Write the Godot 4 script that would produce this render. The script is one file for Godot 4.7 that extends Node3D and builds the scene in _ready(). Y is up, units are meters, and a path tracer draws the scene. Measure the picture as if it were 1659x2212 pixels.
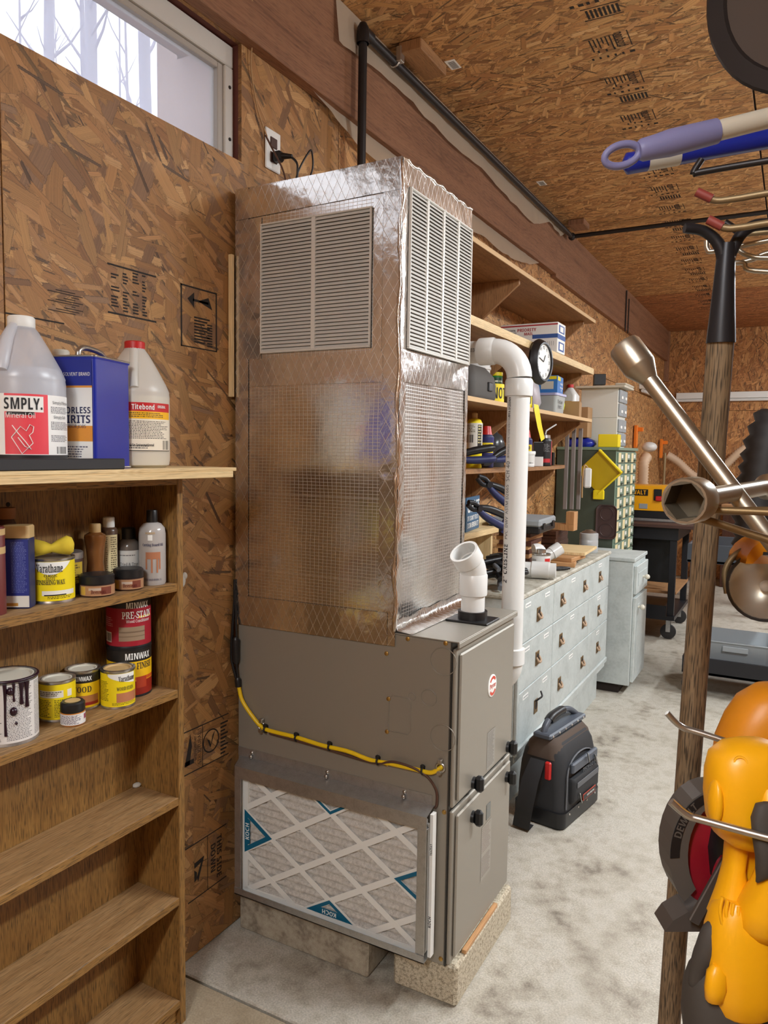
extends Node3D
# A workshop corner: foil-wrapped furnace, bookcase, wall shelves, drawer chest and a tool rack.

# ---------------------------------------------------------------- mesh builder
class MB:
	var v := PackedVector3Array()
	var n := PackedVector3Array()
	var t := PackedVector2Array()
	var ix := PackedInt32Array()
	var g := 1                      # axis that the grain of the material follows
	var off := Vector2.ZERO
	var xf := Transform3D()

	func _uv(p: Vector3, nn: Vector3) -> Vector2:
		var a := nn.abs()
		var d := 0 if a.x >= a.y and a.x >= a.z else (1 if a.y >= a.z else 2)
		var o := 3 - d - g
		if d == g:
			return Vector2(p[(g + 1) % 3], p[(g + 2) % 3]) + off
		return Vector2(p[o], p[g]) + off

	func face(ps: Array, nn = null) -> void:
		var e: Vector3 = (ps[1] - ps[0]).cross(ps[2] - ps[0]).normalized()
		if nn != null and e.dot(nn) < 0:
			ps = ps.duplicate()
			ps.reverse()
			e = -e
		var b := v.size()
		for p in ps:
			v.append(xf * p)
			n.append((xf.basis * e).normalized())
			t.append(_uv(p, e))
		for k in range(1, ps.size() - 1):
			ix.append_array([b, b + k + 1, b + k])

	func quad_uv(a: Vector3, b: Vector3, c: Vector3, d: Vector3, r := Rect2(0, 0, 1, 1)) -> MB:
		# a bottom left, b bottom right, c top right, d top left, seen from the front
		var e := (b - a).cross(d - a).normalized()
		var s := v.size()
		for p in [a, b, c, d]:
			v.append(xf * p)
			n.append((xf.basis * e).normalized())
		for q in [Vector2(r.position.x, r.end.y), r.end, Vector2(r.end.x, r.position.y), r.position]:
			t.append(q)
		ix.append_array([s, s + 2, s + 1, s, s + 3, s + 2])
		return self

	func bx(x0: float, y0: float, z0: float, x1: float, y1: float, z1: float, bev := 0.0) -> MB:
		var lo := Vector3(minf(x0, x1), minf(y0, y1), minf(z0, z1))
		var hi := Vector3(maxf(x0, x1), maxf(y0, y1), maxf(z0, z1))
		var c := (lo + hi) / 2
		var h := (hi - lo) / 2
		var b := minf(bev, minf(h.x, minf(h.y, h.z)) * 0.9)
		for ax in 3:
			var p1 := (ax + 1) % 3
			var p2 := (ax + 2) % 3
			for s in [-1.0, 1.0]:
				var ps := []
				for q in [[-1, -1], [1, -1], [1, 1], [-1, 1]]:
					var p := c
					p[ax] += s * h[ax]
					p[p1] += q[0] * (h[p1] - b)
					p[p2] += q[1] * (h[p2] - b)
					ps.append(p)
				var nn := Vector3.ZERO
				nn[ax] = s
				face(ps, nn)
		if b <= 0:
			return self
		for ax in 3:                       # the twelve chamfered edges
			var p1 := (ax + 1) % 3
			var p2 := (ax + 2) % 3
			for s in [-1.0, 1.0]:
				for u in [-1.0, 1.0]:
					var ps := []
					for q in [[-1, 0], [1, 0], [1, 1], [-1, 1]]:
						var p := c
						p[ax] += q[0] * (h[ax] - b)
						p[p1] += s * (h[p1] - (b if q[1] else 0.0))
						p[p2] += u * (h[p2] - (0.0 if q[1] else b))
						ps.append(p)
					var nn := Vector3.ZERO
					nn[p1] = s
					nn[p2] = u
					face(ps, nn)
		for sx in [-1.0, 1.0]:
			for sy in [-1.0, 1.0]:
				for sz in [-1.0, 1.0]:
					var s := Vector3(sx, sy, sz)
					face([c + s * (h - Vector3(0, b, b)), c + s * (h - Vector3(b, 0, b)), c + s * (h - Vector3(b, b, 0))], s)
		return self

	func cb(c: Vector3, s: Vector3, bev := 0.0) -> MB:
		var h := s / 2
		return bx(c.x - h.x, c.y - h.y, c.z - h.z, c.x + h.x, c.y + h.y, c.z + h.z, bev)

	func beam(a: Vector3, b: Vector3, w: float, d: float, bev := 0.0, up := Vector3.UP) -> MB:
		# a board from a to b, w wide across `up`, d deep along it; its grain runs along it
		var keep := xf
		var y := (b - a).normalized()
		var hint := up if absf(y.dot(up)) < 0.98 else Vector3.RIGHT
		var x := y.cross(hint).normalized()
		xf = xf * Transform3D(Basis(x, y, x.cross(y)), (a + b) / 2)
		var kg := g
		g = 1
		cb(Vector3.ZERO, Vector3(w, a.distance_to(b), d), bev)
		g = kg
		xf = keep
		return self

	func loft(rings: Array, cap0 := true, cap1 := true, wrap := true, uvs := Vector2(1, 1)) -> MB:
		var m: int = rings[0].size()
		var k := rings.size()
		var mid := []
		for r in rings:
			var s := Vector3.ZERO
			for p in r:
				s += p
			mid.append(s / m)
		var b := v.size()
		var sign := 0.0
		var nor := []
		for i in k:
			for j in m:
				var jn: int = (j + 1) % m if wrap else mini(j + 1, m - 1)
				var jp: int = (j + m - 1) % m if wrap else maxi(j - 1, 0)
				var du: Vector3 = rings[i][jn] - rings[i][jp]
				var dv: Vector3 = rings[mini(i + 1, k - 1)][j] - rings[maxi(i - 1, 0)][j]
				var e := du.cross(dv)
				e = e.normalized() if e.length_squared() > 1e-18 else Vector3.ZERO
				sign += e.dot(rings[i][j] - mid[i])
				nor.append(e)
		var f := 1.0 if sign >= 0 or not wrap else -1.0
		var mm := m + 1 if wrap else m
		for i in k:
			for j in mm:
				var jj: int = j % m
				v.append(xf * rings[i][jj])
				var e: Vector3 = nor[i * m + jj] * f
				if e == Vector3.ZERO:
					e = (mid[i] - mid[maxi(i - 1, 0)]) if i else (mid[0] - mid[1])
					e = e.normalized() if e.length() > 1e-9 else Vector3.UP
				n.append((xf.basis * e).normalized())
				t.append(Vector2(float(j) / m, float(i) / (k - 1)) * uvs)
		for i in k - 1:
			for j in mm - 1:
				var a := b + i * mm + j
				var q := [a, a + 1, a + mm + 1, a + mm]
				if f > 0:
					ix.append_array([q[0], q[2], q[1], q[0], q[3], q[2]])
				else:
					ix.append_array([q[0], q[1], q[2], q[0], q[2], q[3]])
		if wrap:
			if cap0:
				_fan(rings[0], mid[0], mid[0] - mid[1])
			if cap1:
				_fan(rings[k - 1], mid[k - 1], mid[k - 1] - mid[k - 2])
		return self

	func _fan(r, c: Vector3, out: Vector3) -> void:
		var m: int = r.size()
		var e := Vector3.ZERO
		for j in m:
			e += (r[j] - c).cross(r[(j + 1) % m] - c)
		if e.length_squared() < 1e-18:
			return
		var flip := e.dot(out) < 0
		e = e.normalized() * (-1.0 if flip else 1.0)
		var b := v.size()
		v.append(xf * c)
		n.append((xf.basis * e).normalized())
		t.append(_uv(c, e))
		for p in r:
			v.append(xf * p)
			n.append((xf.basis * e).normalized())
			t.append(_uv(p, e))
		for j in m:
			var j1 := (j + 1) % m
			if flip:
				ix.append_array([b, b + 1 + j, b + 1 + j1])
			else:
				ix.append_array([b, b + 1 + j1, b + 1 + j])

	func tube(path: Array, rad, sides := 10, caps := true) -> MB:
		var rings := []
		var up := Vector3.UP
		var len := 0.0
		for i in path.size():
			var d: Vector3 = (path[mini(i + 1, path.size() - 1)] - path[maxi(i - 1, 0)]).normalized()
			if i == 0 and absf(d.dot(up)) > 0.9:
				up = Vector3.RIGHT
			up = (up - d * up.dot(d)).normalized()
			var s := d.cross(up)
			var rr: float = rad[i] if rad is Array else rad
			var ring := PackedVector3Array()
			for j in sides:
				var an := TAU * j / sides
				ring.append(path[i] + (up * cos(an) + s * sin(an)) * rr)
			rings.append(ring)
			if i:
				len += path[i].distance_to(path[i - 1])
		return loft(rings, caps, caps, true, Vector2(0.06, len))

	func cyl(a: Vector3, b: Vector3, r: float, sides := 16, r2 := -1.0) -> MB:
		return tube([a, b], [r, r if r2 < 0 else r2], sides)

	func lathe(prof: Array, sides := 24, c := Vector3.ZERO, bas := Basis(), a0 := 0.0, a1 := TAU) -> MB:
		# profile of (radius, height) from the bottom to the top, kept sharp where it turns by more than 35 degrees
		var keep := xf
		xf = xf * Transform3D(bas, c)
		var k := prof.size()
		var dirs := []
		for i in k - 1:
			var d: Vector2 = (prof[i + 1] - prof[i])
			dirs.append(Vector2(d.y, -d.x).normalized())
		for i in k - 1:
			if prof[i].is_equal_approx(prof[i + 1]):
				continue
			var n0: Vector2 = dirs[i]
			var n1: Vector2 = dirs[i]
			if i > 0 and dirs[i - 1].dot(dirs[i]) > 0.75:
				n0 = (dirs[i - 1] + dirs[i]).normalized()
			if i < k - 2 and dirs[i + 1].dot(dirs[i]) > 0.75:
				n1 = (dirs[i + 1] + dirs[i]).normalized()
			var b := v.size()
			for j in sides + 1:
				var an := a0 + (a1 - a0) * j / sides
				var cs := cos(an)
				var sn := sin(an)
				for q in 2:
					var p: Vector2 = prof[i + q]
					var m := n1 if q else n0
					v.append(xf * Vector3(p.x * sn, p.y, p.x * cs))
					n.append((xf.basis * Vector3(m.x * sn, m.y, m.x * cs)).normalized())
					t.append(Vector2(float(j) / sides * 0.4, p.y))
			for j in sides:
				var q := b + j * 2
				ix.append_array([q, q + 3, q + 2, q, q + 1, q + 3])
		xf = keep
		return self

	func wrap(r: float, y0: float, y1: float, a0: float, a1: float, segs := 16, rt := -1.0) -> MB:
		# a curved label: angle 0 looks along +z, texture laid over 0..1
		var b := v.size()
		var r1 := r if rt < 0 else rt
		for j in segs + 1:
			var f := float(j) / segs
			var an := lerpf(a0, a1, f)
			for q in 2:
				var rr := r1 if q else r
				v.append(xf * Vector3(rr * sin(an), y1 if q else y0, rr * cos(an)))
				n.append((xf.basis * Vector3(sin(an), 0, cos(an))).normalized())
				t.append(Vector2(f, 1.0 - q))
		for j in segs:
			var q := b + j * 2
			ix.append_array([q, q + 3, q + 2, q, q + 1, q + 3])
		return self

	func extrude(poly: PackedVector2Array, z0: float, z1: float) -> MB:
		# a prism: the outline lies in the xy plane
		if Geometry2D.is_polygon_clockwise(poly):
			poly = poly.duplicate()
			poly.reverse()
		var tri := Geometry2D.triangulate_polygon(poly)
		for z in [z0, z1]:
			var e := Vector3(0, 0, 1 if z == maxf(z0, z1) else -1)
			for i in range(0, tri.size(), 3):
				face([Vector3(poly[tri[i]].x, poly[tri[i]].y, z), Vector3(poly[tri[i + 1]].x, poly[tri[i + 1]].y, z), Vector3(poly[tri[i + 2]].x, poly[tri[i + 2]].y, z)], e)
		for i in poly.size():
			var a := poly[i]
			var b := poly[(i + 1) % poly.size()]
			var o := b - a
			face([Vector3(a.x, a.y, z0), Vector3(b.x, b.y, z0), Vector3(b.x, b.y, z1), Vector3(a.x, a.y, z1)], Vector3(o.y, -o.x, 0))
		return self

	func ball(c: Vector3, r: Vector3, nu := 16, nv := 10) -> MB:
		var rings := []
		for i in nv + 1:
			var a := PI * (clampf(i, 0.08, nv - 0.08)) / nv
			var ring := PackedVector3Array()
			for j in nu:
				var q := TAU * j / nu
				ring.append(c + Vector3(r.x * sin(a) * cos(q), r.y * cos(a), r.z * sin(a) * sin(q)))
			rings.append(ring)
		return loft(rings)

	func strip(a: Array, b: Array) -> MB:
		# a sheet between two lines of points
		return loft([PackedVector3Array(a), PackedVector3Array(b)], false, false, false)

	func letters(words: String, h: float, put: Callable, wmax := 0.0, serif := false, bold := true, mono := false) -> MB:
		# flat lettering; put maps (x, y) in metres, centred on the words, to [point, normal]
		var f := SystemFont.new()
		f.font_names = PackedStringArray(["Droid Serif" if serif else ("Droid Sans Mono" if mono else "Droid Sans")])
		f.font_weight = 700 if bold else 400
		var tm := TextMesh.new()
		tm.font = f
		tm.text = words
		tm.font_size = 32
		tm.pixel_size = 0.01
		tm.depth = 0.0
		tm.curve_step = 4.0
		var ar := tm.get_mesh_arrays()
		if ar.is_empty() or ar[Mesh.ARRAY_VERTEX] == null:
			return self
		var vs: PackedVector3Array = ar[Mesh.ARRAY_VERTEX]
		if vs.is_empty():
			return self
		var lo := vs[0]
		var hi := vs[0]
		for p in vs:
			lo = lo.min(p)
			hi = hi.max(p)
		var sy := h / maxf(0.15, hi.y - lo.y)
		var sx := sy
		if wmax > 0 and (hi.x - lo.x) * sx > wmax:
			sx = wmax / (hi.x - lo.x)
		var c := (lo + hi) / 2
		var ids = ar[Mesh.ARRAY_INDEX]
		var b := v.size()
		var nrm: Vector3
		for p in vs:
			var q: Array = put.call((p.x - c.x) * sx, (p.y - c.y) * sy)
			v.append(xf * q[0])
			nrm = (xf.basis * q[1]).normalized()
			n.append(nrm)
			t.append(Vector2(p.x, p.y))
		if ids == null or ids.is_empty():
			ids = range(vs.size())
		for i in range(0, ids.size(), 3):
			var i0: int = b + ids[i]
			var i1: int = b + ids[i + 1]
			var i2: int = b + ids[i + 2]
			var e := (v[i1] - v[i0]).cross(v[i2] - v[i0])
			if e.dot(n[i0]) > 0:
				ix.append_array([i0, i2, i1])
			else:
				ix.append_array([i0, i1, i2])
		return self

	func words(s: String, h: float, c: Vector3, right: Vector3, up: Vector3, wmax := 0.0, serif := false, bold := true, mono := false) -> MB:
		var e := right.cross(up).normalized()
		return letters(s, h, func(x, y): return [c + right * x + up * y, e], wmax, serif, bold, mono)

	func words_round(s: String, h: float, r: float, y0: float, a0: float, wmax := 0.0, serif := false, bold := true) -> MB:
		return letters(s, h, func(x, y): return [Vector3(r * sin(a0 + x / r), y0 + y, r * cos(a0 + x / r)), Vector3(sin(a0 + x / r), 0, cos(a0 + x / r))], wmax, serif, bold)

	func mesh() -> ArrayMesh:
		var a := []
		a.resize(Mesh.ARRAY_MAX)
		a[Mesh.ARRAY_VERTEX] = v
		a[Mesh.ARRAY_NORMAL] = n
		a[Mesh.ARRAY_TEX_UV] = t
		a[Mesh.ARRAY_INDEX] = ix
		var m := ArrayMesh.new()
		m.add_surface_from_arrays(Mesh.PRIMITIVE_TRIANGLES, a)
		return m


func B(grain := 1) -> MB:
	var b := MB.new()
	b.g = grain
	b.off = Vector2(rng.randf() * 3.0, rng.randf() * 3.0)
	return b


# ---------------------------------------------------------------- nodes
var rng := RandomNumberGenerator.new()
var used := {}
var M := {}


func numbered(called: String) -> String:
	used[called] = used.get(called, -1) + 1
	return called if used[called] == 0 else "%s_%03d" % [called, used[called]]


func thing(called: String, label: String, category: String, at := Vector3.ZERO, turn := 0.0, group := "") -> Node3D:
	var o := Node3D.new()
	o.name = numbered(called)
	add_child(o)
	o.position = at
	o.rotation.y = turn
	return tag(o, label, category, group)


func tag(o: Node3D, label: String, category: String, group := "") -> Node3D:
	o.set_meta("label", label)
	o.set_meta("category", category)
	if group:
		o.set_meta("group", group)
	return o


func part(parent: Node3D, called: String, b, m, label := "") -> MeshInstance3D:
	var o := MeshInstance3D.new()
	o.mesh = b.mesh() if b is MB else b
	o.material_override = M[m] if m is String else m
	o.name = called
	parent.add_child(o, true)
	if label:
		o.set_meta("label", label)
	return o


func solo(called: String, label: String, category: String, b, m, at := Vector3.ZERO, turn := 0.0, group := "") -> MeshInstance3D:
	var o := MeshInstance3D.new()
	o.mesh = b.mesh() if b is MB else b
	o.material_override = M[m] if m is String else m
	o.name = numbered(called)
	add_child(o)
	o.position = at
	o.rotation.y = turn
	tag(o, label, category, group)
	return o


func struct(called: String, b = null, m = null, parent = null) -> Node3D:
	var o: Node3D
	if b == null:
		o = Node3D.new()
	else:
		o = MeshInstance3D.new()
		o.mesh = b.mesh()
		o.material_override = M[m] if m is String else m
	o.name = called
	(self if parent == null else parent).add_child(o, true)
	if parent == null:
		o.set_meta("kind", "structure")
	return o


func copy_of(o: Node3D, label: String, at: Vector3, turn := 0.0) -> Node3D:
	var c: Node3D = o.duplicate()
	c.name = numbered(String(o.name).rstrip("0123456789").trim_suffix("_"))
	add_child(c)
	c.position = at
	c.rotation.y = turn
	c.set_meta("label", label)
	return c


# ---------------------------------------------------------------- materials
func mat(called: String, c: Color, rough := 0.6, metal := 0.0, tex = null, scale := Vector2(1, 1)) -> StandardMaterial3D:
	var m := StandardMaterial3D.new()
	m.resource_name = called
	m.albedo_color = c
	m.roughness = rough
	m.metallic = metal
	if tex != null:
		m.albedo_texture = tex
		m.uv1_scale = Vector3(scale.x, scale.y, 1)
	M[called] = m
	return m


func rgb(r: int, g: int, b: int) -> Color:
	return Color8(r, g, b)


func tex_of(im: Image) -> ImageTexture:
	return ImageTexture.create_from_image(im)


func noise(w: int, h: int, freq: float, sd: int, oct := 4, kind := FastNoiseLite.TYPE_SIMPLEX_SMOOTH) -> PackedByteArray:
	var f := FastNoiseLite.new()
	f.seed = sd
	f.noise_type = kind
	f.frequency = freq
	f.fractal_octaves = oct
	var im := f.get_seamless_image(w, h, false, false, 0.1)
	im.convert(Image.FORMAT_L8)
	return im.get_data()


func streaks(w: int, h: int, squeeze: int, freq: float, sd: int, oct := 3) -> PackedByteArray:
	# noise drawn out along v
	var f := FastNoiseLite.new()
	f.seed = sd
	f.frequency = freq
	f.fractal_octaves = oct
	var im := f.get_seamless_image(w, h / squeeze, false, false, 0.12)
	im.convert(Image.FORMAT_L8)
	im.resize(w, h, Image.INTERPOLATE_CUBIC)
	return im.get_data()


func ramp(stops: Array) -> PackedColorArray:
	# 256 colours through the given ones
	var out := PackedColorArray()
	for i in 256:
		var f := i / 255.0 * (stops.size() - 1)
		var k := mini(int(f), stops.size() - 2)
		out.append(stops[k].lerp(stops[k + 1], f - k))
	return out


func wood_tex(w: int, h: int, stops: Array, sd: int, pores := 0.3, squeeze := 16) -> ImageTexture:
	var broad := streaks(w, h, squeeze, 0.018, sd, 3)
	var fine := streaks(w, h, squeeze * 2, 0.16, sd + 1, 2)
	var pore := streaks(w, h, maxi(4, squeeze / 2), 0.34, sd + 2, 1)
	var cs := ramp(stops)
	var out := PackedByteArray()
	out.resize(w * h * 3)
	for i in w * h:
		var q := broad[i] * 0.62 + fine[i] * 0.38
		var ring := absf(fmod(broad[i] * 0.07, 2.0) - 1.0)
		var c := cs[clampi(int(q * 0.75 + ring * 64.0), 0, 255)]
		var d := 1.0 - pores * clampf((pore[i] - 150) / 60.0, 0, 1)
		out[i * 3] = int(c.r8 * d)
		out[i * 3 + 1] = int(c.g8 * d)
		out[i * 3 + 2] = int(c.b8 * d)
	return tex_of(Image.create_from_data(w, h, false, Image.FORMAT_RGB8, out))


func osb_tex(size: int, sd: int, tones: Array, len0: float, len1: float, count: int, lean: float, spread: float) -> Image:
	# strands pressed one over another: stamps of single strands laid down at random
	var r := RandomNumberGenerator.new()
	r.seed = sd
	var stamps := []
	for s in 90:
		var L := r.randf_range(len0, len1)
		var Wd := L * r.randf_range(0.08, 0.36)
		var sliver := s % 11 == 0
		if sliver:
			Wd = L * r.randf_range(0.04, 0.09)
		var an := lean + r.randfn(0.0, spread)
		var e := int(L * 1.15) + 4
		var im := Image.create(e, e, false, Image.FORMAT_RGBA8)
		var tone: Color = tones[r.randi() % tones.size()]
		tone = tone.lightened(r.randf() * 0.10) if r.randf() < 0.5 else tone.darkened(r.randf() * 0.16)
		if sliver:
			tone = tone.darkened(0.38)
		var ca := cos(an)
		var sa := sin(an)
		var jag := []
		for k in 12:
			jag.append(r.randf_range(-0.16, 0.16))
		var ph := r.randf() * 9.0
		var grain := []
		for k in 64:
			grain.append(r.randf_range(0.90, 1.05))
		for y in e:
			for x in e:
				var dx := x - e * 0.5
				var dy := y - e * 0.5
				var u := dx * ca + dy * sa
				var w := -dx * sa + dy * ca
				var ends: float = L * 0.5 * (1.0 + jag[int(absf(w) * 1.7) % 12] * 0.55) + (w * 0.35 if u > 0 else -w * 0.2)
				var side: float = Wd * 0.5 * (1.0 + jag[(int(u * 0.14) + 600) % 12] * 0.5)
				if absf(u) < ends and absf(w) < side:
					var gq: float = grain[(int(w * 1.4 + sin(u * 0.06 + ph) * 1.6) + 640) % 64]
					var edge := 1.0
					if absf(w) > side - 1.5 or absf(u) > ends - 2.0:
						edge = 0.74 if w > 0 else 0.93
					var c := tone * (gq * edge)
					c.a = 1.0
					im.set_pixel(x, y, c)
		stamps.append(im)
	var out := Image.create(size, size, false, Image.FORMAT_RGBA8)
	out.fill(tones[0].darkened(0.3))
	for k in count:
		var im: Image = stamps[r.randi() % stamps.size()]
		var e := im.get_width()
		var x := r.randi() % size
		var y := r.randi() % size
		var rect := Rect2i(0, 0, e, e)
		for ox in ([0, -size] if x + e > size else [0]):
			for oy in ([0, -size] if y + e > size else [0]):
				out.blend_rect(im, rect, Vector2i(x + ox, y + oy))
	out.convert(Image.FORMAT_RGB8)
	return out


func blotch_tex(w: int, stops: Array, sd: int, f0: float, f1: float, speck := 0.12) -> ImageTexture:
	var a := noise(w, w, f0, sd, 5)
	var b := noise(w, w, f1, sd + 1, 4)
	var c := noise(w, w, 0.35, sd + 2, 2)
	var cs := ramp(stops)
	var out := PackedByteArray()
	out.resize(w * w * 3)
	for i in w * w:
		var q := a[i] * 0.6 + b[i] * 0.4
		var col := cs[clampi(int((q - 128) * 1.5 + 128), 0, 255)]
		var d := 1.0 + (c[i] - 128) / 128.0 * speck
		out[i * 3] = clampi(int(col.r8 * d), 0, 255)
		out[i * 3 + 1] = clampi(int(col.g8 * d), 0, 255)
		out[i * 3 + 2] = clampi(int(col.b8 * d), 0, 255)
	return tex_of(Image.create_from_data(w, w, false, Image.FORMAT_RGB8, out))


func normal_tex(w: int, hts: PackedByteArray, k: float) -> ImageTexture:
	var im := Image.create_from_data(w, hts.size() / w, false, Image.FORMAT_L8, hts)
	im.convert(Image.FORMAT_RGBA8)
	im.bump_map_to_normal_map(k)
	return tex_of(im)


func label_tex(w: int, h: int, base: Color, ops: Array) -> ImageTexture:
	# ops: ["r", colour, x, y, w, h] a filled block; ["p", colour, x, y, w, h, line, seed] lines of fine print; ["b", colour, x, y, w, h] a bar code
	var im := Image.create(w, h, false, Image.FORMAT_RGB8)
	im.fill(base)
	var r := RandomNumberGenerator.new()
	for o in ops:
		var x: int = o[2]
		var y: int = o[3]
		match o[0]:
			"r":
				im.fill_rect(Rect2i(x, y, o[4], o[5]), o[1])
			"p":
				r.seed = o[7]
				var yy := y
				while yy + o[6] <= y + o[5]:
					var xx := x
					var stop: int = x + o[4] - (r.randi() % maxi(1, int(o[4] * 0.25)))
					while xx < stop:
						var l := r.randi_range(2, 9)
						im.fill_rect(Rect2i(xx, yy, mini(l, stop - xx), maxi(1, int(o[6]) / 2)), o[1])
						xx += l + 2
					yy += o[6]
			"b":
				r.seed = 7
				var xx := x
				while xx < x + o[4]:
					var l := r.randi_range(1, 3)
					im.fill_rect(Rect2i(xx, y, l, o[5]), o[1])
					xx += l + r.randi_range(1, 3)
	return tex_of(im)


func lab(called: String, w: int, h: int, base: Color, ops: Array, rough := 0.45) -> StandardMaterial3D:
	var m := mat(called, Color.WHITE, rough, 0.0, label_tex(w, h, base, ops))
	m.texture_repeat = false
	return m


func _ready() -> void:
	rng.seed = 11
	# ---- camera
	var cam := Camera3D.new()
	cam.name = "camera"
	cam.position = Vector3(1.4137, 1.4244, 1.6849)
	cam.basis = Basis(Vector3.UP, 0.4988) * Basis(Vector3.RIGHT, -0.0802) * Basis(Vector3.BACK, 0.0154)
	cam.fov = rad_to_deg(2.0 * atan(1106.0 / 1623.1))
	cam.near = 0.02
	add_child(cam)
	cam.current = true
	# ---- sky and exposure
	var we := WorldEnvironment.new()
	we.name = "world"
	var env := Environment.new()
	var sm := ProceduralSkyMaterial.new()
	sm.sky_top_color = rgb(226, 232, 242)
	sm.sky_horizon_color = rgb(236, 240, 246)
	sm.ground_horizon_color = rgb(214, 216, 222)
	sm.ground_bottom_color = rgb(196, 196, 200)
	sm.sky_energy_multiplier = 1.5
	sm.ground_energy_multiplier = 0.6
	var sky := Sky.new()
	sky.sky_material = sm
	env.background_mode = Environment.BG_SKY
	env.sky = sky
	env.tonemap_mode = Environment.TONE_MAPPER_LINEAR
	env.tonemap_exposure = 1.45
	env.sdfgi_enabled = true
	env.ssao_enabled = true
	env.ssil_enabled = true
	we.environment = env
	add_child(we)
	materials()
	# ---- ceiling lights of the workshop, all above and beside the frame
	ceiling_light(Vector3(2.2, 2.66, -0.6), 4.6, "long white ceiling light nearest the furnace")
	ceiling_light(Vector3(1.25, 2.5, 2.75), 4.0, "long white ceiling light over the spot where the viewer stands")
	ceiling_light(Vector3(2.4, 2.66, -3.0), 4.4, "long white ceiling light beside the grey drawer chest")
	ceiling_light(Vector3(2.4, 2.66, -5.8), 4.2, "long white ceiling light nearest the far wall")
	setting()
	furnace()
	plenum()
	pipes_and_wires()
	bookcase()
	top_board_items()
	first_shelf_items()
	second_shelf_items()
	wall_shelves()
	shelf_goods()
	chest()
	chest_goods()
	far_corner()
	tool_bag()
	tool_rack()


const LAMP := Color(0.95, 0.98, 1.0)


func ceiling_light(at: Vector3, energy: float, label: String) -> void:
	var o := thing("ceiling_light", label, "light", at, 0.0, "ceiling lights")
	part(o, "housing", B().bx(-0.07, -0.03, -0.62, 0.07, 0.02, 0.62, 0.006), "white_metal")
	var g := []
	for z in [-0.6, -0.2, 0.2, 0.6]:
		var ring := PackedVector3Array()
		for k in 9:
			var a := PI * k / 8.0
			ring.append(Vector3(cos(a) * 0.055, -0.03 - sin(a) * 0.03, z))
		g.append(ring)
	part(o, "lamp_diffuser", B().loft(g, true, true), "lamp_glow")
	var l := AreaLight3D.new()
	l.name = "lamp_light"
	l.area_size = Vector2(0.12, 1.2)
	l.light_energy = energy
	l.light_color = LAMP
	l.shadow_enabled = true
	l.area_range = 14.0
	l.rotation.x = -PI / 2
	l.position = Vector3(0, -0.066, 0)
	o.add_child(l)
	# the rounded diffuser throws part of its light sideways and up
	var s := OmniLight3D.new()
	s.name = "side_light"
	s.light_energy = energy * 0.16
	s.light_size = 0.12
	s.light_color = LAMP
	s.omni_range = 14.0
	s.shadow_enabled = true
	s.position = Vector3(0, -0.14, 0)
	o.add_child(s)
	for z in [-0.45, 0.45]:
		part(o, "chain", B().cyl(Vector3(0, 0.02, z), Vector3(0, TOP - at.y - 0.001, z), 0.003, 6), "steel")


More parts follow.
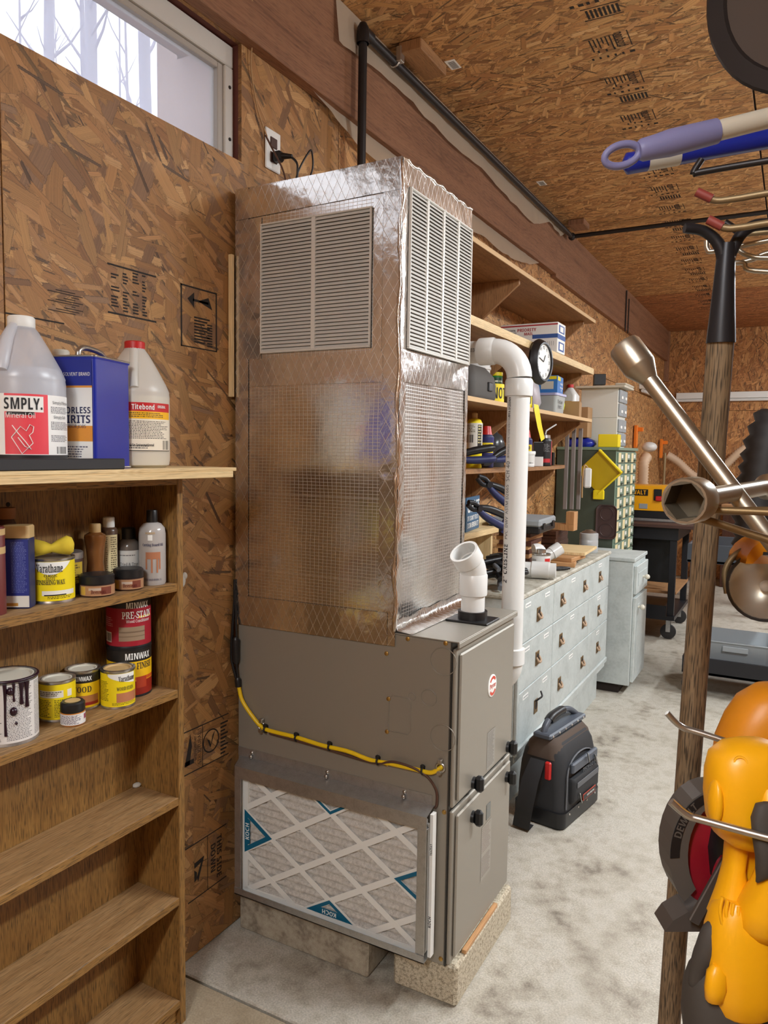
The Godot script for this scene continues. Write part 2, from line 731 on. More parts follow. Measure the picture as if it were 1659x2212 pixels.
func materials() -> void:
	var tones := [rgb(170, 121, 68), rgb(178, 129, 74), rgb(158, 110, 61), rgb(188, 140, 82), rgb(144, 99, 56), rgb(172, 121, 68), rgb(165, 116, 64), rgb(130, 92, 58), rgb(182, 134, 78), rgb(174, 125, 72)]
	var wall := tex_of(osb_tex(2048, 5, tones, 40.0, 165.0, 9000, 0.6, 0.7))
	mat("osb", Color.WHITE, 0.62, 0.0, wall, Vector2(0.56, 0.56))
	var t2 := [rgb(200, 144, 84), rgb(208, 154, 94), rgb(192, 136, 80), rgb(216, 166, 106), rgb(178, 124, 74), rgb(204, 148, 90)]
	var ceil := tex_of(osb_tex(1024, 9, t2, 26.0, 76.0, 7500, 0.15, 0.55))
	mat("osb_ceiling", Color.WHITE, 0.66, 0.0, ceil, Vector2(0.68, 0.68))
	mat("osb_red", rgb(226, 200, 190), 0.66, 0.0, ceil, Vector2(0.62, 0.62))
	mat("osb_far", rgb(240, 226, 212), 0.66, 0.0, ceil, Vector2(0.62, 0.62))
	mat("dark_gap", rgb(36, 26, 20), 0.9)
	mat("stencil", rgb(34, 28, 24), 0.8)
	var con := [rgb(122, 114, 102), rgb(158, 150, 136), rgb(174, 167, 153), rgb(184, 178, 166), rgb(170, 162, 148), rgb(190, 185, 174)]
	mat("concrete", Color.WHITE, 0.55, 0.0, blotch_tex(1536, con, 21, 0.006, 0.03, 0.16), Vector2(0.3, 0.3))
	mat("concrete_old", rgb(226, 212, 192), 0.7, 0.0, M["concrete"].albedo_texture, Vector2(0.3, 0.3))
	mat("mason", Color.WHITE, 0.9, 0.0, blotch_tex(512, [rgb(110, 100, 84), rgb(168, 156, 134), rgb(204, 194, 172), rgb(150, 138, 116)], 31, 0.05, 0.3, 0.5), Vector2(3.0, 3.0))
	mat("cement", Color.WHITE, 0.85, 0.0, blotch_tex(512, [rgb(120, 110, 96), rgb(162, 152, 134), rgb(178, 170, 152)], 33, 0.012, 0.05, 0.12), Vector2(2.0, 2.0))
	# woods
	var oak := wood_tex(512, 1024, [rgb(92, 64, 30), rgb(134, 96, 48), rgb(152, 112, 58), rgb(166, 125, 68)], 41, 0.42, 24)
	mat("oak", Color.WHITE, 0.5, 0.0, oak, Vector2(2.6, 0.85))
	mat("oak_dusty", rgb(246, 238, 226), 0.62, 0.0, wood_tex(512, 1024, [rgb(104, 76, 48), rgb(150, 116, 76), rgb(168, 136, 96), rgb(178, 150, 112)], 47, 0.3, 24), Vector2(3.4, 0.7))
	mat("pine", Color.WHITE, 0.55, 0.0, wood_tex(256, 512, [rgb(196, 162, 112), rgb(226, 198, 148), rgb(236, 212, 166)], 51, 0.12, 24), Vector2(5.0, 1.0))
	mat("plywood", Color.WHITE, 0.6, 0.0, wood_tex(512, 512, [rgb(126, 86, 52), rgb(160, 116, 74), rgb(176, 132, 88)], 53, 0.18, 12), Vector2(1.6, 0.8))
	mat("ply_edge", rgb(206, 172, 128), 0.7)
	mat("old_board", Color.WHITE, 0.7, 0.0, wood_tex(512, 512, [rgb(104, 70, 50), rgb(144, 102, 74), rgb(160, 118, 88)], 57, 0.12, 8), Vector2(1.2, 0.5))
	mat("red_wood", rgb(122, 74, 54), 0.6, 0.0, M["plywood"].albedo_texture, Vector2(3.0, 1.5))
	mat("cedar", rgb(214, 184, 166), 0.6, 0.0, M["pine"].albedo_texture, Vector2(4.0, 1.0))
	mat("walnut", rgb(132, 96, 84), 0.55, 0.0, M["oak"].albedo_texture, Vector2(4.0, 1.0))
	mat("handle_wood", Color.WHITE, 0.7, 0.0, wood_tex(256, 1024, [rgb(74, 58, 42), rgb(118, 96, 70), rgb(140, 118, 90), rgb(104, 82, 58)], 61, 0.5, 20), Vector2(9.0, 0.9))
	mat("cardboard", rgb(168, 132, 92), 0.8)
	# metals
	mat("furnace_paint", rgb(150, 144, 133), 0.42, 0.35)
	mat("furnace_dark", rgb(60, 58, 54), 0.5, 0.3)
	mat("galvanized", Color.WHITE, 0.34, 0.85, blotch_tex(256, [rgb(176, 177, 177), rgb(188, 189, 189), rgb(196, 197, 197)], 71, 0.03, 0.12, 0.05), Vector2(4, 4))
	mat("steel", rgb(190, 188, 184), 0.28, 0.95)
	mat("chrome", rgb(184, 176, 160), 0.34, 0.92)
	mat("bore_dark", rgb(96, 86, 70), 0.6, 0.5)
	mat("copper_dull", rgb(176, 148, 122), 0.5, 0.2)
	mat("brass", rgb(186, 150, 86), 0.35, 0.9)
	mat("old_brass", rgb(128, 104, 70), 0.5, 0.7)
	mat("black_pipe", rgb(46, 42, 42), 0.45, 0.5)
	mat("black_metal", rgb(38, 38, 42), 0.42, 0.4)
	mat("black_plastic", rgb(24, 24, 26), 0.4)
	mat("rubber", rgb(44, 42, 42), 0.6)
	mat("tan_metal", rgb(142, 122, 90), 0.5, 0.6)
	# foil: duct board facing with square scrim, tape with diamond scrim
	foil()
	# plastics and paints
	mat("white_metal", rgb(228, 228, 224), 0.45)
	mat("louver_white", rgb(214, 212, 206), 0.4)
	mat("gap_shade", rgb(112, 108, 102), 0.7)  # darkened so that the gaps between louvers look shaded
	mat("window_white", rgb(206, 204, 198), 0.5)
	mat("window_grey", rgb(168, 162, 154), 0.6)
	mat("reveal_paint", rgb(96, 48, 38), 0.7)
	mat("pink_stucco", rgb(188, 168, 164), 0.85)
	mat("pvc", rgb(220, 220, 217), 0.28)
	mat("pvc_inside", rgb(214, 214, 210), 0.4)
	mat("ink", rgb(38, 38, 42), 0.7)
	mat("ink_white", rgb(240, 240, 236), 0.6)
	mat("yellow_cable", rgb(236, 196, 20), 0.4)
	mat("brown_wire", rgb(84, 56, 44), 0.5)
	mat("tan_wire", rgb(176, 140, 96), 0.6)
	mat("grey_paint", Color.WHITE, 0.5, 0.0, blotch_tex(512, [rgb(172, 179, 177), rgb(186, 193, 191), rgb(194, 201, 199)], 81, 0.01, 0.06, 0.04), Vector2(1.4, 1.4))
	mat("grey_top", Color.WHITE, 0.6, 0.0, blotch_tex(256, [rgb(140, 132, 116), rgb(176, 172, 158), rgb(198, 194, 182)], 83, 0.02, 0.09, 0.1), Vector2(2, 2))
	mat("green_steel", rgb(72, 82, 70), 0.5, 0.1)
	mat("green_light", rgb(120, 140, 122), 0.5)
	mat("card_cream", rgb(222, 204, 158), 0.7)
	mat("card_white", rgb(222, 222, 214), 0.6)
	mat("lilac", rgb(128, 128, 172), 0.5)
	mat("blue_gloss", rgb(28, 44, 150), 0.3)
	mat("off_white", rgb(206, 200, 184), 0.5)
	mat("red", rgb(190, 36, 34), 0.4)
	mat("dull_red", rgb(138, 58, 50), 0.55)
	mat("tool_yellow", rgb(240, 170, 14), 0.38)
	mat("tool_orange", rgb(214, 134, 20), 0.45)
	mat("tool_grip", rgb(66, 60, 54), 0.75)
	mat("blade_red", rgb(140, 22, 36), 0.35)
	mat("bright_yellow", rgb(238, 214, 24), 0.45)
	mat("orange", rgb(240, 130, 30), 0.5)
	mat("neon", rgb(214, 232, 40), 0.6)
	mat("sponge", rgb(216, 188, 50), 0.85)
	mat("glow_green", rgb(40, 130, 60), 0.4)
	mat("navy", rgb(34, 40, 84), 0.5)
	mat("lavender", rgb(172, 172, 206), 0.4)
	mat("hose_tan", rgb(206, 176, 146), 0.55)
	mat("bag_black", rgb(40, 41, 44), 0.7)
	mat("bag_grey", rgb(92, 94, 98), 0.6)
	mat("bag_brown", rgb(78, 64, 54), 0.8)
	mat("tub_grey", rgb(150, 156, 160), 0.45)
	mat("rust_brown", rgb(74, 50, 42), 0.6, 0.2)
	mat("fiber", rgb(196, 190, 178), 0.9)
	mat("filter_media", Color.WHITE, 0.95, 0.0, blotch_tex(256, [rgb(170, 166, 160), rgb(200, 196, 190), rgb(216, 212, 206)], 91, 0.06, 0.25, 0.12), Vector2(5, 5))
	mat("filter_card", rgb(232, 232, 228), 0.7)
	mat("teal", rgb(0, 96, 130), 0.55)
	mat("hazed_bark", rgb(186, 186, 202), 0.9)  # pale lilac, with outdoor haze mixed into the trunk colour
	mat("snow", rgb(206, 210, 218), 0.9)
	var gl := mat("lamp_glow", rgb(250, 250, 245), 0.5)
	gl.emission_enabled = true
	gl.emission = LAMP
	gl.emission_energy_multiplier = 4.0
	var pane := mat("dusty_glass", Color(0.86, 0.88, 0.92, 0.34), 0.12)
	pane.transparency = BaseMaterial3D.TRANSPARENCY_ALPHA
	var poly := mat("poly_sheet", Color(0.80, 0.74, 0.66, 0.72), 0.3)
	poly.transparency = BaseMaterial3D.TRANSPARENCY_ALPHA
	var jug := mat("clear_plastic", Color(0.86, 0.87, 0.9, 0.5), 0.3)
	jug.transparency = BaseMaterial3D.TRANSPARENCY_ALPHA
	var milky := mat("milky_plastic", Color(0.90, 0.89, 0.86, 0.6), 0.35)
	milky.transparency = BaseMaterial3D.TRANSPARENCY_ALPHA
	var amber := mat("amber", Color(0.52, 0.33, 0.17, 0.9), 0.25)
	amber.transparency = BaseMaterial3D.TRANSPARENCY_ALPHA
	mat("oil", Color(0.66, 0.66, 0.70), 0.3)
	mat("glue", rgb(226, 208, 166), 0.45)
	mat("tan_lid", rgb(196, 164, 112), 0.6)


func foil() -> void:
	var w := 512
	var hts := PackedByteArray()
	var crumple := noise(w, w, 0.018, 101, 4)
	hts.resize(w * w)
	var alb := PackedByteArray()
	alb.resize(w * w * 3)
	for y in w:
		for x in w:
			var i := y * w + x
			var line := 1.0 if x % 32 < 2 or y % 21 < 2 else 0.0
			hts[i] = clampi(int(crumple[i] * 0.34 + 60 + line * 62), 0, 255)
			var c := 222 + int(line * 22)  # scrim threads drawn paler, the glint they catch put into the colour
			alb[i * 3] = c
			alb[i * 3 + 1] = c - 3
			alb[i * 3 + 2] = c - 6
	var rgh := PackedByteArray()
	rgh.resize(w * w)
	for i in w * w:
		rgh[i] = 110 if alb[i * 3] > 235 else 50
	var m := mat("foil_board", Color.WHITE, 1.0, 0.97, tex_of(Image.create_from_data(w, w, false, Image.FORMAT_RGB8, alb)), Vector2(4.6, 4.6))
	m.normal_enabled = true
	m.normal_texture = normal_tex(w, hts, 2.2)
	m.normal_scale = 0.45
	m.roughness_texture = tex_of(Image.create_from_data(w, w, false, Image.FORMAT_L8, rgh))
	var h2 := PackedByteArray()
	h2.resize(w * w)
	var a2 := PackedByteArray()
	a2.resize(w * w * 3)
	var c2 := noise(w, w, 0.012, 111, 4)
	for y in w:
		for x in w:
			var i := y * w + x
			var p := (x + y / 2) % 64
			var q := (x - y / 2 + 2048) % 64
			var line := 1.0 if p < 2 or q < 2 else 0.0
			h2[i] = clampi(int(c2[i] * 0.75 + line * 44), 0, 255)
			var c := 220 + int(line * 22)  # diamond threads lightened too, their glint painted in
			a2[i * 3] = c
			a2[i * 3 + 1] = c - 4
			a2[i * 3 + 2] = c - 8
	var rg2 := PackedByteArray()
	rg2.resize(w * w)
	for i in w * w:
		rg2[i] = 100 if a2[i * 3] > 230 else 48
	var m2 := mat("foil_tape", Color.WHITE, 1.0, 0.97, tex_of(Image.create_from_data(w, w, false, Image.FORMAT_RGB8, a2)), Vector2(5.0, 5.0))
	m2.normal_enabled = true
	m2.normal_texture = normal_tex(w, h2, 2.6)
	m2.normal_scale = 0.6
	m2.roughness_texture = tex_of(Image.create_from_data(w, w, false, Image.FORMAT_L8, rg2))


# ---------------------------------------------------------------- the room
const ROOM_X := 4.6
const FAR_Z := -7.8
const NEAR_Z := 3.0
const TOP := 2.88


func setting() -> void:
	# floor: three slabs with open joints over a base
	var fl := struct("floor")
	part(fl, "slab", B().bx(-0.2, -0.12, 0.239, ROOM_X, 0.0, NEAR_Z, 0.004), "concrete_old")
	part(fl, "slab", B().bx(-0.2, -0.12, -3.876, ROOM_X, 0.0, 0.231, 0.004), "concrete")
	part(fl, "slab", B().bx(-0.2, -0.12, FAR_Z - 0.2, ROOM_X, 0.0, -3.884, 0.004), "concrete")
	part(fl, "base", B().bx(-0.2, -0.2, FAR_Z - 0.2, ROOM_X, -0.03, NEAR_Z + 0.1), "dark_gap")
	# left wall: studs and sheathing round the window, faced with strand board sheets
	var wl := struct("wall_left")
	var wz0 := -0.039
	var wz1 := 1.5
	var wy0 := 2.232
	var wy1 := 2.55
	part(wl, "framing", B().bx(-0.22, -0.1, FAR_Z - 0.2, -0.0125, wy0 - 0.01, NEAR_Z).bx(-0.22, wy1 + 0.01, FAR_Z - 0.2, -0.0125, TOP + 0.1, NEAR_Z).bx(-0.22, wy0 - 0.01, FAR_Z - 0.2, -0.0125, wy1 + 0.01, wz0 - 0.004).bx(-0.22, wy0 - 0.01, wz1, -0.0125, wy1 + 0.01, NEAR_Z), "dark_gap")
	var zs := [NEAR_Z, 1.92, 0.70, -0.55, -1.8, -3.05, -4.3, -5.2, -6.45, FAR_Z]
	for k in zs.size() - 1:
		var a: float = zs[k] - 0.0018
		var c: float = zs[k + 1] + 0.0018
		var b := B()
		b.off = Vector2(k * 0.37, k * 0.21)
		if a > wz0 and c < wz1:
			b.bx(-0.012, 0.004, c, 0, wy0, a)
			b.bx(-0.012, wy1, c, 0, 2.7, a)
			if c < wz0:
				b.bx(-0.012, wy0, c, 0, wy1, wz0)
			if a > wz1:
				b.bx(-0.012, wy0, wz1, 0, wy1, a)
			part(wl, "panel", b, "osb")
		elif c < -3.0:
			part(wl, "panel", b.bx(-0.012, 0.004, c, 0, 2.052, a, 0.001), "osb_ceiling")
			var b2 := B()
			part(wl, "panel", b2.bx(-0.012, 2.056, c, 0, 2.7, a, 0.001), "osb_ceiling")
		else:
			part(wl, "panel", b.bx(-0.012, 0.004, c, 0, 2.7, a, 0.001), "osb" if c > -1.0 else "osb_ceiling")
	# printing on the near sheets
	wall_print(wl)
	# far, right and near walls
	var wb := struct("wall_back")
	part(wb, "framing", B().bx(-0.2, -0.1, FAR_Z - 0.2, ROOM_X + 0.2, TOP + 0.1, FAR_Z - 0.013), "dark_gap")
	for q in [[0.0, 1.2], [1.2, 2.42], [2.42, 3.64], [3.64, ROOM_X]]:
		part(wb, "panel", B(0).bx(q[0] + 0.002, 0.004, FAR_Z - 0.012, q[1] - 0.002, 1.95, FAR_Z), "osb_far")
		part(wb, "panel", B(0).bx(q[0] + 0.002, 1.954, FAR_Z - 0.012, q[1] - 0.002, TOP, FAR_Z), "osb_far")
	var dr := struct("door_1")  # white double door added out of view to brighten the foil reflection
	part(dr, "door_frame", B().bx(2.86, 0.0, FAR_Z + 0.0005, 2.94, 2.3, FAR_Z + 0.03, 0.002).bx(4.48, 0.0, FAR_Z + 0.0005, 4.56, 2.3, FAR_Z + 0.03, 0.002).bx(2.86, 2.3005, FAR_Z + 0.0005, 4.56, 2.38, FAR_Z + 0.03, 0.002), "white_metal")
	for x in [2.945, 3.715]:
		var leaf := part(dr, "door_leaf", B().bx(x, 0.005, FAR_Z + 0.0005, x + 0.76, 2.295, FAR_Z + 0.022, 0.002), "white_metal")
		part(leaf, "door_panel", B().bx(x + 0.09, 0.2, FAR_Z + 0.0222, x + 0.67, 0.95, FAR_Z + 0.028, 0.003).bx(x + 0.09, 1.1, FAR_Z + 0.0222, x + 0.67, 2.15, FAR_Z + 0.028, 0.003), "white_metal")
	part(dr, "door_knob", B().ball(Vector3(3.66, 1.0, FAR_Z + 0.06), Vector3(0.03, 0.03, 0.03), 12, 8), "brass")
	var wr := struct("wall_right")
	part(wr, "framing", B().bx(ROOM_X + 0.013, -0.1, FAR_Z - 0.2, ROOM_X + 0.2, TOP + 0.1, NEAR_Z + 0.2), "dark_gap")
	for k in 9:
		part(wr, "panel", B().bx(ROOM_X, 0.004, NEAR_Z - k * 1.2 - 1.198, ROOM_X + 0.012, TOP, NEAR_Z - k * 1.2), "osb_far")
	var wf := struct("wall_front")
	part(wf, "framing", B().bx(-0.2, -0.1, NEAR_Z + 0.013, ROOM_X + 0.2, TOP + 0.1, NEAR_Z + 0.2), "dark_gap")
	for k in 4:
		part(wf, "panel", B().bx(k * 1.15, 0.004, NEAR_Z, k * 1.15 + 1.147, TOP, NEAR_Z + 0.012), "osb")
	# ceiling sheets
	var ce := struct("ceiling")
	part(ce, "framing", B().bx(-0.2, TOP + 0.013, FAR_Z - 0.2, ROOM_X + 0.2, TOP + 0.2, NEAR_Z + 0.2), "dark_gap")
	var cx := [0.0, 1.19, 2.4, 3.6, ROOM_X]
	var cz := [NEAR_Z, 1.0, -1.39, -3.23, -5.6, FAR_Z]
	for i in 4:
		for k in 5:
			var b := B(2)
			part(ce, "panel", b.bx(cx[i] + 0.004, TOP, cz[k + 1] + 0.006, cx[i + 1] - 0.004, TOP + 0.012, cz[k] - 0.006, 0.001), "osb_red" if k == 4 else "osb_ceiling")
	ceiling_print(ce)
	# header boards along the top of the left wall
	var tr := struct("trim_1")
	var b1 := B(2)
	part(tr, "header_board", b1.bx(0.0, 2.55, -3.05, 0.04, TOP, NEAR_Z, 0.002), "old_board")
	var b2 := B(2)
	part(tr, "header_board", b2.bx(0.0, 2.535, FAR_Z, 0.036, TOP, -3.054, 0.002), "old_board")
	part(tr, "corner_post", B().bx(0.0, 2.3, FAR_Z, 0.05, TOP, FAR_Z + 0.05, 0.002), "old_board")
	window(wz0, wz1, wy0, wy1)
	outside()


func wall_print(wl: Node3D) -> void:
	var X := 0.0006
	var up := Vector3.UP
	var rt := Vector3(0, 0, -1)
	# framed stencil with an arrow, near the furnace
	var b := B()
	for q in [[0.205, 1.69, 0.066, 1.693], [0.205, 1.845, 0.066, 1.849], [0.205, 1.69, 0.200, 1.849], [0.071, 1.69, 0.066, 1.849]]:
		b.bx(0.0002, q[1], q[0], X, q[3], q[2])
	b.face([Vector3(X, 1.83, 0.10), Vector3(X, 1.80, 0.085), Vector3(X, 1.815, 0.14)], Vector3.RIGHT)
	b.face([Vector3(X, 1.815, 0.18), Vector3(X, 1.835, 0.155), Vector3(X, 1.795, 0.155)], Vector3.RIGHT)
	b.bx(0.0002, 1.812, 0.16, X, 1.818, 0.10)
	for k in 9:
		b.bx(0.0002, 1.705 + k * 0.008, 0.155, X, 1.709 + k * 0.008, 0.115 - (k % 3) * 0.01)
		b.bx(0.0002, 1.70 + k * 0.007, 0.105, X, 1.7035 + k * 0.007, 0.085)
	part(wl, "stencil_print", b, "stencil")
	# block of worn print further left
	var c := B()
	var r := RandomNumberGenerator.new()
	r.seed = 4
	for q in [[0.44, 1.735, 0.29, 1.739], [0.44, 1.845, 0.29, 1.849]]:
		c.bx(0.0002, q[1], q[0], X, q[3], q[2])
	for col in [[0.43, 0.405], [0.395, 0.375], [0.365, 0.345], [0.335, 0.32]]:
		for k in 14:
			if r.randf() < 0.8:
				var w := r.randf_range(0.5, 1.0)
				c.bx(0.0002, 1.745 + k * 0.0072, col[0], X, 1.7485 + k * 0.0072, lerpf(col[0], col[1], w))
	for k in 10:
		c.bx(0.0002, 1.715 + k * 0.005, 0.60 - (k % 4) * 0.02, X, 1.7165 + k * 0.005, 0.53 - (k % 3) * 0.01)
	c.bx(0.0002, 1.69, 0.70, X, 1.693, 0.56)
	part(wl, "stencil_print", c, "stencil")
	# two stencils low on the wall beside the furnace
	var d := B()
	for q in [[0.655, 0.21], [0.535, 0.19]]:
		d.bx(0.0002, q[0], 0.21, X, q[0] + 0.003, 0.02)
	d.face([Vector3(X, 0.645, 0.178), Vector3(X, 0.56, 0.20), Vector3(X, 0.56, 0.182), Vector3(X, 0.61, 0.172)], Vector3.RIGHT)
	d.face([Vector3(X, 0.56, 0.20), Vector3(X, 0.573, 0.20), Vector3(X, 0.573, 0.165), Vector3(X, 0.56, 0.165)], Vector3.RIGHT)
	d.words("STRUCTURAL 1", 0.014, Vector3(X, 0.60, 0.143), up, Vector3(0, 0, 1), 0.1, false, false)
	d.words("srs/number", 0.012, Vector3(X, 0.60, 0.160), up, Vector3(0, 0, 1), 0.07, false, false)
	d.bx(0.0002, 0.535, 0.131, X, 0.655, 0.129)
	d.xf = Transform3D(Basis(Vector3.FORWARD, PI / 2), Vector3(0, 0.60, 0.095))
	d.lathe([Vector2(0.034, 0.0003), Vector2(0.034, X), Vector2(0.030, X), Vector2(0.030, 0.0003)], 28)
	d.xf = Transform3D()
	d.face([Vector3(X, 0.61, 0.112), Vector3(X, 0.58, 0.098), Vector3(X, 0.59, 0.096), Vector3(X, 0.604, 0.103)], Vector3.RIGHT)
	d.face([Vector3(X, 0.58, 0.098), Vector3(X, 0.625, 0.078), Vector3(X, 0.615, 0.088), Vector3(X, 0.59, 0.096)], Vector3.RIGHT)
	for k in 9:
		d.bx(0.0002, 0.545 + k * 0.011, 0.055, X, 0.550 + k * 0.011, 0.035 - (k % 3) * 0.006)
	part(wl, "stencil_print", d, "stencil")
	var e := B()
	for q in [[0.325, 0.20, 0.03], [0.165, 0.19, 0.03]]:
		e.bx(0.0002, q[0], q[1], X, q[0] + 0.003, q[2])
	e.bx(0.0002, 0.165, 0.112, X, 0.325, 0.11)
	e.words("THIS SIDE", 0.02, Vector3(X, 0.245, 0.062), Vector3.DOWN, Vector3(0, 0, -1), 0.14)
	e.words("DOWN", 0.02, Vector3(X, 0.25, 0.088), Vector3.DOWN, Vector3(0, 0, -1), 0.14)
	e.face([Vector3(X, 0.275, 0.125), Vector3(X, 0.27, 0.165), Vector3(X, 0.255, 0.165), Vector3(X, 0.262, 0.135)], Vector3.RIGHT)
	e.face([Vector3(X, 0.275, 0.125), Vector3(X, 0.21, 0.15), Vector3(X, 0.225, 0.155), Vector3(X, 0.258, 0.14)], Vector3.RIGHT)
	e.face([Vector3(X, 0.25, 0.165), Vector3(X, 0.215, 0.165), Vector3(X, 0.22, 0.155), Vector3(X, 0.24, 0.155)], Vector3.RIGHT)
	part(wl, "stencil_print", e, "stencil")


func ceiling_print(ce: Node3D) -> void:
	var Y := TOP - 0.0006
	var r := RandomNumberGenerator.new()
	r.seed = 8
	var z := -0.72
	var k := 0
	while z > -6.6:
		var x := 0.775 - (-z - 0.7) * 0.032
		var b := B()
		var s := 0.085
		# frame lines, the maker's word and rows of small print
		b.bx(x - s, Y, z, x - s * 0.6, TOP - 0.0002, z + 0.004)
		b.bx(x + s * 0.75, Y, z - 0.10, x + s * 0.79, TOP - 0.0002, z + 0.005)
		b.words("norbord", 0.034, Vector3(x + s * 0.45, Y, z - 0.045), Vector3(0, 0, -1) * 1.0, Vector3(1, 0, 0), 0.10)
		for j in 7:
			var xx := x - s * 0.8 + j * 0.014
			var l := r.randf_range(0.04, 0.09)
			b.bx(xx, Y, z - 0.005 - l, xx + 0.005, TOP - 0.0002, z - 0.005)
			if j % 2:
				b.bx(xx, Y, z - 0.105, xx + 0.007, TOP - 0.0002, z - 0.09)
		part(ce, "stencil_print", b, "stencil")
		var c := B()
		for j in 6:
			c.bx(x - s + j * 0.027, Y, z - 0.150, x - s + j * 0.027 + r.randf_range(0.006, 0.018), TOP - 0.0002, z - 0.135)
		if k % 2 == 0:
			c.bx(x - s * 0.7, Y, z - 0.245, x + s * 0.8, TOP - 0.0002, z - 0.241)
			c.bx(x - s * 0.7, Y, z - 0.175, x + s * 0.8, TOP - 0.0002, z - 0.171)
			for j in 8:
				c.bx(x - s * 0.55 + j * 0.014, Y, z - 0.235, x - s * 0.55 + j * 0.014 + 0.008, TOP - 0.0002, z - 0.183)
		part(ce, "stencil_print", c, "stencil")
		z -= 0.30 if k % 2 else 0.36
		k += 1
	# two paper stickers
	for q in [Vector3(0.206, 0, -1.02), Vector3(0.136, 0, -2.38)]:
		var b := B()
		b.bx(q.x - 0.02, Y - 0.0004, q.z - 0.035, q.x + 0.02, TOP - 0.0002, q.z + 0.035)
		var st := part(ce, "sticker", b, "ink_white")
		var c := B()
		for j in 9:
			c.bx(q.x - 0.012, Y - 0.0008, q.z - 0.028 + j * 0.006, q.x + 0.014, Y - 0.0005, q.z - 0.0255 + j * 0.006)
		part(st, "print", c, "ink")


func window(z0: float, z1: float, y0: float, y1: float) -> void:
	var w := struct("window_1")
	# painted boards of the reveal, a white frame, a sash and the pane
	part(w, "reveal", B().bx(-0.20, y0 - 0.008, z0 - 0.012, -0.0005, y1 + 0.006, z0, 0.001), "reveal_paint")
	part(w, "reveal", B(2).bx(-0.20, y1, z0, -0.0005, y1 + 0.009, z1), "reveal_paint")
	part(w, "reveal", B(2).bx(-0.20, y0 - 0.009, z0, -0.0005, y0, z1), "reveal_paint")
	part(w, "window_frame", B().bx(-0.075, y0, z0 + 0.001, -0.028, y1 - 0.0625, z0 + 0.036, 0.003), "window_white")
	part(w, "window_frame", B(2).bx(-0.075, y1 - 0.062, z0 + 0.001, -0.028, y1 - 0.004, z1, 0.003), "window_white")
	part(w, "window_frame", B(2).bx(-0.075, y0, z0 + 0.036, -0.03, y0 + 0.012, z1, 0.003), "window_white")
	part(w, "sash", B().bx(-0.066, y0 + 0.01, z0 + 0.037, -0.036, y1 - 0.063, z0 + 0.058, 0.002), "window_grey")
	part(w, "sash", B(2).bx(-0.066, y1 - 0.08, z0 + 0.058, -0.036, y1 - 0.063, z1, 0.002), "window_grey")
	part(w, "pane", B().bx(-0.054, y0 + 0.006, z0 + 0.056, -0.050, y1 - 0.07, z1), "dusty_glass")
	for q in [[y0 + 0.06], [y0 + 0.2]]:
		part(w, "screw", B().cyl(Vector3(-0.028, q[0], z0 + 0.018), Vector3(-0.026, q[0], z0 + 0.018), 0.005, 8), "black_pipe")
	part(w, "outer_jamb", B().bx(-0.30, y0 - 0.1, z0 - 0.2, -0.2205, y1 + 0.1, z0 + 0.02), "pink_stucco")
	part(w, "outer_jamb", B().bx(-0.22, y0, z0 + 0.0005, -0.078, y1, z0 + 0.02), "pink_stucco")


func outside() -> void:
	var r := RandomNumberGenerator.new()
	r.seed = 17
	solo("snowy_ground", "pale winter ground outside the high window", "ground", B().bx(-60, -0.6, -40, -0.35, -0.3, 40), "snow")
	for row in 6:
		for col in 11:
			var x := -9.0 - row * 4.2 + r.randf_range(-0.5, 0.5)
			var z := (col - 7.0) * (1.75 + row * 0.45) + r.randf_range(-0.5, 0.5) + row * 0.6
			var h := r.randf_range(15.0, 24.0)
			var rad := r.randf_range(0.05, 0.19)
			var o := thing("bare_tree", "bare grey winter tree seen through the high window", "tree", Vector3(x, -0.3, z), 0.0, "bare winter trees outside the window")
			var lean := Vector3(r.randf_range(-0.2, 0.2), 0, r.randf_range(-0.4, 0.4))
			part(o, "trunk", B().tube([Vector3.ZERO, Vector3(0, h * 0.4, 0) + lean * 0.3, Vector3(0, h, 0) + lean], [rad, rad * 0.8, rad * 0.25], 7), "hazed_bark")
			for j in 14:
				var f := r.randf_range(0.2, 0.9)
				var p := Vector3(0, h * f, 0) + lean * f
				var a := r.randf() * TAU
				var l := r.randf_range(0.5, 1.1)
				var d := Vector3(cos(a), r.randf_range(0.4, 1.6), sin(a))
				part(o, "branch", B().tube([p, p + d * l * 0.5 + Vector3(0, r.randf() * 0.2, 0), p + d * l + Vector3(0, l * 0.5, 0)], [rad * 0.3, rad * 0.2, rad * 0.06], 5), "hazed_bark")


func W(base: Vector3, grain := 1) -> MB:
	# a builder that takes room coordinates for a thing standing at base
	var b := B(grain)
	b.xf = Transform3D(Basis(), -base)
	return b


func ring_path(c: Vector3, r: float, u: Vector3, w: Vector3, k := 24) -> Array:
	var out := []
	for i in k + 1:
		var a := TAU * i / k
		out.append(c + u * cos(a) * r + w * sin(a) * r)
	return out


func curve(pts: Array, per := 6) -> Array:
	# a smooth line through the points
	var out := []
	for i in pts.size() - 1:
		var p0: Vector3 = pts[maxi(i - 1, 0)]
		var p1: Vector3 = pts[i]
		var p2: Vector3 = pts[i + 1]
		var p3: Vector3 = pts[mini(i + 2, pts.size() - 1)]
		for k in per:
			out.append(p1.cubic_interpolate(p2, p0, p3, float(k) / per))
	out.append(pts[-1])
	return out


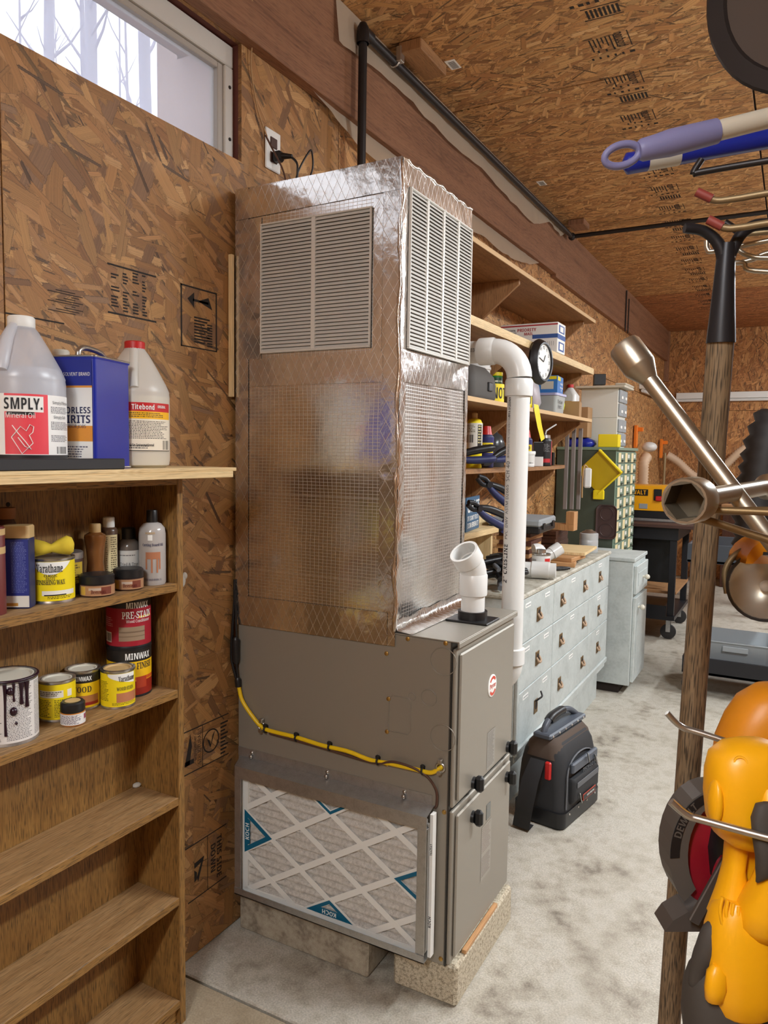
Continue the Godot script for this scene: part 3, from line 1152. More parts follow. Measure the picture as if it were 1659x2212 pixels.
# ---------------------------------------------------------------- furnace
func furnace() -> void:
	var base := Vector3(0.365, 0.113, -0.22)
	var o := thing("furnace", "taupe metal furnace standing on two concrete blocks", "furnace", base)
	part(o, "casing", W(base).bx(0.02, 0.113, -0.437, 0.690, 0.957, 0.0, 0.002), "furnace_paint")
	part(o, "front_rail", W(base).bx(0.6902, 0.113, -0.437, 0.694, 0.957, 0.0), "furnace_dark")
	var top := W(base)
	top.bx(0.018, 0.9572, -0.439, 0.714, 0.9605, 0.002, 0.001)
	top.bx(0.7085, 0.944, -0.439, 0.714, 0.957, 0.002, 0.001)
	part(o, "top_panel", top, "furnace_paint")
	for q in [[0.533, 0.940, "upper_door"], [0.117, 0.524, "lower_door"]]:
		var d := part(o, q[2], W(base).bx(0.6942, q[0], -0.4355, 0.704, q[1], -0.0015, 0.003), "furnace_paint")
		part(d, "raised_panel", W(base).bx(0.704, q[0] + 0.012, -0.420, 0.712, q[1] - 0.014, -0.018, 0.0075), "furnace_paint")
	for q in [[0.558, -0.118], [0.562, -0.387], [0.465, -0.118], [0.471, -0.386]]:
		var c := Vector3(0.712, q[0], q[1])
		var k := W(base)
		k.lathe([Vector2(0.0, 0.0), Vector2(0.016, 0.0), Vector2(0.015, 0.008), Vector2(0.0, 0.008)], 16, c, Basis(Vector3.BACK, -PI / 2))
		k.bx(c.x + 0.006, c.y - 0.022, c.z - 0.010, c.x + 0.030, c.y + 0.022, c.z + 0.010, 0.007)
		part(o, "knob", k, "black_plastic")
	# round badge
	var bd := Basis(Vector3.BACK, -PI / 2)
	var badge := part(o, "badge", W(base).lathe([Vector2(0.0, 0.0), Vector2(0.031, 0.0), Vector2(0.031, 0.002), Vector2(0.029, 0.003), Vector2(0.0, 0.003)], 32, Vector3(0.7121, 0.787, -0.239), bd), "ink_white")
	var arc := W(base)
	for s in [0.0, PI]:
		arc.lathe([Vector2(0.019, 0.0034), Vector2(0.027, 0.0034)], 14, Vector3(0.7121, 0.787, -0.239), bd, s + PI / 2 - 0.95, s + PI / 2 + 0.95)
	part(badge, "emblem", arc, mat("badge_red", rgb(206, 66, 44), 0.4))
	part(badge, "lettering", W(base).words("Payne", 0.017, Vector3(0.7156, 0.786, -0.239), Vector3(0, 0, -1), Vector3.UP, 0.046, true), "badge_red")
	# printed plates and the sight glass
	lab("plate_print", 96, 192, rgb(150, 146, 138), [["p", rgb(96, 92, 86), 8, 8, 80, 176, 6, 3], ["r", rgb(120, 114, 106), 0, 0, 96, 3]])
	part(o, "rating_plate", W(base).quad_uv(Vector3(0.7126, 0.552, -0.215), Vector3(0.7126, 0.552, -0.275), Vector3(0.7126, 0.66, -0.275), Vector3(0.7126, 0.66, -0.215)), "plate_print")
	lab("warn_print", 96, 192, rgb(154, 148, 138), [["p", rgb(120, 104, 96), 6, 6, 84, 96, 7, 5], ["p", rgb(110, 100, 92), 6, 110, 84, 76, 6, 6]])
	part(o, "warning_plate", W(base).quad_uv(Vector3(0.7126, 0.245, -0.19), Vector3(0.7126, 0.245, -0.265), Vector3(0.7126, 0.40, -0.265), Vector3(0.7126, 0.40, -0.19)), "warn_print")
	part(o, "sight_glass", W(base).bx(0.711, 0.408, -0.254, 0.7135, 0.452, -0.222, 0.004), mat("sight", rgb(96, 98, 94), 0.2))
	# knock-outs on the near side, pressed rings
	for q in [[0.675, 0.912 - 0.006, 0.035], [0.637, 0.807, 0.021], [0.589, 0.802, 0.010], [0.678, 0.711, 0.034]]:
		part(o, "knockout", W(base).tube(ring_path(Vector3(q[0] - 0.004, q[1], 0.0006), q[2], Vector3.RIGHT, Vector3.UP), 0.0013, 5), "furnace_paint")
	var rr := []
	for q in [[0.518, 0.70], [0.575, 0.70], [0.583, 0.71], [0.583, 0.785], [0.573, 0.795], [0.528, 0.795], [0.520, 0.785], [0.518, 0.70]]:
		rr.append(Vector3(q[0], q[1], 0.0006))
	part(o, "knockout", W(base).tube(rr, 0.0013, 5), "furnace_paint")
	for q in [[0.510, 0.903], [0.518, 0.784], [0.515, 0.696], [0.515, 0.608], [0.571, 0.950], [0.676, 0.953], [0.682, 0.130], [0.690, 0.520]]:
		part(o, "screw", W(base).lathe([Vector2(0.0062, 0.0), Vector2(0.0058, 0.002), Vector2(0.003, 0.0035), Vector2(0.0, 0.0035)], 8, Vector3(minf(q[0], 0.682), q[1], 0.0002), Basis(Vector3.RIGHT, PI / 2)), "brass")
	# filter rack riveted to the near side
	var rk := Node3D.new()
	rk.name = "filter_rack"
	o.add_child(rk)
	var G := "galvanized"
	part(rk, "flange", W(base, 0).bx(0.022, 0.530, 0.0003, 0.648, 0.556, 0.0018), G)
	var t := W(base, 0)
	t.face([Vector3(0.030, 0.530, 0.002), Vector3(0.655, 0.530, 0.002), Vector3(0.657, 0.520, 0.050), Vector3(0.048, 0.520, 0.050)], Vector3(0, 1, 0.2))
	t.bx(0.048, 0.486, 0.048, 0.657, 0.520, 0.050)
	t.bx(0.0485, 0.486, 0.033, 0.6565, 0.4885, 0.0478)
	part(rk, "top_channel", t, G)
	var bt := W(base, 0)
	bt.bx(0.048, 0.138, 0.002, 0.657, 0.1405, 0.052)
	bt.bx(0.048, 0.138, 0.050, 0.657, 0.158, 0.052)
	part(rk, "bottom_channel", bt, G)
	part(rk, "side_channel", W(base).bx(0.048, 0.158, 0.002, 0.0505, 0.4858, 0.0478).bx(0.048, 0.158, 0.048, 0.070, 0.4858, 0.050), G)
	part(rk, "side_channel", W(base).bx(0.632, 0.158, 0.032, 0.634, 0.4858, 0.0478).bx(0.632, 0.158, 0.048, 0.657, 0.4858, 0.050, 0.0008), G)
	for q in [0.072, 0.332, 0.570]:
		for y in [0.546, 0.536]:
			part(rk, "rivet", W(base).ball(Vector3(q, y, 0.002 if y > 0.54 else 0.008), Vector3(0.006, 0.006, 0.004), 8, 6), "steel")
	air_filter()
	# blocks and shims under it
	var bb := Vector3(0.625, 0, -0.22)
	var blk := W(bb)
	blk.bx(0.537, 0.0, -0.44, 0.722, 0.1125, -0.012, 0.008)
	solo("concrete_block", "pale rough concrete block under the door side of the furnace", "block", blk, "mason", bb)
	var bc := Vector3(0.25, 0, -0.2)
	solo("cement_block", "smooth grey cement block under the wall side of the furnace", "block", W(bc).bx(0.028, 0.0, -0.43, 0.47, 0.1125, 0.006, 0.006), "cement", bc)
	solo("wood_shim", "thin pale wood shim lying on the concrete block below the furnace door", "shim", B(2).bx(-0.006, 0.0, -0.12, 0.006, 0.011, 0.12, 0.001), "cedar", Vector3(0.7163, 0.1126, -0.19))
	vent_pipe()


func air_filter() -> void:
	var base := Vector3(0.36, 0.1406, 0.02)
	var o := thing("air_filter", "pleated white air filter with cardboard lattice in the furnace side rack", "filter", base)
	# pleats run across, a wavy sheet
	var rows := []
	for i in 49:
		var y := 0.145 + 0.338 * i / 48.0
		var row := PackedVector3Array()
		for j in 30:
			var x := 0.062 + 0.57 * j / 29.0
			var w := sin(x * 55.0 + i * 1.7) * 0.0012 + sin(x * 23.0 + i * 0.9) * 0.0012
			row.append(Vector3(x, y + w * 1.2, 0.017 + 0.009 * absf(sin((i + w * 180.0) * PI / 3.0))))
		rows.append(row)
	var pl := W(base)
	pl.loft(rows, false, false, false, Vector2(0.57, 0.34))
	part(o, "pleats", pl, "filter_media")
	# cardboard lattice: strips cut to the frame
	var x0 := 0.066
	var x1 := 0.640
	var y0 := 0.143
	var y1 := 0.484
	for s in [-1.0, 1.0]:
		for k in range(-5, 6):
			var pts := []
			for x in [x0, x1]:
				pts.append(Vector2(x, 0.324 + s * 0.62 * (x - 0.362) + k * 0.124))
			var hit := []
			var d: Vector2 = pts[1] - pts[0]
			for f in [0.0, 1.0]:
				var p: Vector2 = pts[0] + d * f
				if p.y >= y0 and p.y <= y1:
					hit.append(f)
			for yy in [y0, y1]:
				var f: float = (yy - pts[0].y) / d.y
				if f > 0 and f < 1:
					hit.append(f)
			if hit.size() < 2:
				continue
			hit.sort()
			var a: Vector2 = pts[0] + d * hit[0]
			var c: Vector2 = pts[0] + d * hit[-1]
			if a.distance_to(c) < 0.03:
				continue
			var z := 0.0285 if s > 0 else 0.0289
			part(o, "lattice_strip", W(base).beam(Vector3(a.x, a.y, z), Vector3(c.x, c.y, z), 0.0165, 0.0012, 0.0, Vector3.BACK), "filter_card")
	for q in [[x0 - 0.01, y0, x0 + 0.014, y1 + 0.012], [x1 - 0.012, y0, x1 + 0.005, y1], [x0, y0 - 0.001, x1, y0 + 0.012], [x0, y1 - 0.004, x1, y1 + 0.01]]:
		part(o, "card_edge", W(base).bx(q[0], q[1], 0.0045, q[2], q[3], 0.0296), "filter_card")
	# blue printed corners with lettering
	var tri := [[[0.068, 0.388], [0.167, 0.324], [0.068, 0.259]], [[0.285, 0.1565], [0.361, 0.203], [0.437, 0.1565]], [[0.300, 0.483], [0.361, 0.445], [0.422, 0.483]], [[0.640, 0.372], [0.558, 0.324], [0.640, 0.276]]]
	for q in tri:
		var m := W(base)
		var c := Vector2.ZERO
		for p in q:
			c += Vector2(p[0], p[1]) / 3.0
		for e in 3:
			var a := Vector2(q[e][0], q[e][1])
			var b := Vector2(q[(e + 1) % 3][0], q[(e + 1) % 3][1])
			var i0 := a.lerp(c, 0.36)
			var i1 := b.lerp(c, 0.36)
			m.face([Vector3(a.x, a.y, 0.0302), Vector3(b.x, b.y, 0.0302), Vector3(i1.x, i1.y, 0.0302), Vector3(i0.x, i0.y, 0.0302)], Vector3.BACK)
		if q[0][0] < 0.1:
			m.face([Vector3(0.068, 0.372, 0.0303), Vector3(0.068, 0.276, 0.0303), Vector3(0.088, 0.29, 0.0303), Vector3(0.088, 0.358, 0.0303)], Vector3.BACK)
		elif q[0][1] < 0.17:
			m.face([Vector3(0.305, 0.1565, 0.0303), Vector3(0.417, 0.1565, 0.0303), Vector3(0.40, 0.1755, 0.0303), Vector3(0.322, 0.1755, 0.0303)], Vector3.BACK)
		part(o, "printed_corner", m, "teal")
	part(o, "lettering", W(base).words("KOCH", 0.0135, Vector3(0.0785, 0.324, 0.0308), Vector3.UP, Vector3.LEFT, 0.075).words("KOCH", 0.0125, Vector3(0.361, 0.166, 0.0308), Vector3.LEFT, Vector3.DOWN, 0.075), "ink_white")
	# the cardboard end that shows through the slot
	part(o, "end_strip", W(base).bx(0.6575, 0.145, 0.012, 0.667, 0.522, 0.032, 0.001), "filter_card")
	part(o, "end_lettering", W(base).words("KOCH", 0.008, Vector3(0.6624, 0.24, 0.0324), Vector3.UP, Vector3.LEFT, 0.08).words("16x25x1", 0.006, Vector3(0.6624, 0.43, 0.0324), Vector3.UP, Vector3.LEFT, 0.04), "ink")


func elbow(b: MB, c: Vector3, a: Vector3, d: Vector3, r: float, bend: float, ang: float, hub := 1.12) -> Vector3:
	# a bend that leaves c along a and turns towards d; returns where it ends
	var path := []
	var cc := c + d * bend
	for k in 9:
		var f := ang * k / 8.0
		path.append(cc - d * bend * cos(f) + a * bend * sin(f))
	b.tube(path, r, 20)
	var e: Vector3 = path[-1]
	var dir: Vector3 = (path[-1] - path[-2]).normalized()
	b.cyl(c - a * r * 0.9, c + a * r * 0.15, r * hub, 20)
	b.cyl(e - dir * r * 0.15, e + dir * r * 0.9, r * hub, 20)
	return e


func vent_pipe() -> void:
	var base := Vector3(0.648, 0.9605, -0.245)
	var o := thing("vent_pipe", "short white vent pipe with tilted open elbow on the furnace top", "pipe", base)
	var fl := B()
	fl.bx(-0.062, 0.0, -0.05, 0.062, 0.006, 0.05, 0.002)
	fl.cyl(Vector3(0, 0.006, 0), Vector3(0, 0.028, 0), 0.041, 20)
	part(o, "flange", fl, "black_plastic", "black rubber flange")
	part(o, "pipe", B().cyl(Vector3(0, 0.028, 0), Vector3(0, 0.10, 0), 0.033, 24), "pvc")
	part(o, "coupling", B().lathe([Vector2(0.034, 0.072), Vector2(0.038, 0.072), Vector2(0.039, 0.078), Vector2(0.039, 0.128), Vector2(0.036, 0.133)], 24), "pvc")
	# elbow leaning back to the wall and forward to the viewer
	var d := Vector3(-0.35, 0, 0.9).normalized()
	var path := []
	for k in 8:
		var f := deg_to_rad(42.0) * k / 7.0
		path.append(Vector3(0, 0.12, 0) + d * 0.07 * (1 - cos(f)) + Vector3.UP * 0.07 * sin(f))
	var e: Vector3 = path[-1]
	var dir: Vector3 = (path[-1] - path[-2]).normalized()
	part(o, "elbow", B().tube(path, 0.037, 24, false), "pvc")
	var bas := Basis(Quaternion(Vector3.UP, dir))
	part(o, "elbow_hub", B().lathe([Vector2(0.037, -0.004), Vector2(0.041, 0.0), Vector2(0.041, 0.038), Vector2(0.034, 0.038), Vector2(0.0335, 0.004), Vector2(0.030, 0.002), Vector2(0.030, -0.03)], 28, e, bas), "pvc")
	part(o, "bore", B().lathe([Vector2(0.030, -0.03), Vector2(0.0, -0.03)], 24, e, bas), "pvc_inside")


# ---------------------------------------------------------------- plenum
func plenum() -> void:
	var base := Vector3(0.27, 0.9606, -0.22)
	var o := thing("duct_plenum", "tall foil-faced duct box with white grilles on top of the furnace", "duct", base)
	var x0 := 0.014
	var x1 := 0.533
	var z0 := -0.44
	var y0 := 0.9606
	var y1 := 2.142
	part(o, "foil_board", W(base).bx(x0 + 0.002, y0, z0 + 0.002, x1 - 0.002, y1 - 0.002, -0.002, 0.004), "foil_board")
	# the faces as slightly uneven skins, so that the mirrored room wavers
	skin(o, base, Vector3(x0, y0, 0.0), Vector3(x1 - x0, 0, 0), Vector3(0, y1 - y0, 0), Vector3.BACK, 1)
	skin(o, base, Vector3(x1, y0, 0.0), Vector3(0, 0, z0), Vector3(0, y1 - y0, 0), Vector3.RIGHT, 2)
	# tape over edges and seams, crumpled strips
	var T := []
	T.append([Vector3(x0 - 0.001, y0 - 0.02, 0.0035), Vector3(x0 + 0.045, y0 - 0.02, 0.0035), Vector3(0, y1 - y0 + 0.02, 0), Vector3.BACK])
	T.append([Vector3(x1 - 0.05, y0 - 0.035, 0.0035), Vector3(x1 + 0.002, y0 - 0.035, 0.0035), Vector3(0, y1 - y0 + 0.035, 0), Vector3.BACK])
	T.append([Vector3(x0, y1 - 0.085, 0.0045), Vector3(x1 + 0.002, y1 - 0.075, 0.0045), Vector3(0, 0.078, 0), Vector3.BACK])
	T.append([Vector3(x0, y0 - 0.04, 0.005), Vector3(x1 - 0.02, y0 - 0.035, 0.005), Vector3(0, 0.085, 0), Vector3.BACK])
	T.append([Vector3(x0 + 0.05, 1.60, 0.0042), Vector3(x1 - 0.045, 1.60, 0.0042), Vector3(0, 0.075, 0), Vector3.BACK])
	T.append([Vector3(x0 + 0.045, 1.675, 0.004), Vector3(0.105, 1.675, 0.004), Vector3(0, 0.38, 0), Vector3.BACK])
	T.append([Vector3(0.455, 1.675, 0.004), Vector3(x1 - 0.05, 1.675, 0.004), Vector3(0, 0.38, 0), Vector3.BACK])
	T.append([Vector3(x1 + 0.0035, y0 + 0.02, 0.003), Vector3(x1 + 0.0035, y0 + 0.02, -0.03), Vector3(0, y1 - y0 - 0.02, 0), Vector3.RIGHT])
	T.append([Vector3(x1 + 0.004, y1 - 0.06, 0.003), Vector3(x1 + 0.004, y1 - 0.06, z0), Vector3(0, 0.06, 0), Vector3.RIGHT])
	T.append([Vector3(x1 + 0.004, 1.60, 0.0), Vector3(x1 + 0.004, 1.61, z0), Vector3(0, 0.075, 0), Vector3.RIGHT])
	T.append([Vector3(x1 + 0.0036, y0 + 0.02, z0 + 0.02), Vector3(x1 + 0.0036, y0 + 0.02, z0 - 0.002), Vector3(0, y1 - y0 - 0.02, 0), Vector3.RIGHT])
	var sd := 1
	for q in T:
		tape(o, base, q[0], q[1], q[2], q[3], sd)
		sd += 1
	# tape lying from the face on to the furnace top, and rolled bead at the corner
	var f := W(base)
	var a := []
	var c := []
	for k in 12:
		var z := lerpf(0.002, z0, k / 11.0)
		a.append(Vector3(x1 + 0.004, y0 + 0.035 + sin(k * 2.1) * 0.003, z))
		c.append(Vector3(x1 + 0.05, y0 + 0.0015, z))
	var mid := []
	for k in 12:
		mid.append(Vector3(x1 + 0.007, y0 + 0.006 + 0.001 * sin(k * 1.3), a[k].z))
	f.loft([PackedVector3Array(c), PackedVector3Array(mid), PackedVector3Array(a)], false, false, false, Vector2(0.45, 0.08))
	part(o, "foil_tape", f, "foil_tape")
	var bead := []
	var bead_r := []
	for k in 40:
		var y := lerpf(y0 + 0.005, y1 - 0.005, k / 39.0)
		bead.append(Vector3(x1 - 0.001 + 0.003 * sin(k * 0.9), y, 0.0015 + 0.002 * sin(k * 1.7)))
		bead_r.append(0.006 + 0.0025 * sin(k * 2.3) * cos(k * 0.7))
	part(o, "corner_bead", W(base).tube(bead, bead_r, 7), "foil_tape")
	var lip := []
	var lip_r := []
	for k in 22:
		lip.append(Vector3(x1 + 0.001, y1 - 0.002 + 0.003 * sin(k * 1.9), lerpf(0.0, z0, k / 21.0)))
		lip_r.append(0.004 + 0.003 * absf(sin(k * 1.3)))
	part(o, "corner_bead", W(base).tube(lip, lip_r, 6), "foil_tape")
	grille(o, base, false)
	grille(o, base, true)


func skin(o: Node3D, base: Vector3, at: Vector3, u: Vector3, w: Vector3, nn: Vector3, sd: int) -> void:
	var f := FastNoiseLite.new()
	f.seed = sd * 13
	f.frequency = 2.2
	var b := W(base)
	var m := 20
	var k := 44
	var st := b.v.size()
	var pts := []
	for i in k + 1:
		for j in m + 1:
			var p := at + u * (float(j) / m) + w * (float(i) / k)
			var e := minf(minf(j, m - j) / 4.0, 1.0) * minf(minf(i, k - i) / 4.0, 1.0)
			pts.append(p + nn * (0.0015 + e * (f.get_noise_3dv(p * 1.4) * 0.0045 + f.get_noise_3dv(p * 5.0) * 0.0008)))
	for i in k + 1:
		for j in m + 1:
			var du: Vector3 = pts[i * (m + 1) + mini(j + 1, m)] - pts[i * (m + 1) + maxi(j - 1, 0)]
			var dv: Vector3 = pts[mini(i + 1, k) * (m + 1) + j] - pts[maxi(i - 1, 0) * (m + 1) + j]
			var e := du.cross(dv).normalized()
			if e.dot(nn) < 0:
				e = -e
			var p: Vector3 = pts[i * (m + 1) + j]
			b.v.append(b.xf * p)
			b.n.append(e)
			b.t.append(Vector2(p.x + p.z, p.y))
	var flip := u.cross(w).dot(nn) < 0
	for i in k:
		for j in m:
			var q := st + i * (m + 1) + j
			if flip:
				b.ix.append_array([q, q + 1, q + m + 2, q, q + m + 2, q + m + 1])
			else:
				b.ix.append_array([q, q + m + 2, q + 1, q, q + m + 1, q + m + 2])
	part(o, "foil_face", b, "foil_board")


func tape(o: Node3D, base: Vector3, a: Vector3, c: Vector3, up: Vector3, nn: Vector3, sd: int) -> void:
	# a strip of foil tape with small wrinkles
	var f := FastNoiseLite.new()
	f.seed = sd * 7
	f.frequency = 9.0
	var rows := []
	var across := a.distance_to(c)
	var longer := up.length()
	var mu := clampi(int(across / 0.012), 4, 40)
	var mv := clampi(int(longer / 0.012), 4, 100)
	for i in mv + 1:
		var row := PackedVector3Array()
		for j in mu + 1:
			var p := a.lerp(c, float(j) / mu) + up * (float(i) / mv)
			var edge := 1.0 if j > 0 and j < mu and i > 0 and i < mv else 0.0
			var rough := f.get_noise_3dv(p) * 0.0016 + pow(maxf(0.0, f.get_noise_3dv(p * 2.3 + Vector3(4, 4, 4))), 2.0) * 0.004
			row.append(p + nn * (rough * edge))
		rows.append(row)
	var b := W(base)
	if (c - a).cross(up).dot(nn) < 0:
		for r in rows:
			r.reverse()
	b.loft(rows, false, false, false, Vector2(across, longer))
	part(o, "foil_tape", b, "foil_tape")


func grille(o: Node3D, base: Vector3, side: bool) -> void:
	# stamped face grille with raked louvers; on the near face two bays, on the right face four
	var g := Node3D.new()
	g.name = "grille"
	o.add_child(g, true)
	var w := 0.347
	var h := 0.347
	var bays := 2
	var xf := Transform3D(Basis(), Vector3(0.1055, 1.688, 0.0035)) # near face: x right, y up, z out
	if side:
		w = 0.402
		h = 0.395
		bays = 4
		xf = Transform3D(Basis(Vector3(0, 0, -1), Vector3.UP, Vector3.RIGHT), Vector3(0.5365, 1.685, -0.029))
	var place := Transform3D(Basis(), -base) * xf
	var wb := func() -> MB:
		var q := B()
		q.xf = place
		return q
	var rows := 36 if not side else 40
	var post := 0.013 if not side else 0.011
	var edge := 0.004
	var bay := (w - 2 * edge - (bays - 1) * post) / bays
	part(g, "shade_sheet", wb.call().bx(0, 0, 0, w, h, 0.0012), "gap_shade")  # plain sheet in the tone of the shade behind the louvers
	part(g, "frame", wb.call().bx(0, 0, 0.001, w, edge, 0.009, 0.001).bx(0, h - edge, 0.001, w, h, 0.009, 0.001).bx(0, edge, 0.001, edge, h - edge, 0.009, 0.001).bx(w - edge, edge, 0.001, w, h - edge, 0.009, 0.001), "louver_white")
	for k in bays - 1:
		var x := edge + (k + 1) * bay + k * post
		part(g, "post", wb.call().bx(x, edge, 0.001, x + post, h - edge, 0.0085, 0.001), "louver_white")
	var pitch := (h - 2 * edge) / rows
	var lv := B()
	# one raked slat, shared
	lv.face([Vector3(0, pitch * 0.02, 0.0085), Vector3(bay, pitch * 0.02, 0.0085), Vector3(bay, pitch * 0.78, 0.0025), Vector3(0, pitch * 0.78, 0.0025)], Vector3(0, 0.7, 1))
	lv.face([Vector3(0, pitch * 0.02, 0.0085), Vector3(bay, pitch * 0.02, 0.0085), Vector3(bay, -pitch * 0.12, 0.0075), Vector3(0, -pitch * 0.12, 0.0075)], Vector3(0, -0.7, 1))
	lv.face([Vector3(0, -pitch * 0.12, 0.0075), Vector3(bay, -pitch * 0.12, 0.0075), Vector3(bay, pitch * 0.62, 0.0017), Vector3(0, pitch * 0.62, 0.0017)], Vector3(0, -0.7, -1))
	var me := lv.mesh()
	for i in rows:
		for k in bays:
			var s := part(g, "louver", me, "louver_white")
			s.transform = place * Transform3D(Basis(), Vector3(edge + k * (bay + post), edge + pitch * (i + 0.12), 0))


# ---------------------------------------------------------------- pipes and wires
func pipes_and_wires() -> void:
	# long white pipe behind the furnace
	var base := Vector3(0.66, 0.0, -0.55)
	var o := thing("drain_pipe", "tall white plastic pipe with elbow rising behind the furnace", "pipe", base)
	var r := 0.0345
	part(o, "pipe", B().cyl(Vector3(0, 0.76, 0), Vector3(0, 1.62, 0), r, 28), "pvc")
	var el := B()
	var path := []
	for k in 11:
		var f := PI / 2 * k / 10.0
		path.append(Vector3(-0.085 * (1 - cos(f)), 1.655 + 0.085 * sin(f), 0))
	el.tube(path, 0.0385, 28)
	part(o, "elbow", el, "pvc")
	part(o, "elbow_hub", B().lathe([Vector2(0.0345, 1.60), Vector2(0.0415, 1.60), Vector2(0.0425, 1.605), Vector2(0.0425, 1.645), Vector2(0.039, 1.652)], 28), "pvc")
	part(o, "elbow_hub", B().lathe([Vector2(0.039, -0.007), Vector2(0.0425, 0.0), Vector2(0.0425, 0.04), Vector2(0.0415, 0.045), Vector2(0.0345, 0.045)], 28, Vector3(-0.085, 1.74, 0), Basis(Vector3.BACK, PI / 2)), "pvc")
	part(o, "branch_pipe", B().cyl(Vector3(-0.10, 1.74, 0), Vector3(-0.46, 1.74, 0), r, 24), "pvc")
	part(o, "coupling", B().lathe([Vector2(0.0385, 0.765), Vector2(0.0425, 0.768), Vector2(0.0425, 0.815), Vector2(0.0345, 0.818)], 24), "pvc")
	var lo := []
	for k in 9:
		var f := PI / 2 * k / 8.0
		lo.append(Vector3(-0.075 * (1 - cos(f)), 0.77 - 0.075 * sin(f), 0))
	lo.append(Vector3(-0.40, 0.695, 0))
	part(o, "lower_elbow", B().tube(lo, 0.0375, 22), "pvc")
	part(o, "inlet", B().cyl(Vector3(-0.39, 0.695, 0), Vector3(-0.39, 0.695, 0.1128), 0.034, 18), "pvc")
	# printed line, read upwards along the pipe
	var b := B()
	var put := func(yc: float):
		return func(x, y): return [Vector3((r + 0.0004) * sin(-0.55 - y / r), yc + x, (r + 0.0004) * cos(-0.55 - y / r)), Vector3(sin(-0.55 - y / r), 0, cos(-0.55 - y / r))]
	b.letters("2\" CRESLINE", 0.017, put.call(1.085), 0.12)
	b.letters("PVC  DWV  ASTM D2665", 0.012, put.call(1.245), 0.17, false, false)
	b.letters("SCH 40", 0.015, put.call(1.37), 0.06, false, false)
	b.letters("280 PSI WATER AT 73 F PVC 1120 NSF ASTM D1785-21", 0.009, put.call(1.475), 0.13, false, false)
	b.letters("PPFA 0125DNH", 0.010, put.call(1.565), 0.06)
	part(o, "lettering", b, "ink")
	part(o, "lettering", B().words("DK 2X003", 0.011, Vector3(-0.165, 1.742, r + 0.0004), Vector3.RIGHT, Vector3.UP, 0.06, false, false), "ink")
	# black iron gas pipe up the wall, along the ceiling and across the room
	var gb := Vector3(0.075, 0.96, -0.575)
	var g := thing("gas_pipe", "dark iron gas pipe climbing behind the duct and running along the ceiling", "pipe", gb)
	part(g, "riser", W(gb).cyl(Vector3(0.075, 0.96, -0.575), Vector3(0.075, 2.82, -0.575), 0.0145, 12), "black_pipe")
	part(g, "elbow_fitting", W(gb).lathe([Vector2(0.021, 2.78), Vector2(0.021, 2.80), Vector2(0.02, 2.83), Vector2(0.012, 2.845), Vector2(0, 2.846)], 12, Vector3(0.075, 0, -0.575)).cyl(Vector3(0.075, 2.82, -0.57), Vector3(0.075, 2.82, -0.625), 0.020, 12), "black_pipe")
	part(g, "ceiling_run", W(gb).cyl(Vector3(0.075, 2.82, -0.58), Vector3(0.075, 2.825, -3.25), 0.0145, 12), "black_pipe")
	part(g, "elbow_fitting", W(gb).ball(Vector3(0.075, 2.825, -3.25), Vector3(0.024, 0.024, 0.024), 12, 8), "black_pipe")
	part(g, "cross_run", W(gb).cyl(Vector3(0.075, 2.825, -3.25), Vector3(3.2, 2.825, -3.22), 0.0135, 12), "black_pipe")
	part(g, "union", W(gb).cyl(Vector3(0.74, 2.825, -3.245), Vector3(0.79, 2.825, -3.244), 0.019, 10), "black_pipe")
	part(g, "pipe_clamp", W(gb).tube(ring_path(Vector3(0.075, 2.823, -0.80), 0.018, Vector3.RIGHT, Vector3.UP, 14), 0.004, 6).bx(0.088, 2.815, -0.815, 0.108, 2.866, -0.785, 0.002), "steel")
	solo("ceiling_block", "short wood block screwed to the ceiling beside the pipe clamp", "wood block", B(2).bx(-0.045, -0.04, -0.11, 0.045, -0.0015, 0.11, 0.003), "plywood", Vector3(0.14, TOP, -0.90))
	solo("ceiling_block", "dark wood block on the ceiling at the corner of the gas pipe", "wood block", B(2).bx(-0.05, -0.038, -0.07, 0.05, -0.0015, 0.07, 0.003), "old_board", Vector3(0.145, TOP, -3.14))
	# plastic sheeting above and below the header board
	sheet("plastic_sheet", "tan plastic sheeting hanging over the header board behind the pipe", [[-0.45, 2.878, 2.735], [-0.6, 2.878, 2.75], [-0.85, 2.878, 2.76], [-1.1, 2.878, 2.75], [-1.4, 2.878, 2.735], [-1.7, 2.878, 2.75], [-1.9, 2.878, 2.735], [-2.2, 2.878, 2.72], [-2.5, 2.878, 2.71], [-2.62, 2.878, 2.74], [-2.8, 2.878, 2.80], [-3.05, 2.878, 2.78], [-3.2, 2.878, 2.84]], 0.043)
	sheet("plastic_sheet", "clear wrinkled plastic sheeting drooping below the header board", [[-0.35, 2.57, 2.55], [-0.5, 2.57, 2.52], [-0.62, 2.57, 2.48], [-0.85, 2.57, 2.47], [-1.1, 2.57, 2.45], [-1.35, 2.57, 2.46], [-1.6, 2.57, 2.455], [-1.85, 2.57, 2.475], [-2.05, 2.57, 2.46], [-2.3, 2.57, 2.47], [-2.55, 2.57, 2.50], [-2.72, 2.57, 2.545]], 0.012)
	# thin wire along the header and down to the outlet
	solo("bell_wire", "thin tan wire running along the header and down to the outlet", "wire", B().tube(curve([Vector3(0.008, 2.545, -0.75), Vector3(0.01, 2.53, -0.62), Vector3(0.008, 2.60, -0.30), Vector3(0.045, 2.66, 0.02), Vector3(0.02, 2.59, -0.06), Vector3(0.008, 2.50, -0.07), Vector3(0.008, 2.40, -0.10), Vector3(0.012, 2.335, -0.14)], 8), 0.0022, 5), "tan_wire")
	outlet()
	power_cable()
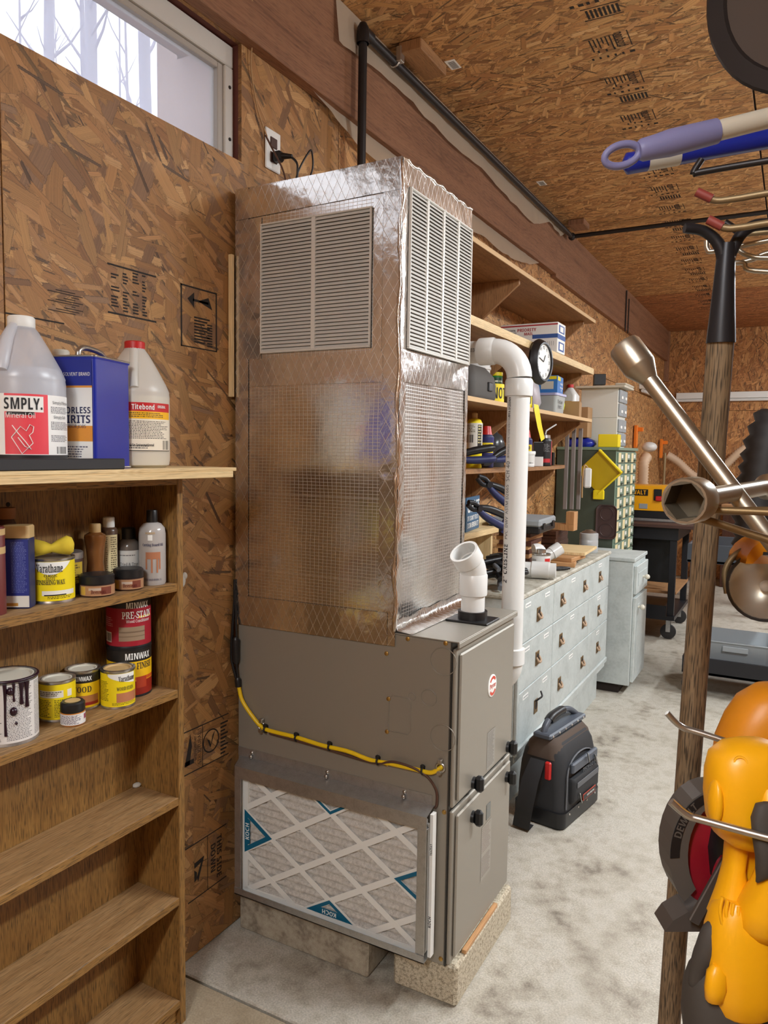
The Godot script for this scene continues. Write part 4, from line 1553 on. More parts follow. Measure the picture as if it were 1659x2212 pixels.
	# strip of plywood leaning by the wall
	solo("plywood_strip", "narrow upright plywood strip on the wall beside the foil duct", "strip", B().bx(0.0, 0.0, -0.009, 0.012, 0.392, 0.003, 0.001), "pine", Vector3(0.0012, 1.572, 0.017))


func sheet(called: String, label: String, pts: Array, x: float) -> void:
	var base := Vector3(x, pts[0][1], pts[0][0])
	var rows := []
	var f := FastNoiseLite.new()
	f.seed = 3
	f.frequency = 3.0
	var line := []
	for i in pts.size() - 1:
		for k in 4:
			var q := k / 4.0
			line.append([lerpf(pts[i][0], pts[i + 1][0], q), lerpf(pts[i][1], pts[i + 1][1], q), lerpf(pts[i][2], pts[i + 1][2], q)])
	line.append(pts[-1])
	for j in 9:
		var row := PackedVector3Array()
		for q in line:
			var y: float = lerpf(q[1], q[2], j / 8.0)
			var n := f.get_noise_2d(q[0] * 3.0, y * 1.2) * 0.5 + 0.5
			row.append(Vector3(x + 0.002 + n * 0.018 * (j / 8.0) + 0.006 * absf(sin(q[0] * 31.0)) * (j / 8.0), y, q[0]))
		rows.append(row)
	for r in rows:
		r.reverse()
	solo(called, label, "plastic sheet", W(base).loft(rows, false, false, false, Vector2(2, 0.2)), "poly_sheet", base)


func outlet() -> void:
	var base := Vector3(0.0006, 2.31, -0.178)
	var o := thing("wall_outlet", "ivory duplex outlet on the wall above the foil duct", "outlet", base)
	part(o, "cover_plate", B().bx(0, -0.058, -0.036, 0.006, 0.058, 0.036, 0.003), "white_metal")
	for y in [0.021, -0.021]:
		part(o, "socket", B().bx(0.0055, y - 0.015, -0.016, 0.009, y + 0.015, 0.016, 0.004), "rust_brown", "dark brown socket")
	var p := thing("power_plug", "black plug with looped cord in the wall outlet", "plug", Vector3(0.0098, 2.289, -0.178))
	part(p, "plug_body", B().bx(0, -0.015, -0.014, 0.03, 0.015, 0.014, 0.006).cyl(Vector3(0.028, 0, 0), Vector3(0.06, -0.004, -0.006), 0.010, 10, 0.006), "black_plastic")
	part(p, "cord", B().tube(curve([Vector3(0.055, -0.004, -0.006), Vector3(0.075, -0.03, -0.012), Vector3(0.07, -0.1, -0.01), Vector3(0.06, -0.142, 0.0)], 6), 0.0035, 6), "black_plastic")
	part(p, "cord", B().tube(curve([Vector3(0.06, -0.135, -0.005), Vector3(0.07, -0.05, -0.02), Vector3(0.085, 0.02, -0.055), Vector3(0.08, 0.028, -0.08), Vector3(0.07, -0.02, -0.095), Vector3(0.06, -0.10, -0.05), Vector3(0.055, -0.142, -0.02)], 7), 0.0028, 6), "black_plastic")
	solo("lamp_cord", "thin brown cord hanging past the outlet on to the foil duct", "wire", B().tube(curve([Vector3(0.014, 2.335, -0.13), Vector3(0.03, 2.30, -0.14), Vector3(0.06, 2.24, -0.15), Vector3(0.075, 2.19, -0.15), Vector3(0.08, 2.146, -0.14)], 7), 0.0027, 6), "brown_wire")


func power_cable() -> void:
	var base := Vector3(0.03, 0.66, 0.012)
	var o := thing("power_cable", "yellow power cable strapped along the near side of the furnace", "cable", base)
	var yl := curve([Vector3(0.030, 0.742, 0.010), Vector3(0.045, 0.70, 0.012), Vector3(0.085, 0.655, 0.010), Vector3(0.118, 0.632, 0.009), Vector3(0.16, 0.628, 0.009), Vector3(0.235, 0.627, 0.008), Vector3(0.32, 0.622, 0.009), Vector3(0.40, 0.622, 0.008), Vector3(0.47, 0.613, 0.008), Vector3(0.53, 0.617, 0.010), Vector3(0.60, 0.618, 0.010), Vector3(0.645, 0.618, 0.009), Vector3(0.668, 0.632, 0.006), Vector3(0.672, 0.636, 0.0)], 7)
	part(o, "jacket", W(base).tube(yl, 0.0058, 9), "yellow_cable")
	for q in [[0.128, 0.632], [0.235, 0.628], [0.345, 0.625], [0.495, 0.618], [0.625, 0.621]]:
		part(o, "zip_tie", W(base).tube(ring_path(Vector3(q[0], q[1] - 0.001, 0.009), 0.0105, Vector3.UP, Vector3.BACK, 12), 0.0026, 5).bx(q[0] - 0.004, q[1] + 0.006, 0.010, q[0] + 0.004, q[1] + 0.015, 0.019, 0.001), "black_plastic")
	for q in [[0.112, 0.636], [0.672, 0.637]]:
		var m := W(base)
		m.tube(ring_path(Vector3(q[0], q[1], 0.009), 0.011, Vector3.RIGHT, Vector3.UP, 16), 0.003, 6)
		m.bx(q[0] - 0.006, q[1] + 0.010, 0.003, q[0] + 0.006, q[1] + 0.022, 0.016, 0.002)
		m.cyl(Vector3(q[0], q[1] - 0.012, 0.002), Vector3(q[0], q[1] - 0.012, 0.018), 0.006, 8)
		part(o, "clamp", m, "steel", "bright steel cable clamp")
	var wb := Vector3(0.50, 0.60, 0.012)
	var wire := curve([Vector3(0.14, 0.620, 0.008), Vector3(0.25, 0.617, 0.008), Vector3(0.35, 0.613, 0.008), Vector3(0.44, 0.608, 0.008), Vector3(0.50, 0.612, 0.012), Vector3(0.545, 0.626, 0.014), Vector3(0.60, 0.622, 0.014), Vector3(0.64, 0.606, 0.012), Vector3(0.662, 0.575, 0.008), Vector3(0.664, 0.54, 0.007), Vector3(0.658, 0.527, 0.004)], 7)
	solo("thermostat_wire", "brown thermostat wire tied under the yellow cable on the furnace", "wire", W(wb).tube(wire, 0.0034, 7), "brown_wire", wb)
	var cb := Vector3(0.02, 0.85, 0.012)
	var c := thing("extension_lead", "black cord with connector hanging at the wall side of the furnace", "cord", cb)
	part(c, "cord", W(cb).tube(curve([Vector3(0.012, 1.05, 0.006), Vector3(0.012, 0.98, 0.008), Vector3(0.008, 0.90, 0.012), Vector3(0.006, 0.83, 0.014), Vector3(0.014, 0.79, 0.014), Vector3(0.030, 0.742, 0.010)], 7), 0.0042, 7), "black_plastic")
	part(c, "cord", W(cb).tube(curve([Vector3(0.016, 1.02, 0.006), Vector3(0.022, 0.93, 0.012), Vector3(0.026, 0.88, 0.014), Vector3(0.024, 0.82, 0.014), Vector3(0.030, 0.752, 0.012)], 7), 0.0035, 7), "black_plastic")
	part(c, "connector", W(cb).tube([Vector3(0.022, 0.885, 0.014), Vector3(0.023, 0.875, 0.014), Vector3(0.023, 0.815, 0.014), Vector3(0.024, 0.805, 0.014)], [0.005, 0.012, 0.011, 0.005], 8), "black_plastic")
	part(c, "connector", W(cb).tube([Vector3(0.027, 0.765, 0.011), Vector3(0.028, 0.758, 0.011), Vector3(0.030, 0.738, 0.011)], [0.006, 0.010, 0.009], 8), "black_plastic")


# ---------------------------------------------------------------- bookcase and what stands on it
func bookcase() -> void:
	var base := Vector3(0.075, 0.0, 0.82)
	var o := thing("bookcase", "shallow dark-stained oak bookcase against the left wall", "bookcase", base)
	part(o, "side_panel", W(base).bx(0.002, 0.0, 0.358, 0.150, 1.356, 0.377, 0.0015), "oak")
	part(o, "side_panel", W(base).bx(0.002, 0.0, 1.263, 0.150, 1.356, 1.282, 0.0015), "oak")
	part(o, "back_panel", W(base).bx(0.002, 0.0, 0.3772, 0.009, 1.354, 1.2628), "oak")
	part(o, "top_panel", W(base, 2).bx(0.002, 1.340, 0.3772, 0.150, 1.356, 1.2628, 0.001), "oak")
	for y in [1.107, 0.850, 0.583, 0.330, 0.065]:
		var s := part(o, "shelf", W(base, 2).bx(0.0092, y - 0.018, 0.3772, 0.146, y, 1.2628, 0.001), "oak_dusty")
		part(s, "edge_band", W(base, 2).bx(0.1462, y - 0.019, 0.3772, 0.149, y + 0.0004, 1.2628, 0.0008), "oak")
	part(o, "kick_board", W(base, 2).bx(0.125, 0.0, 0.3772, 0.137, 0.047, 1.2628), "oak")
	part(o, "screw_hole", W(base).cyl(Vector3(0.009, 1.305, 0.71), Vector3(0.0094, 1.305, 0.71), 0.005, 10), "dark_gap")
	solo("pine_board", "pale pine board lying across the top of the bookcase", "board", B(2).bx(-0.105, 0.0, -0.55, 0.105, 0.015, 0.52, 0.001).bx(-0.105, 0.0151, -0.562, 0.105, 0.0235, 0.52, 0.001), "pine", Vector3(0.107, 1.3565, 0.80))
	solo("dust_tuft", "grey cobweb tuft in the corner of the empty third shelf", "cobweb", B().ball(Vector3(0.018, 0.588, 0.386), Vector3(0.010, 0.006, 0.012), 7, 5), "fiber")
	solo("foam_blob", "dried white foam blob on the wall beside the bookcase", "foam", B().ball(Vector3.ZERO, Vector3(0.006, 0.018, 0.012), 8, 6).ball(Vector3(0.001, 0.012, -0.008), Vector3(0.005, 0.010, 0.010), 8, 6), "fiber", Vector3(0.0045, 1.075, 0.21))


func can(called: String, label: String, at: Vector3, r: float, h: float, body, lid, wrapper, ya: float, yb: float, a0: float, a1: float, group := "") -> Node3D:
	var o := thing(called, label, "can", at, 0.0, group)
	part(o, "body", B().lathe([Vector2(0, 0.0015), Vector2(r - 0.003, 0.0), Vector2(r + 0.001, 0.0), Vector2(r + 0.001, 0.003), Vector2(r, 0.005), Vector2(r, h - 0.006), Vector2(r + 0.0014, h - 0.004), Vector2(r + 0.0014, h), Vector2(r - 0.004, h), Vector2(r - 0.005, h - 0.004), Vector2(r - 0.008, h - 0.004)], 32), body)
	part(o, "lid", B().lathe([Vector2(r - 0.006, h - 0.005), Vector2(r - 0.006, h - 0.001), Vector2(r - 0.009, h - 0.001), Vector2(r - 0.011, h - 0.004), Vector2(0, h - 0.004)], 28), lid)
	if wrapper != null:
		part(o, "label", B().wrap(r + 0.0005, ya, yb, a0, a1, 28), wrapper)
	return o


func jug_body(r: float, h: float) -> Array:
	return [Vector2(0, 0.001), Vector2(r * 0.86, 0.0), Vector2(r * 0.97, 0.006), Vector2(r, 0.018), Vector2(r, h * 0.56), Vector2(r * 0.985, h * 0.585), Vector2(r * 0.99, h * 0.60), Vector2(r * 0.90, h * 0.66), Vector2(r * 0.62, h * 0.80), Vector2(r * 0.40, h * 0.90), Vector2(r * 0.30, h * 0.935), Vector2(r * 0.285, h * 0.965)]


func top_board_items() -> void:
	var Y := 1.3801
	var L := 1.3
	solo("black_bar", "worn black wood bar lying along the pine board in front of the clear jug", "bar", B(2).bx(-0.009, 0, -0.26, 0.009, 0.022, 0.26, 0.002), mat("black_wood", rgb(34, 32, 34), 0.6), Vector3(0.2005, Y, 0.845))
	# clear jug
	var at := Vector3(0.104, Y, 0.739)
	var r := 0.077
	var h := 0.29
	var o := thing("plastic_jug", "clear gallon jug with coral red label on the bookcase top", "jug", at)
	part(o, "shell", B().lathe(jug_body(r, h), 36), "clear_plastic")
	var liq := [Vector2(0, 0.003)]
	for p in jug_body(r, h):
		if p.y < h * 0.78:
			liq.append(Vector2(maxf(0, p.x - 0.003), maxf(0.003, p.y)))
	liq.append(Vector2(0, liq[-1].y))
	part(o, "oil", B().lathe(liq, 32), "oil")
	part(o, "cap", B().lathe([Vector2(0.024, h * 0.925), Vector2(0.0245, h * 0.93), Vector2(0.0245, h - 0.003), Vector2(0.022, h), Vector2(0, h)], 28), "white_metal")
	part(o, "handle", B().tube(curve([Vector3(0.008, h * 0.93, 0.022), Vector3(0.018, h * 0.86, 0.040), Vector3(0.030, h * 0.74, 0.058), Vector3(0.036, h * 0.63, 0.068)], 4), [0.008, 0.009, 0.0095, 0.01, 0.0105, 0.0105, 0.011, 0.011, 0.011, 0.011, 0.011, 0.010, 0.009], 10), "clear_plastic")
	lab("jug_label", 512, 192, rgb(240, 240, 238), [["r", rgb(232, 74, 86), 150, 0, 150, 166], ["r", rgb(30, 28, 30), 0, 168, 512, 24], ["r", rgb(30, 28, 30), 158, 40, 92, 18], ["p", rgb(70, 70, 76), 312, 32, 120, 22, 4, 3], ["p", rgb(70, 70, 76), 312, 74, 120, 24, 4, 4], ["p", rgb(70, 70, 76), 312, 112, 110, 20, 4, 5], ["b", rgb(30, 30, 30), 338, 144, 66, 20], ["p", rgb(60, 60, 60), 20, 20, 110, 130, 6, 8]])
	part(o, "label", B().wrap(r + 0.0006, 0.012, 0.140, L - 1.75, L + 1.6, 36), "jug_label")
	var t := B()
	t.words_round("SMPLY.", 0.021, r + 0.0016, 0.122, L - 0.35, 0.066)
	part(o, "lettering", B().wrap(r + 0.0009, 0.107, 0.136, L - 0.80, L + 0.10, 10), "ink_white")
	part(o, "lettering", t, "ink")
	part(o, "lettering", B().words_round("Mineral Oil", 0.010, r + 0.0016, 0.1005, L - 0.42, 0.05, false, false).words_round("1 US Gallon", 0.006, r + 0.0016, 0.019, L + 0.80, 0.04, false, false), "ink_white")
	part(o, "lettering", B().words_round("Simply Effective", 0.0075, r + 0.0016, 0.126, L + 0.66, 0.06, false, false).words_round("Simply Safe", 0.0075, r + 0.0016, 0.099, L + 0.6, 0.045, false, false), "ink")
	# drawn board and knife in white outline
	var sk := []
	for q in [[-0.62, 0.060], [-0.42, 0.080], [-0.30, 0.072], [-0.22, 0.084], [-0.14, 0.080], [-0.16, 0.070], [-0.24, 0.064], [-0.16, 0.050], [-0.40, 0.030], [-0.62, 0.060]]:
		sk.append(Vector3((r + 0.0016) * sin(L + q[0]), q[1], (r + 0.0016) * cos(L + q[0])))
	var kn := []
	for q in [[-0.60, 0.082], [-0.48, 0.068], [-0.32, 0.052], [-0.20, 0.038], [-0.34, 0.044], [-0.48, 0.060]]:
		kn.append(Vector3((r + 0.0016) * sin(L + q[0]), q[1], (r + 0.0016) * cos(L + q[0])))
	part(o, "emblem", B().tube(sk, 0.0009, 5).tube(kn, 0.0009, 5), "ink_white")
	# square tin, blue sides and a white front
	var a := Vector3(0.112, Y, 0.583)
	var turn := atan2(0.963, -0.27) # its blue side looks into the room
	var w := 0.10
	var d := 0.13
	var ht := 0.226
	var c := thing("square_tin", "tall square tin with glossy blue side and white label on the bookcase top", "can", a, turn)
	var rings := []
	for q in [[0.0, 0.0], [0.003, 0.001], [0.006, -0.001], [ht - 0.006, -0.001], [ht - 0.004, 0.001], [ht, 0.001], [ht, -0.002], [ht - 0.003, -0.003]]:
		rings.append(rrect(d + q[1] * 2, w + q[1] * 2, 0.008, q[0]))
	part(c, "body", B().loft(rings), "blue_gloss")
	part(c, "rim", B().tube(closed(rrect(d + 0.001, w + 0.001, 0.008, ht)), 0.0022, 6), "steel")
	part(c, "rim", B().tube(closed(rrect(d + 0.001, w + 0.001, 0.008, 0.003)), 0.002, 6), "steel")
	lab("tin_label", 128, 256, rgb(232, 232, 230), [["r", rgb(30, 44, 140), 0, 0, 128, 62], ["r", rgb(222, 148, 60), 20, 62, 108, 5], ["r", rgb(214, 140, 44), 0, 160, 128, 38], ["p", rgb(90, 90, 110), 4, 210, 110, 40, 6, 3]])
	part(c, "label", B().quad_uv(Vector3(-d / 2 - 0.0006, 0.008, -w / 2 + 0.006), Vector3(-d / 2 - 0.0006, 0.008, w / 2 - 0.006), Vector3(-d / 2 - 0.0006, ht - 0.008, w / 2 - 0.006), Vector3(-d / 2 - 0.0006, ht - 0.008, -w / 2 + 0.006)), "tin_label")
	var X := -d / 2 - 0.0012
	part(c, "lettering", B().words("ODORLESS", 0.013, Vector3(X, 0.118, 0.0), Vector3(0, 0, 1), Vector3.UP, 0.08).words("SPIRITS", 0.016, Vector3(X, 0.100, 0.0), Vector3(0, 0, 1), Vector3.UP, 0.08).words("INTERIOR JOBS", 0.008, Vector3(X, 0.085, 0.0), Vector3(0, 0, 1), Vector3.UP, 0.08, false, false), "navy")
	part(c, "lettering", B().words("SOLVENT BRAND", 0.007, Vector3(X, 0.190, 0.01), Vector3(0, 0, 1), Vector3.UP, 0.06, false, false), "ink_white")
	part(c, "carry_handle", B().tube(curve([Vector3(-0.045, ht, 0.0), Vector3(-0.042, ht + 0.014, 0.0), Vector3(-0.02, ht + 0.022, 0.0), Vector3(0.03, ht + 0.018, 0.0), Vector3(0.05, ht + 0.004, 0.0)], 5), 0.006, 6), "steel")
	# white-capped bottle behind
	var wb := thing("capped_bottle", "white-capped bottle half hidden behind the square tin", "bottle", Vector3(0.032, Y, 0.595))
	part(wb, "body", B().lathe([Vector2(0, 0), Vector2(0.027, 0), Vector2(0.028, 0.01), Vector2(0.028, 0.17), Vector2(0.014, 0.215)], 20), "milky_plastic")
	part(wb, "cap", B().lathe([Vector2(0.0175, 0.21), Vector2(0.0175, 0.246), Vector2(0.015, 0.249), Vector2(0, 0.249)], 20), "off_white")
	L = 1.02
	# glue jug with red cap
	at = Vector3(0.086, Y, 0.441)
	r = 0.0755
	h = 0.284
	var g := thing("glue_jug", "gallon glue jug with red cap and yellow red label at the end of the board", "jug", at)
	part(g, "shell", B().lathe(jug_body(r, h), 36), "milky_plastic")
	var gl := [Vector2(0, 0.003)]
	for p in jug_body(r, h):
		if p.y < h * 0.57:
			gl.append(Vector2(maxf(0, p.x - 0.002), maxf(0.003, p.y)))
	gl.append(Vector2(0, gl[-1].y))
	part(g, "glue", B().lathe(gl, 32), "glue")
	part(g, "cap", B().lathe([Vector2(0.0225, h * 0.94), Vector2(0.0225, h - 0.002), Vector2(0.020, h), Vector2(0, h)], 24), "red")
	part(g, "handle", B().tube(curve([Vector3(0.014, h * 0.92, 0.016), Vector3(0.028, h * 0.82, 0.03), Vector3(0.042, h * 0.72, 0.044), Vector3(0.05, h * 0.62, 0.05)], 4), 0.010, 10), "milky_plastic")
	lab("glue_label", 256, 224, rgb(236, 226, 206), [["r", rgb(196, 30, 34), 0, 0, 256, 40], ["r", rgb(244, 184, 24), 0, 40, 256, 34], ["p", rgb(90, 70, 30), 60, 46, 150, 24, 8, 2], ["p", rgb(60, 56, 50), 16, 84, 230, 84, 7, 3], ["b", rgb(30, 30, 30), 206, 172, 40, 42], ["p", rgb(40, 40, 40), 16, 196, 130, 20, 9, 4], ["r", rgb(40, 36, 30), 0, 218, 256, 4]])
	part(g, "label", B().wrap(r + 0.0006, 0.036, 0.144, L - 0.9, L + 1.05, 24), "glue_label")
	part(g, "lettering", B().words_round("Titebond", 0.012, r + 0.0014, 0.1345, L + 0.02, 0.05).words_round("ORIGINAL", 0.006, r + 0.0014, 0.136, L + 0.62, 0.025), "ink_white")
	part(g, "lettering", B().words_round("Franklin International", 0.006, r + 0.0014, 0.051, L - 0.1, 0.065), "ink")


func rrect(w: float, d: float, r: float, y: float, per := 4) -> PackedVector3Array:
	var out := PackedVector3Array()
	for q in [[1, 1, 0.0], [-1, 1, PI / 2], [-1, -1, PI], [1, -1, PI * 1.5]]:
		for k in per + 1:
			var a: float = q[2] + PI / 2 * k / per
			out.append(Vector3(q[0] * (w / 2 - r) + cos(a) * r, y, q[1] * (d / 2 - r) + sin(a) * r))
	return out


func closed(r: PackedVector3Array) -> Array:
	var out := []
	for p in r:
		out.append(p)
	out.append(r[0])
	return out


func jar(called: String, label: String, at: Vector3, r: float, h: float, glass, lid, wrapper, group := "") -> Node3D:
	var o := thing(called, label, "jar", at, 0.0, group)
	var k := h * 0.55
	part(o, "body", B().lathe([Vector2(0, 0), Vector2(r * 0.92, 0), Vector2(r * 0.99, 0.004), Vector2(r * 0.99, k), Vector2(r * 0.9, k + 0.002)], 28), glass)
	part(o, "lid", B().lathe([Vector2(r * 0.95, k + 0.0005), Vector2(r, k + 0.002), Vector2(r, h - 0.003), Vector2(r - 0.003, h), Vector2(0, h)], 28), lid)
	if wrapper != null:
		part(o, "label", B().wrap(r * 0.99 + 0.0006, 0.003, k - 0.001, -0.9, 2.5, 24), wrapper)
	return o


func first_shelf_items() -> void:
	var Y := 1.1074
	var L := 0.85
	# can of wax
	var o := can("wax_can", "yellow and white finishing wax can below the yellow sponge", Vector3(0.08, Y, 0.664), 0.043, 0.092, "steel", "galvanized", lab("wax_label", 256, 160, rgb(242, 218, 20), [["r", rgb(236, 234, 226), 96, 118, 130, 20], ["r", rgb(30, 28, 26), 104, 134, 80, 5], ["p", rgb(60, 56, 30), 8, 60, 60, 80, 7, 3], ["p", rgb(70, 66, 30), 116, 142, 100, 12, 6, 5]]), 0.006, 0.086, L - 1.6, L + 1.6)
	var arc := []
	for k in 15:
		var f := -0.95 + 1.9 * k / 14.0
		arc.append(f)
	var wh := B()
	var up := []
	var dn := []
	for f in arc:
		up.append(Vector3(0.0442 * sin(L + f), 0.0855, 0.0442 * cos(L + f)))
		dn.append(Vector3(0.0442 * sin(L + f), 0.0855 - 0.026 * (1.0 - f * f / 0.91), 0.0442 * cos(L + f)))
	wh.loft([PackedVector3Array(dn), PackedVector3Array(up)], false, false, false)
	part(o, "label", wh, "ink_white")
	part(o, "lettering", B().words_round("Varathane", 0.017, 0.0449, 0.073, L - 0.05, 0.052, true), "ink")
	part(o, "lettering", B().words_round("PASTE", 0.005, 0.0449, 0.052, L, 0.03, false, false).words_round("FINISHING WAX", 0.0095, 0.0449, 0.0445, L, 0.056, true).words_round("CLASSIC", 0.005, 0.0449, 0.058, L, 0.025), "ink")
	var sp := thing("sponge", "yellow figure-eight sponge on the wax can", "sponge", Vector3(0.08, Y + 0.0924, 0.664))
	part(sp, "foam", B().tube([Vector3(-0.022, 0.018, 0.036), Vector3(-0.021, 0.018, 0.034), Vector3(-0.016, 0.018, 0.026), Vector3(-0.008, 0.017, 0.012), Vector3(0.0, 0.016, 0.0), Vector3(0.010, 0.019, -0.014), Vector3(0.018, 0.021, -0.026), Vector3(0.023, 0.022, -0.033), Vector3(0.024, 0.022, -0.035)], [0.004, 0.013, 0.0178, 0.014, 0.0085, 0.0165, 0.0205, 0.015, 0.005], 18), "sponge")
	# blue tin with tan lid
	var bt := thing("blue_tin", "narrow blue upright tin with stained tan lid on the first shelf", "tin", Vector3(0.082, Y, 0.741), 0.62)
	part(bt, "body", B().loft([rrect(0.050, 0.036, 0.006, 0.0), rrect(0.052, 0.038, 0.006, 0.004), rrect(0.052, 0.038, 0.006, 0.135), rrect(0.050, 0.036, 0.006, 0.138)]), "navy")
	lab("blue_tin_label", 96, 224, rgb(38, 50, 132), [["r", rgb(226, 224, 216), 0, 186, 96, 38], ["r", rgb(196, 140, 60), 6, 210, 50, 10], ["p", rgb(120, 132, 190), 34, 8, 56, 170, 5, 7], ["r", rgb(70, 110, 120), 0, 70, 16, 100]])
	part(bt, "label", B().quad_uv(Vector3(-0.025, 0.003, 0.0195), Vector3(0.025, 0.003, 0.0195), Vector3(0.025, 0.136, 0.0195), Vector3(-0.025, 0.136, 0.0195)), "blue_tin_label")
	part(bt, "lid", B().loft([rrect(0.053, 0.039, 0.007, 0.1385), rrect(0.053, 0.039, 0.007, 0.160), rrect(0.049, 0.035, 0.007, 0.163)]), "tan_lid")
	# rusty-capped bottle and red tin at the frame's edge
	var rb := thing("rusty_bottle", "bottle with ribbed rusty cap behind the blue tin", "bottle", Vector3(0.036, Y, 0.735))
	part(rb, "body", B().lathe([Vector2(0, 0), Vector2(0.024, 0), Vector2(0.024, 0.15), Vector2(0.014, 0.175)], 16), "rust_brown")
	part(rb, "cap", B().lathe([Vector2(0.019, 0.172), Vector2(0.019, 0.194), Vector2(0, 0.194)], 18), mat("rusty_cap", rgb(150, 104, 70), 0.7, 0.2))
	var rt := thing("red_tin", "dark red tin at the left end of the first shelf", "can", Vector3(0.092, Y, 0.812))
	part(rt, "body", B().lathe([Vector2(0, 0), Vector2(0.030, 0), Vector2(0.030, 0.163), Vector2(0.028, 0.166), Vector2(0, 0.166)], 22), mat("dark_red", rgb(104, 36, 30), 0.5))
	part(rt, "band", B().lathe([Vector2(0.0305, 0.115), Vector2(0.0305, 0.128)], 22).lathe([Vector2(0.0305, 0.150), Vector2(0.0305, 0.162)], 22), "tan_lid")
	# dark jar with worn yellow label
	var dj := thing("stained_jar", "dark stained jar with torn yellow label behind the wax can", "jar", Vector3(0.041, Y, 0.594))
	part(dj, "body", B().lathe([Vector2(0, 0), Vector2(0.029, 0), Vector2(0.0305, 0.004), Vector2(0.0305, 0.075), Vector2(0.028, 0.079)], 24), "rust_brown")
	lab("torn_label", 128, 96, rgb(204, 174, 60), [["p", rgb(70, 58, 30), 6, 8, 112, 80, 8, 9], ["r", rgb(84, 66, 40), 0, 60, 30, 20], ["r", rgb(84, 66, 40), 90, 70, 38, 26], ["r", rgb(60, 44, 30), 40, 0, 18, 10]])
	part(dj, "label", B().wrap(0.0311, 0.008, 0.07, L - 1.2, L + 1.2, 16), "torn_label")
	part(dj, "lid", B().lathe([Vector2(0.031, 0.0765), Vector2(0.0315, 0.079), Vector2(0.0315, 0.090), Vector2(0.028, 0.0925), Vector2(0, 0.0925)], 24), "galvanized")
	# waisted amber bottle
	var am := thing("amber_bottle", "waisted amber oil bottle with tan cap", "bottle", Vector3(0.048, Y, 0.527))
	part(am, "body", B().lathe([Vector2(0, 0), Vector2(0.021, 0), Vector2(0.0225, 0.006), Vector2(0.020, 0.035), Vector2(0.0175, 0.06), Vector2(0.0195, 0.09), Vector2(0.0235, 0.116), Vector2(0.022, 0.122), Vector2(0.012, 0.128)], 24), "amber")
	part(am, "cap", B().lathe([Vector2(0.0125, 0.1275), Vector2(0.0125, 0.145), Vector2(0.011, 0.147), Vector2(0, 0.147)], 18), "tan_lid")
	var ab := thing("label_bottle", "slim amber bottle with cream label and white cap", "bottle", Vector3(0.036, Y, 0.478))
	part(ab, "body", B().lathe([Vector2(0, 0), Vector2(0.019, 0), Vector2(0.0195, 0.005), Vector2(0.0195, 0.126), Vector2(0.017, 0.132), Vector2(0.012, 0.135)], 22), mat("smoke_brown", rgb(92, 70, 56), 0.3))
	lab("cream_label", 64, 128, rgb(222, 206, 160), [["p", rgb(90, 76, 50), 8, 6, 10, 116, 5, 3], ["p", rgb(90, 76, 50), 30, 6, 28, 116, 6, 4]])
	part(ab, "label", B().wrap(0.0200, 0.008, 0.118, L - 0.6, L + 1.1, 12), "cream_label")
	part(ab, "cap", B().lathe([Vector2(0.013, 0.1345), Vector2(0.013, 0.156), Vector2(0.011, 0.158), Vector2(0, 0.158)], 18), "white_metal")
	# clear bottle with black cap
	var tt := thing("varnish_bottle", "small clear bottle with white label and black cap between other bottles", "bottle", Vector3(0.045, Y, 0.428))
	part(tt, "body", B().lathe([Vector2(0, 0), Vector2(0.024, 0), Vector2(0.0255, 0.005), Vector2(0.0255, 0.085), Vector2(0.022, 0.097), Vector2(0.014, 0.104)], 24), mat("smoky_clear", rgb(112, 104, 98), 0.2))
	lab("white_label", 128, 96, rgb(226, 226, 222), [["p", rgb(90, 90, 90), 12, 14, 104, 8, 7, 3], ["r", rgb(120, 120, 120), 12, 70, 104, 2], ["p", rgb(70, 70, 70), 16, 76, 96, 10, 8, 5]])
	part(tt, "label", B().wrap(0.0261, 0.010, 0.078, L - 1.1, L + 1.1, 16), "white_label")
	part(tt, "lettering", B().words_round("Tried & True", 0.0085, 0.0266, 0.046, L, 0.044, true, false), "ink")
	part(tt, "cap", B().lathe([Vector2(0.0155, 0.1035), Vector2(0.0155, 0.128), Vector2(0.0135, 0.130), Vector2(0, 0.130)], 20), "black_plastic")
	# tall oil bottle
	var ob := thing("board_oil_bottle", "tall clear oil bottle with black cap beside the bookcase end panel", "bottle", Vector3(0.105, Y, 0.412))
	part(ob, "body", B().lathe([Vector2(0, 0), Vector2(0.0285, 0), Vector2(0.0305, 0.005), Vector2(0.0305, 0.118), Vector2(0.0285, 0.132), Vector2(0.020, 0.142), Vector2(0.012, 0.145)], 28), mat("clear_grey", rgb(178, 172, 168), 0.15))
	part(ob, "cap", B().lathe([Vector2(0.0125, 0.1445), Vector2(0.0125, 0.171), Vector2(0.0115, 0.173), Vector2(0, 0.173)], 20), "black_plastic")
	part(ob, "lettering", B().words_round("Cutting Board Oil", 0.0085, 0.0311, 0.094, L, 0.05, true), "navy")
	part(ob, "lettering", B().words_round("HOWARD", 0.005, 0.0311, 0.122, L - 0.2, 0.022), "tan_lid")
	var em := B()
	em.wrap(0.0310, 0.105, 0.118, L - 0.38, L - 0.04, 6)
	part(ob, "emblem", em, "ink_white")
	var tb := B()
	tb.wrap(0.0312, 0.062, 0.078, L - 0.55, L + 0.55, 8)
	for q in [-0.5, -0.1, 0.3, 0.5]:
		tb.wrap(0.0312, 0.030 if absf(q) < 0.4 else 0.038, 0.062, L + q - 0.06, L + q + 0.06, 2)
	part(ob, "table_picture", tb, mat("table_print", rgb(178, 116, 82), 0.5))
	part(ob, "lettering", B().words_round("FOOD GRADE MINERAL OIL", 0.0045, 0.0311, 0.014, L, 0.04, false, false), "navy")
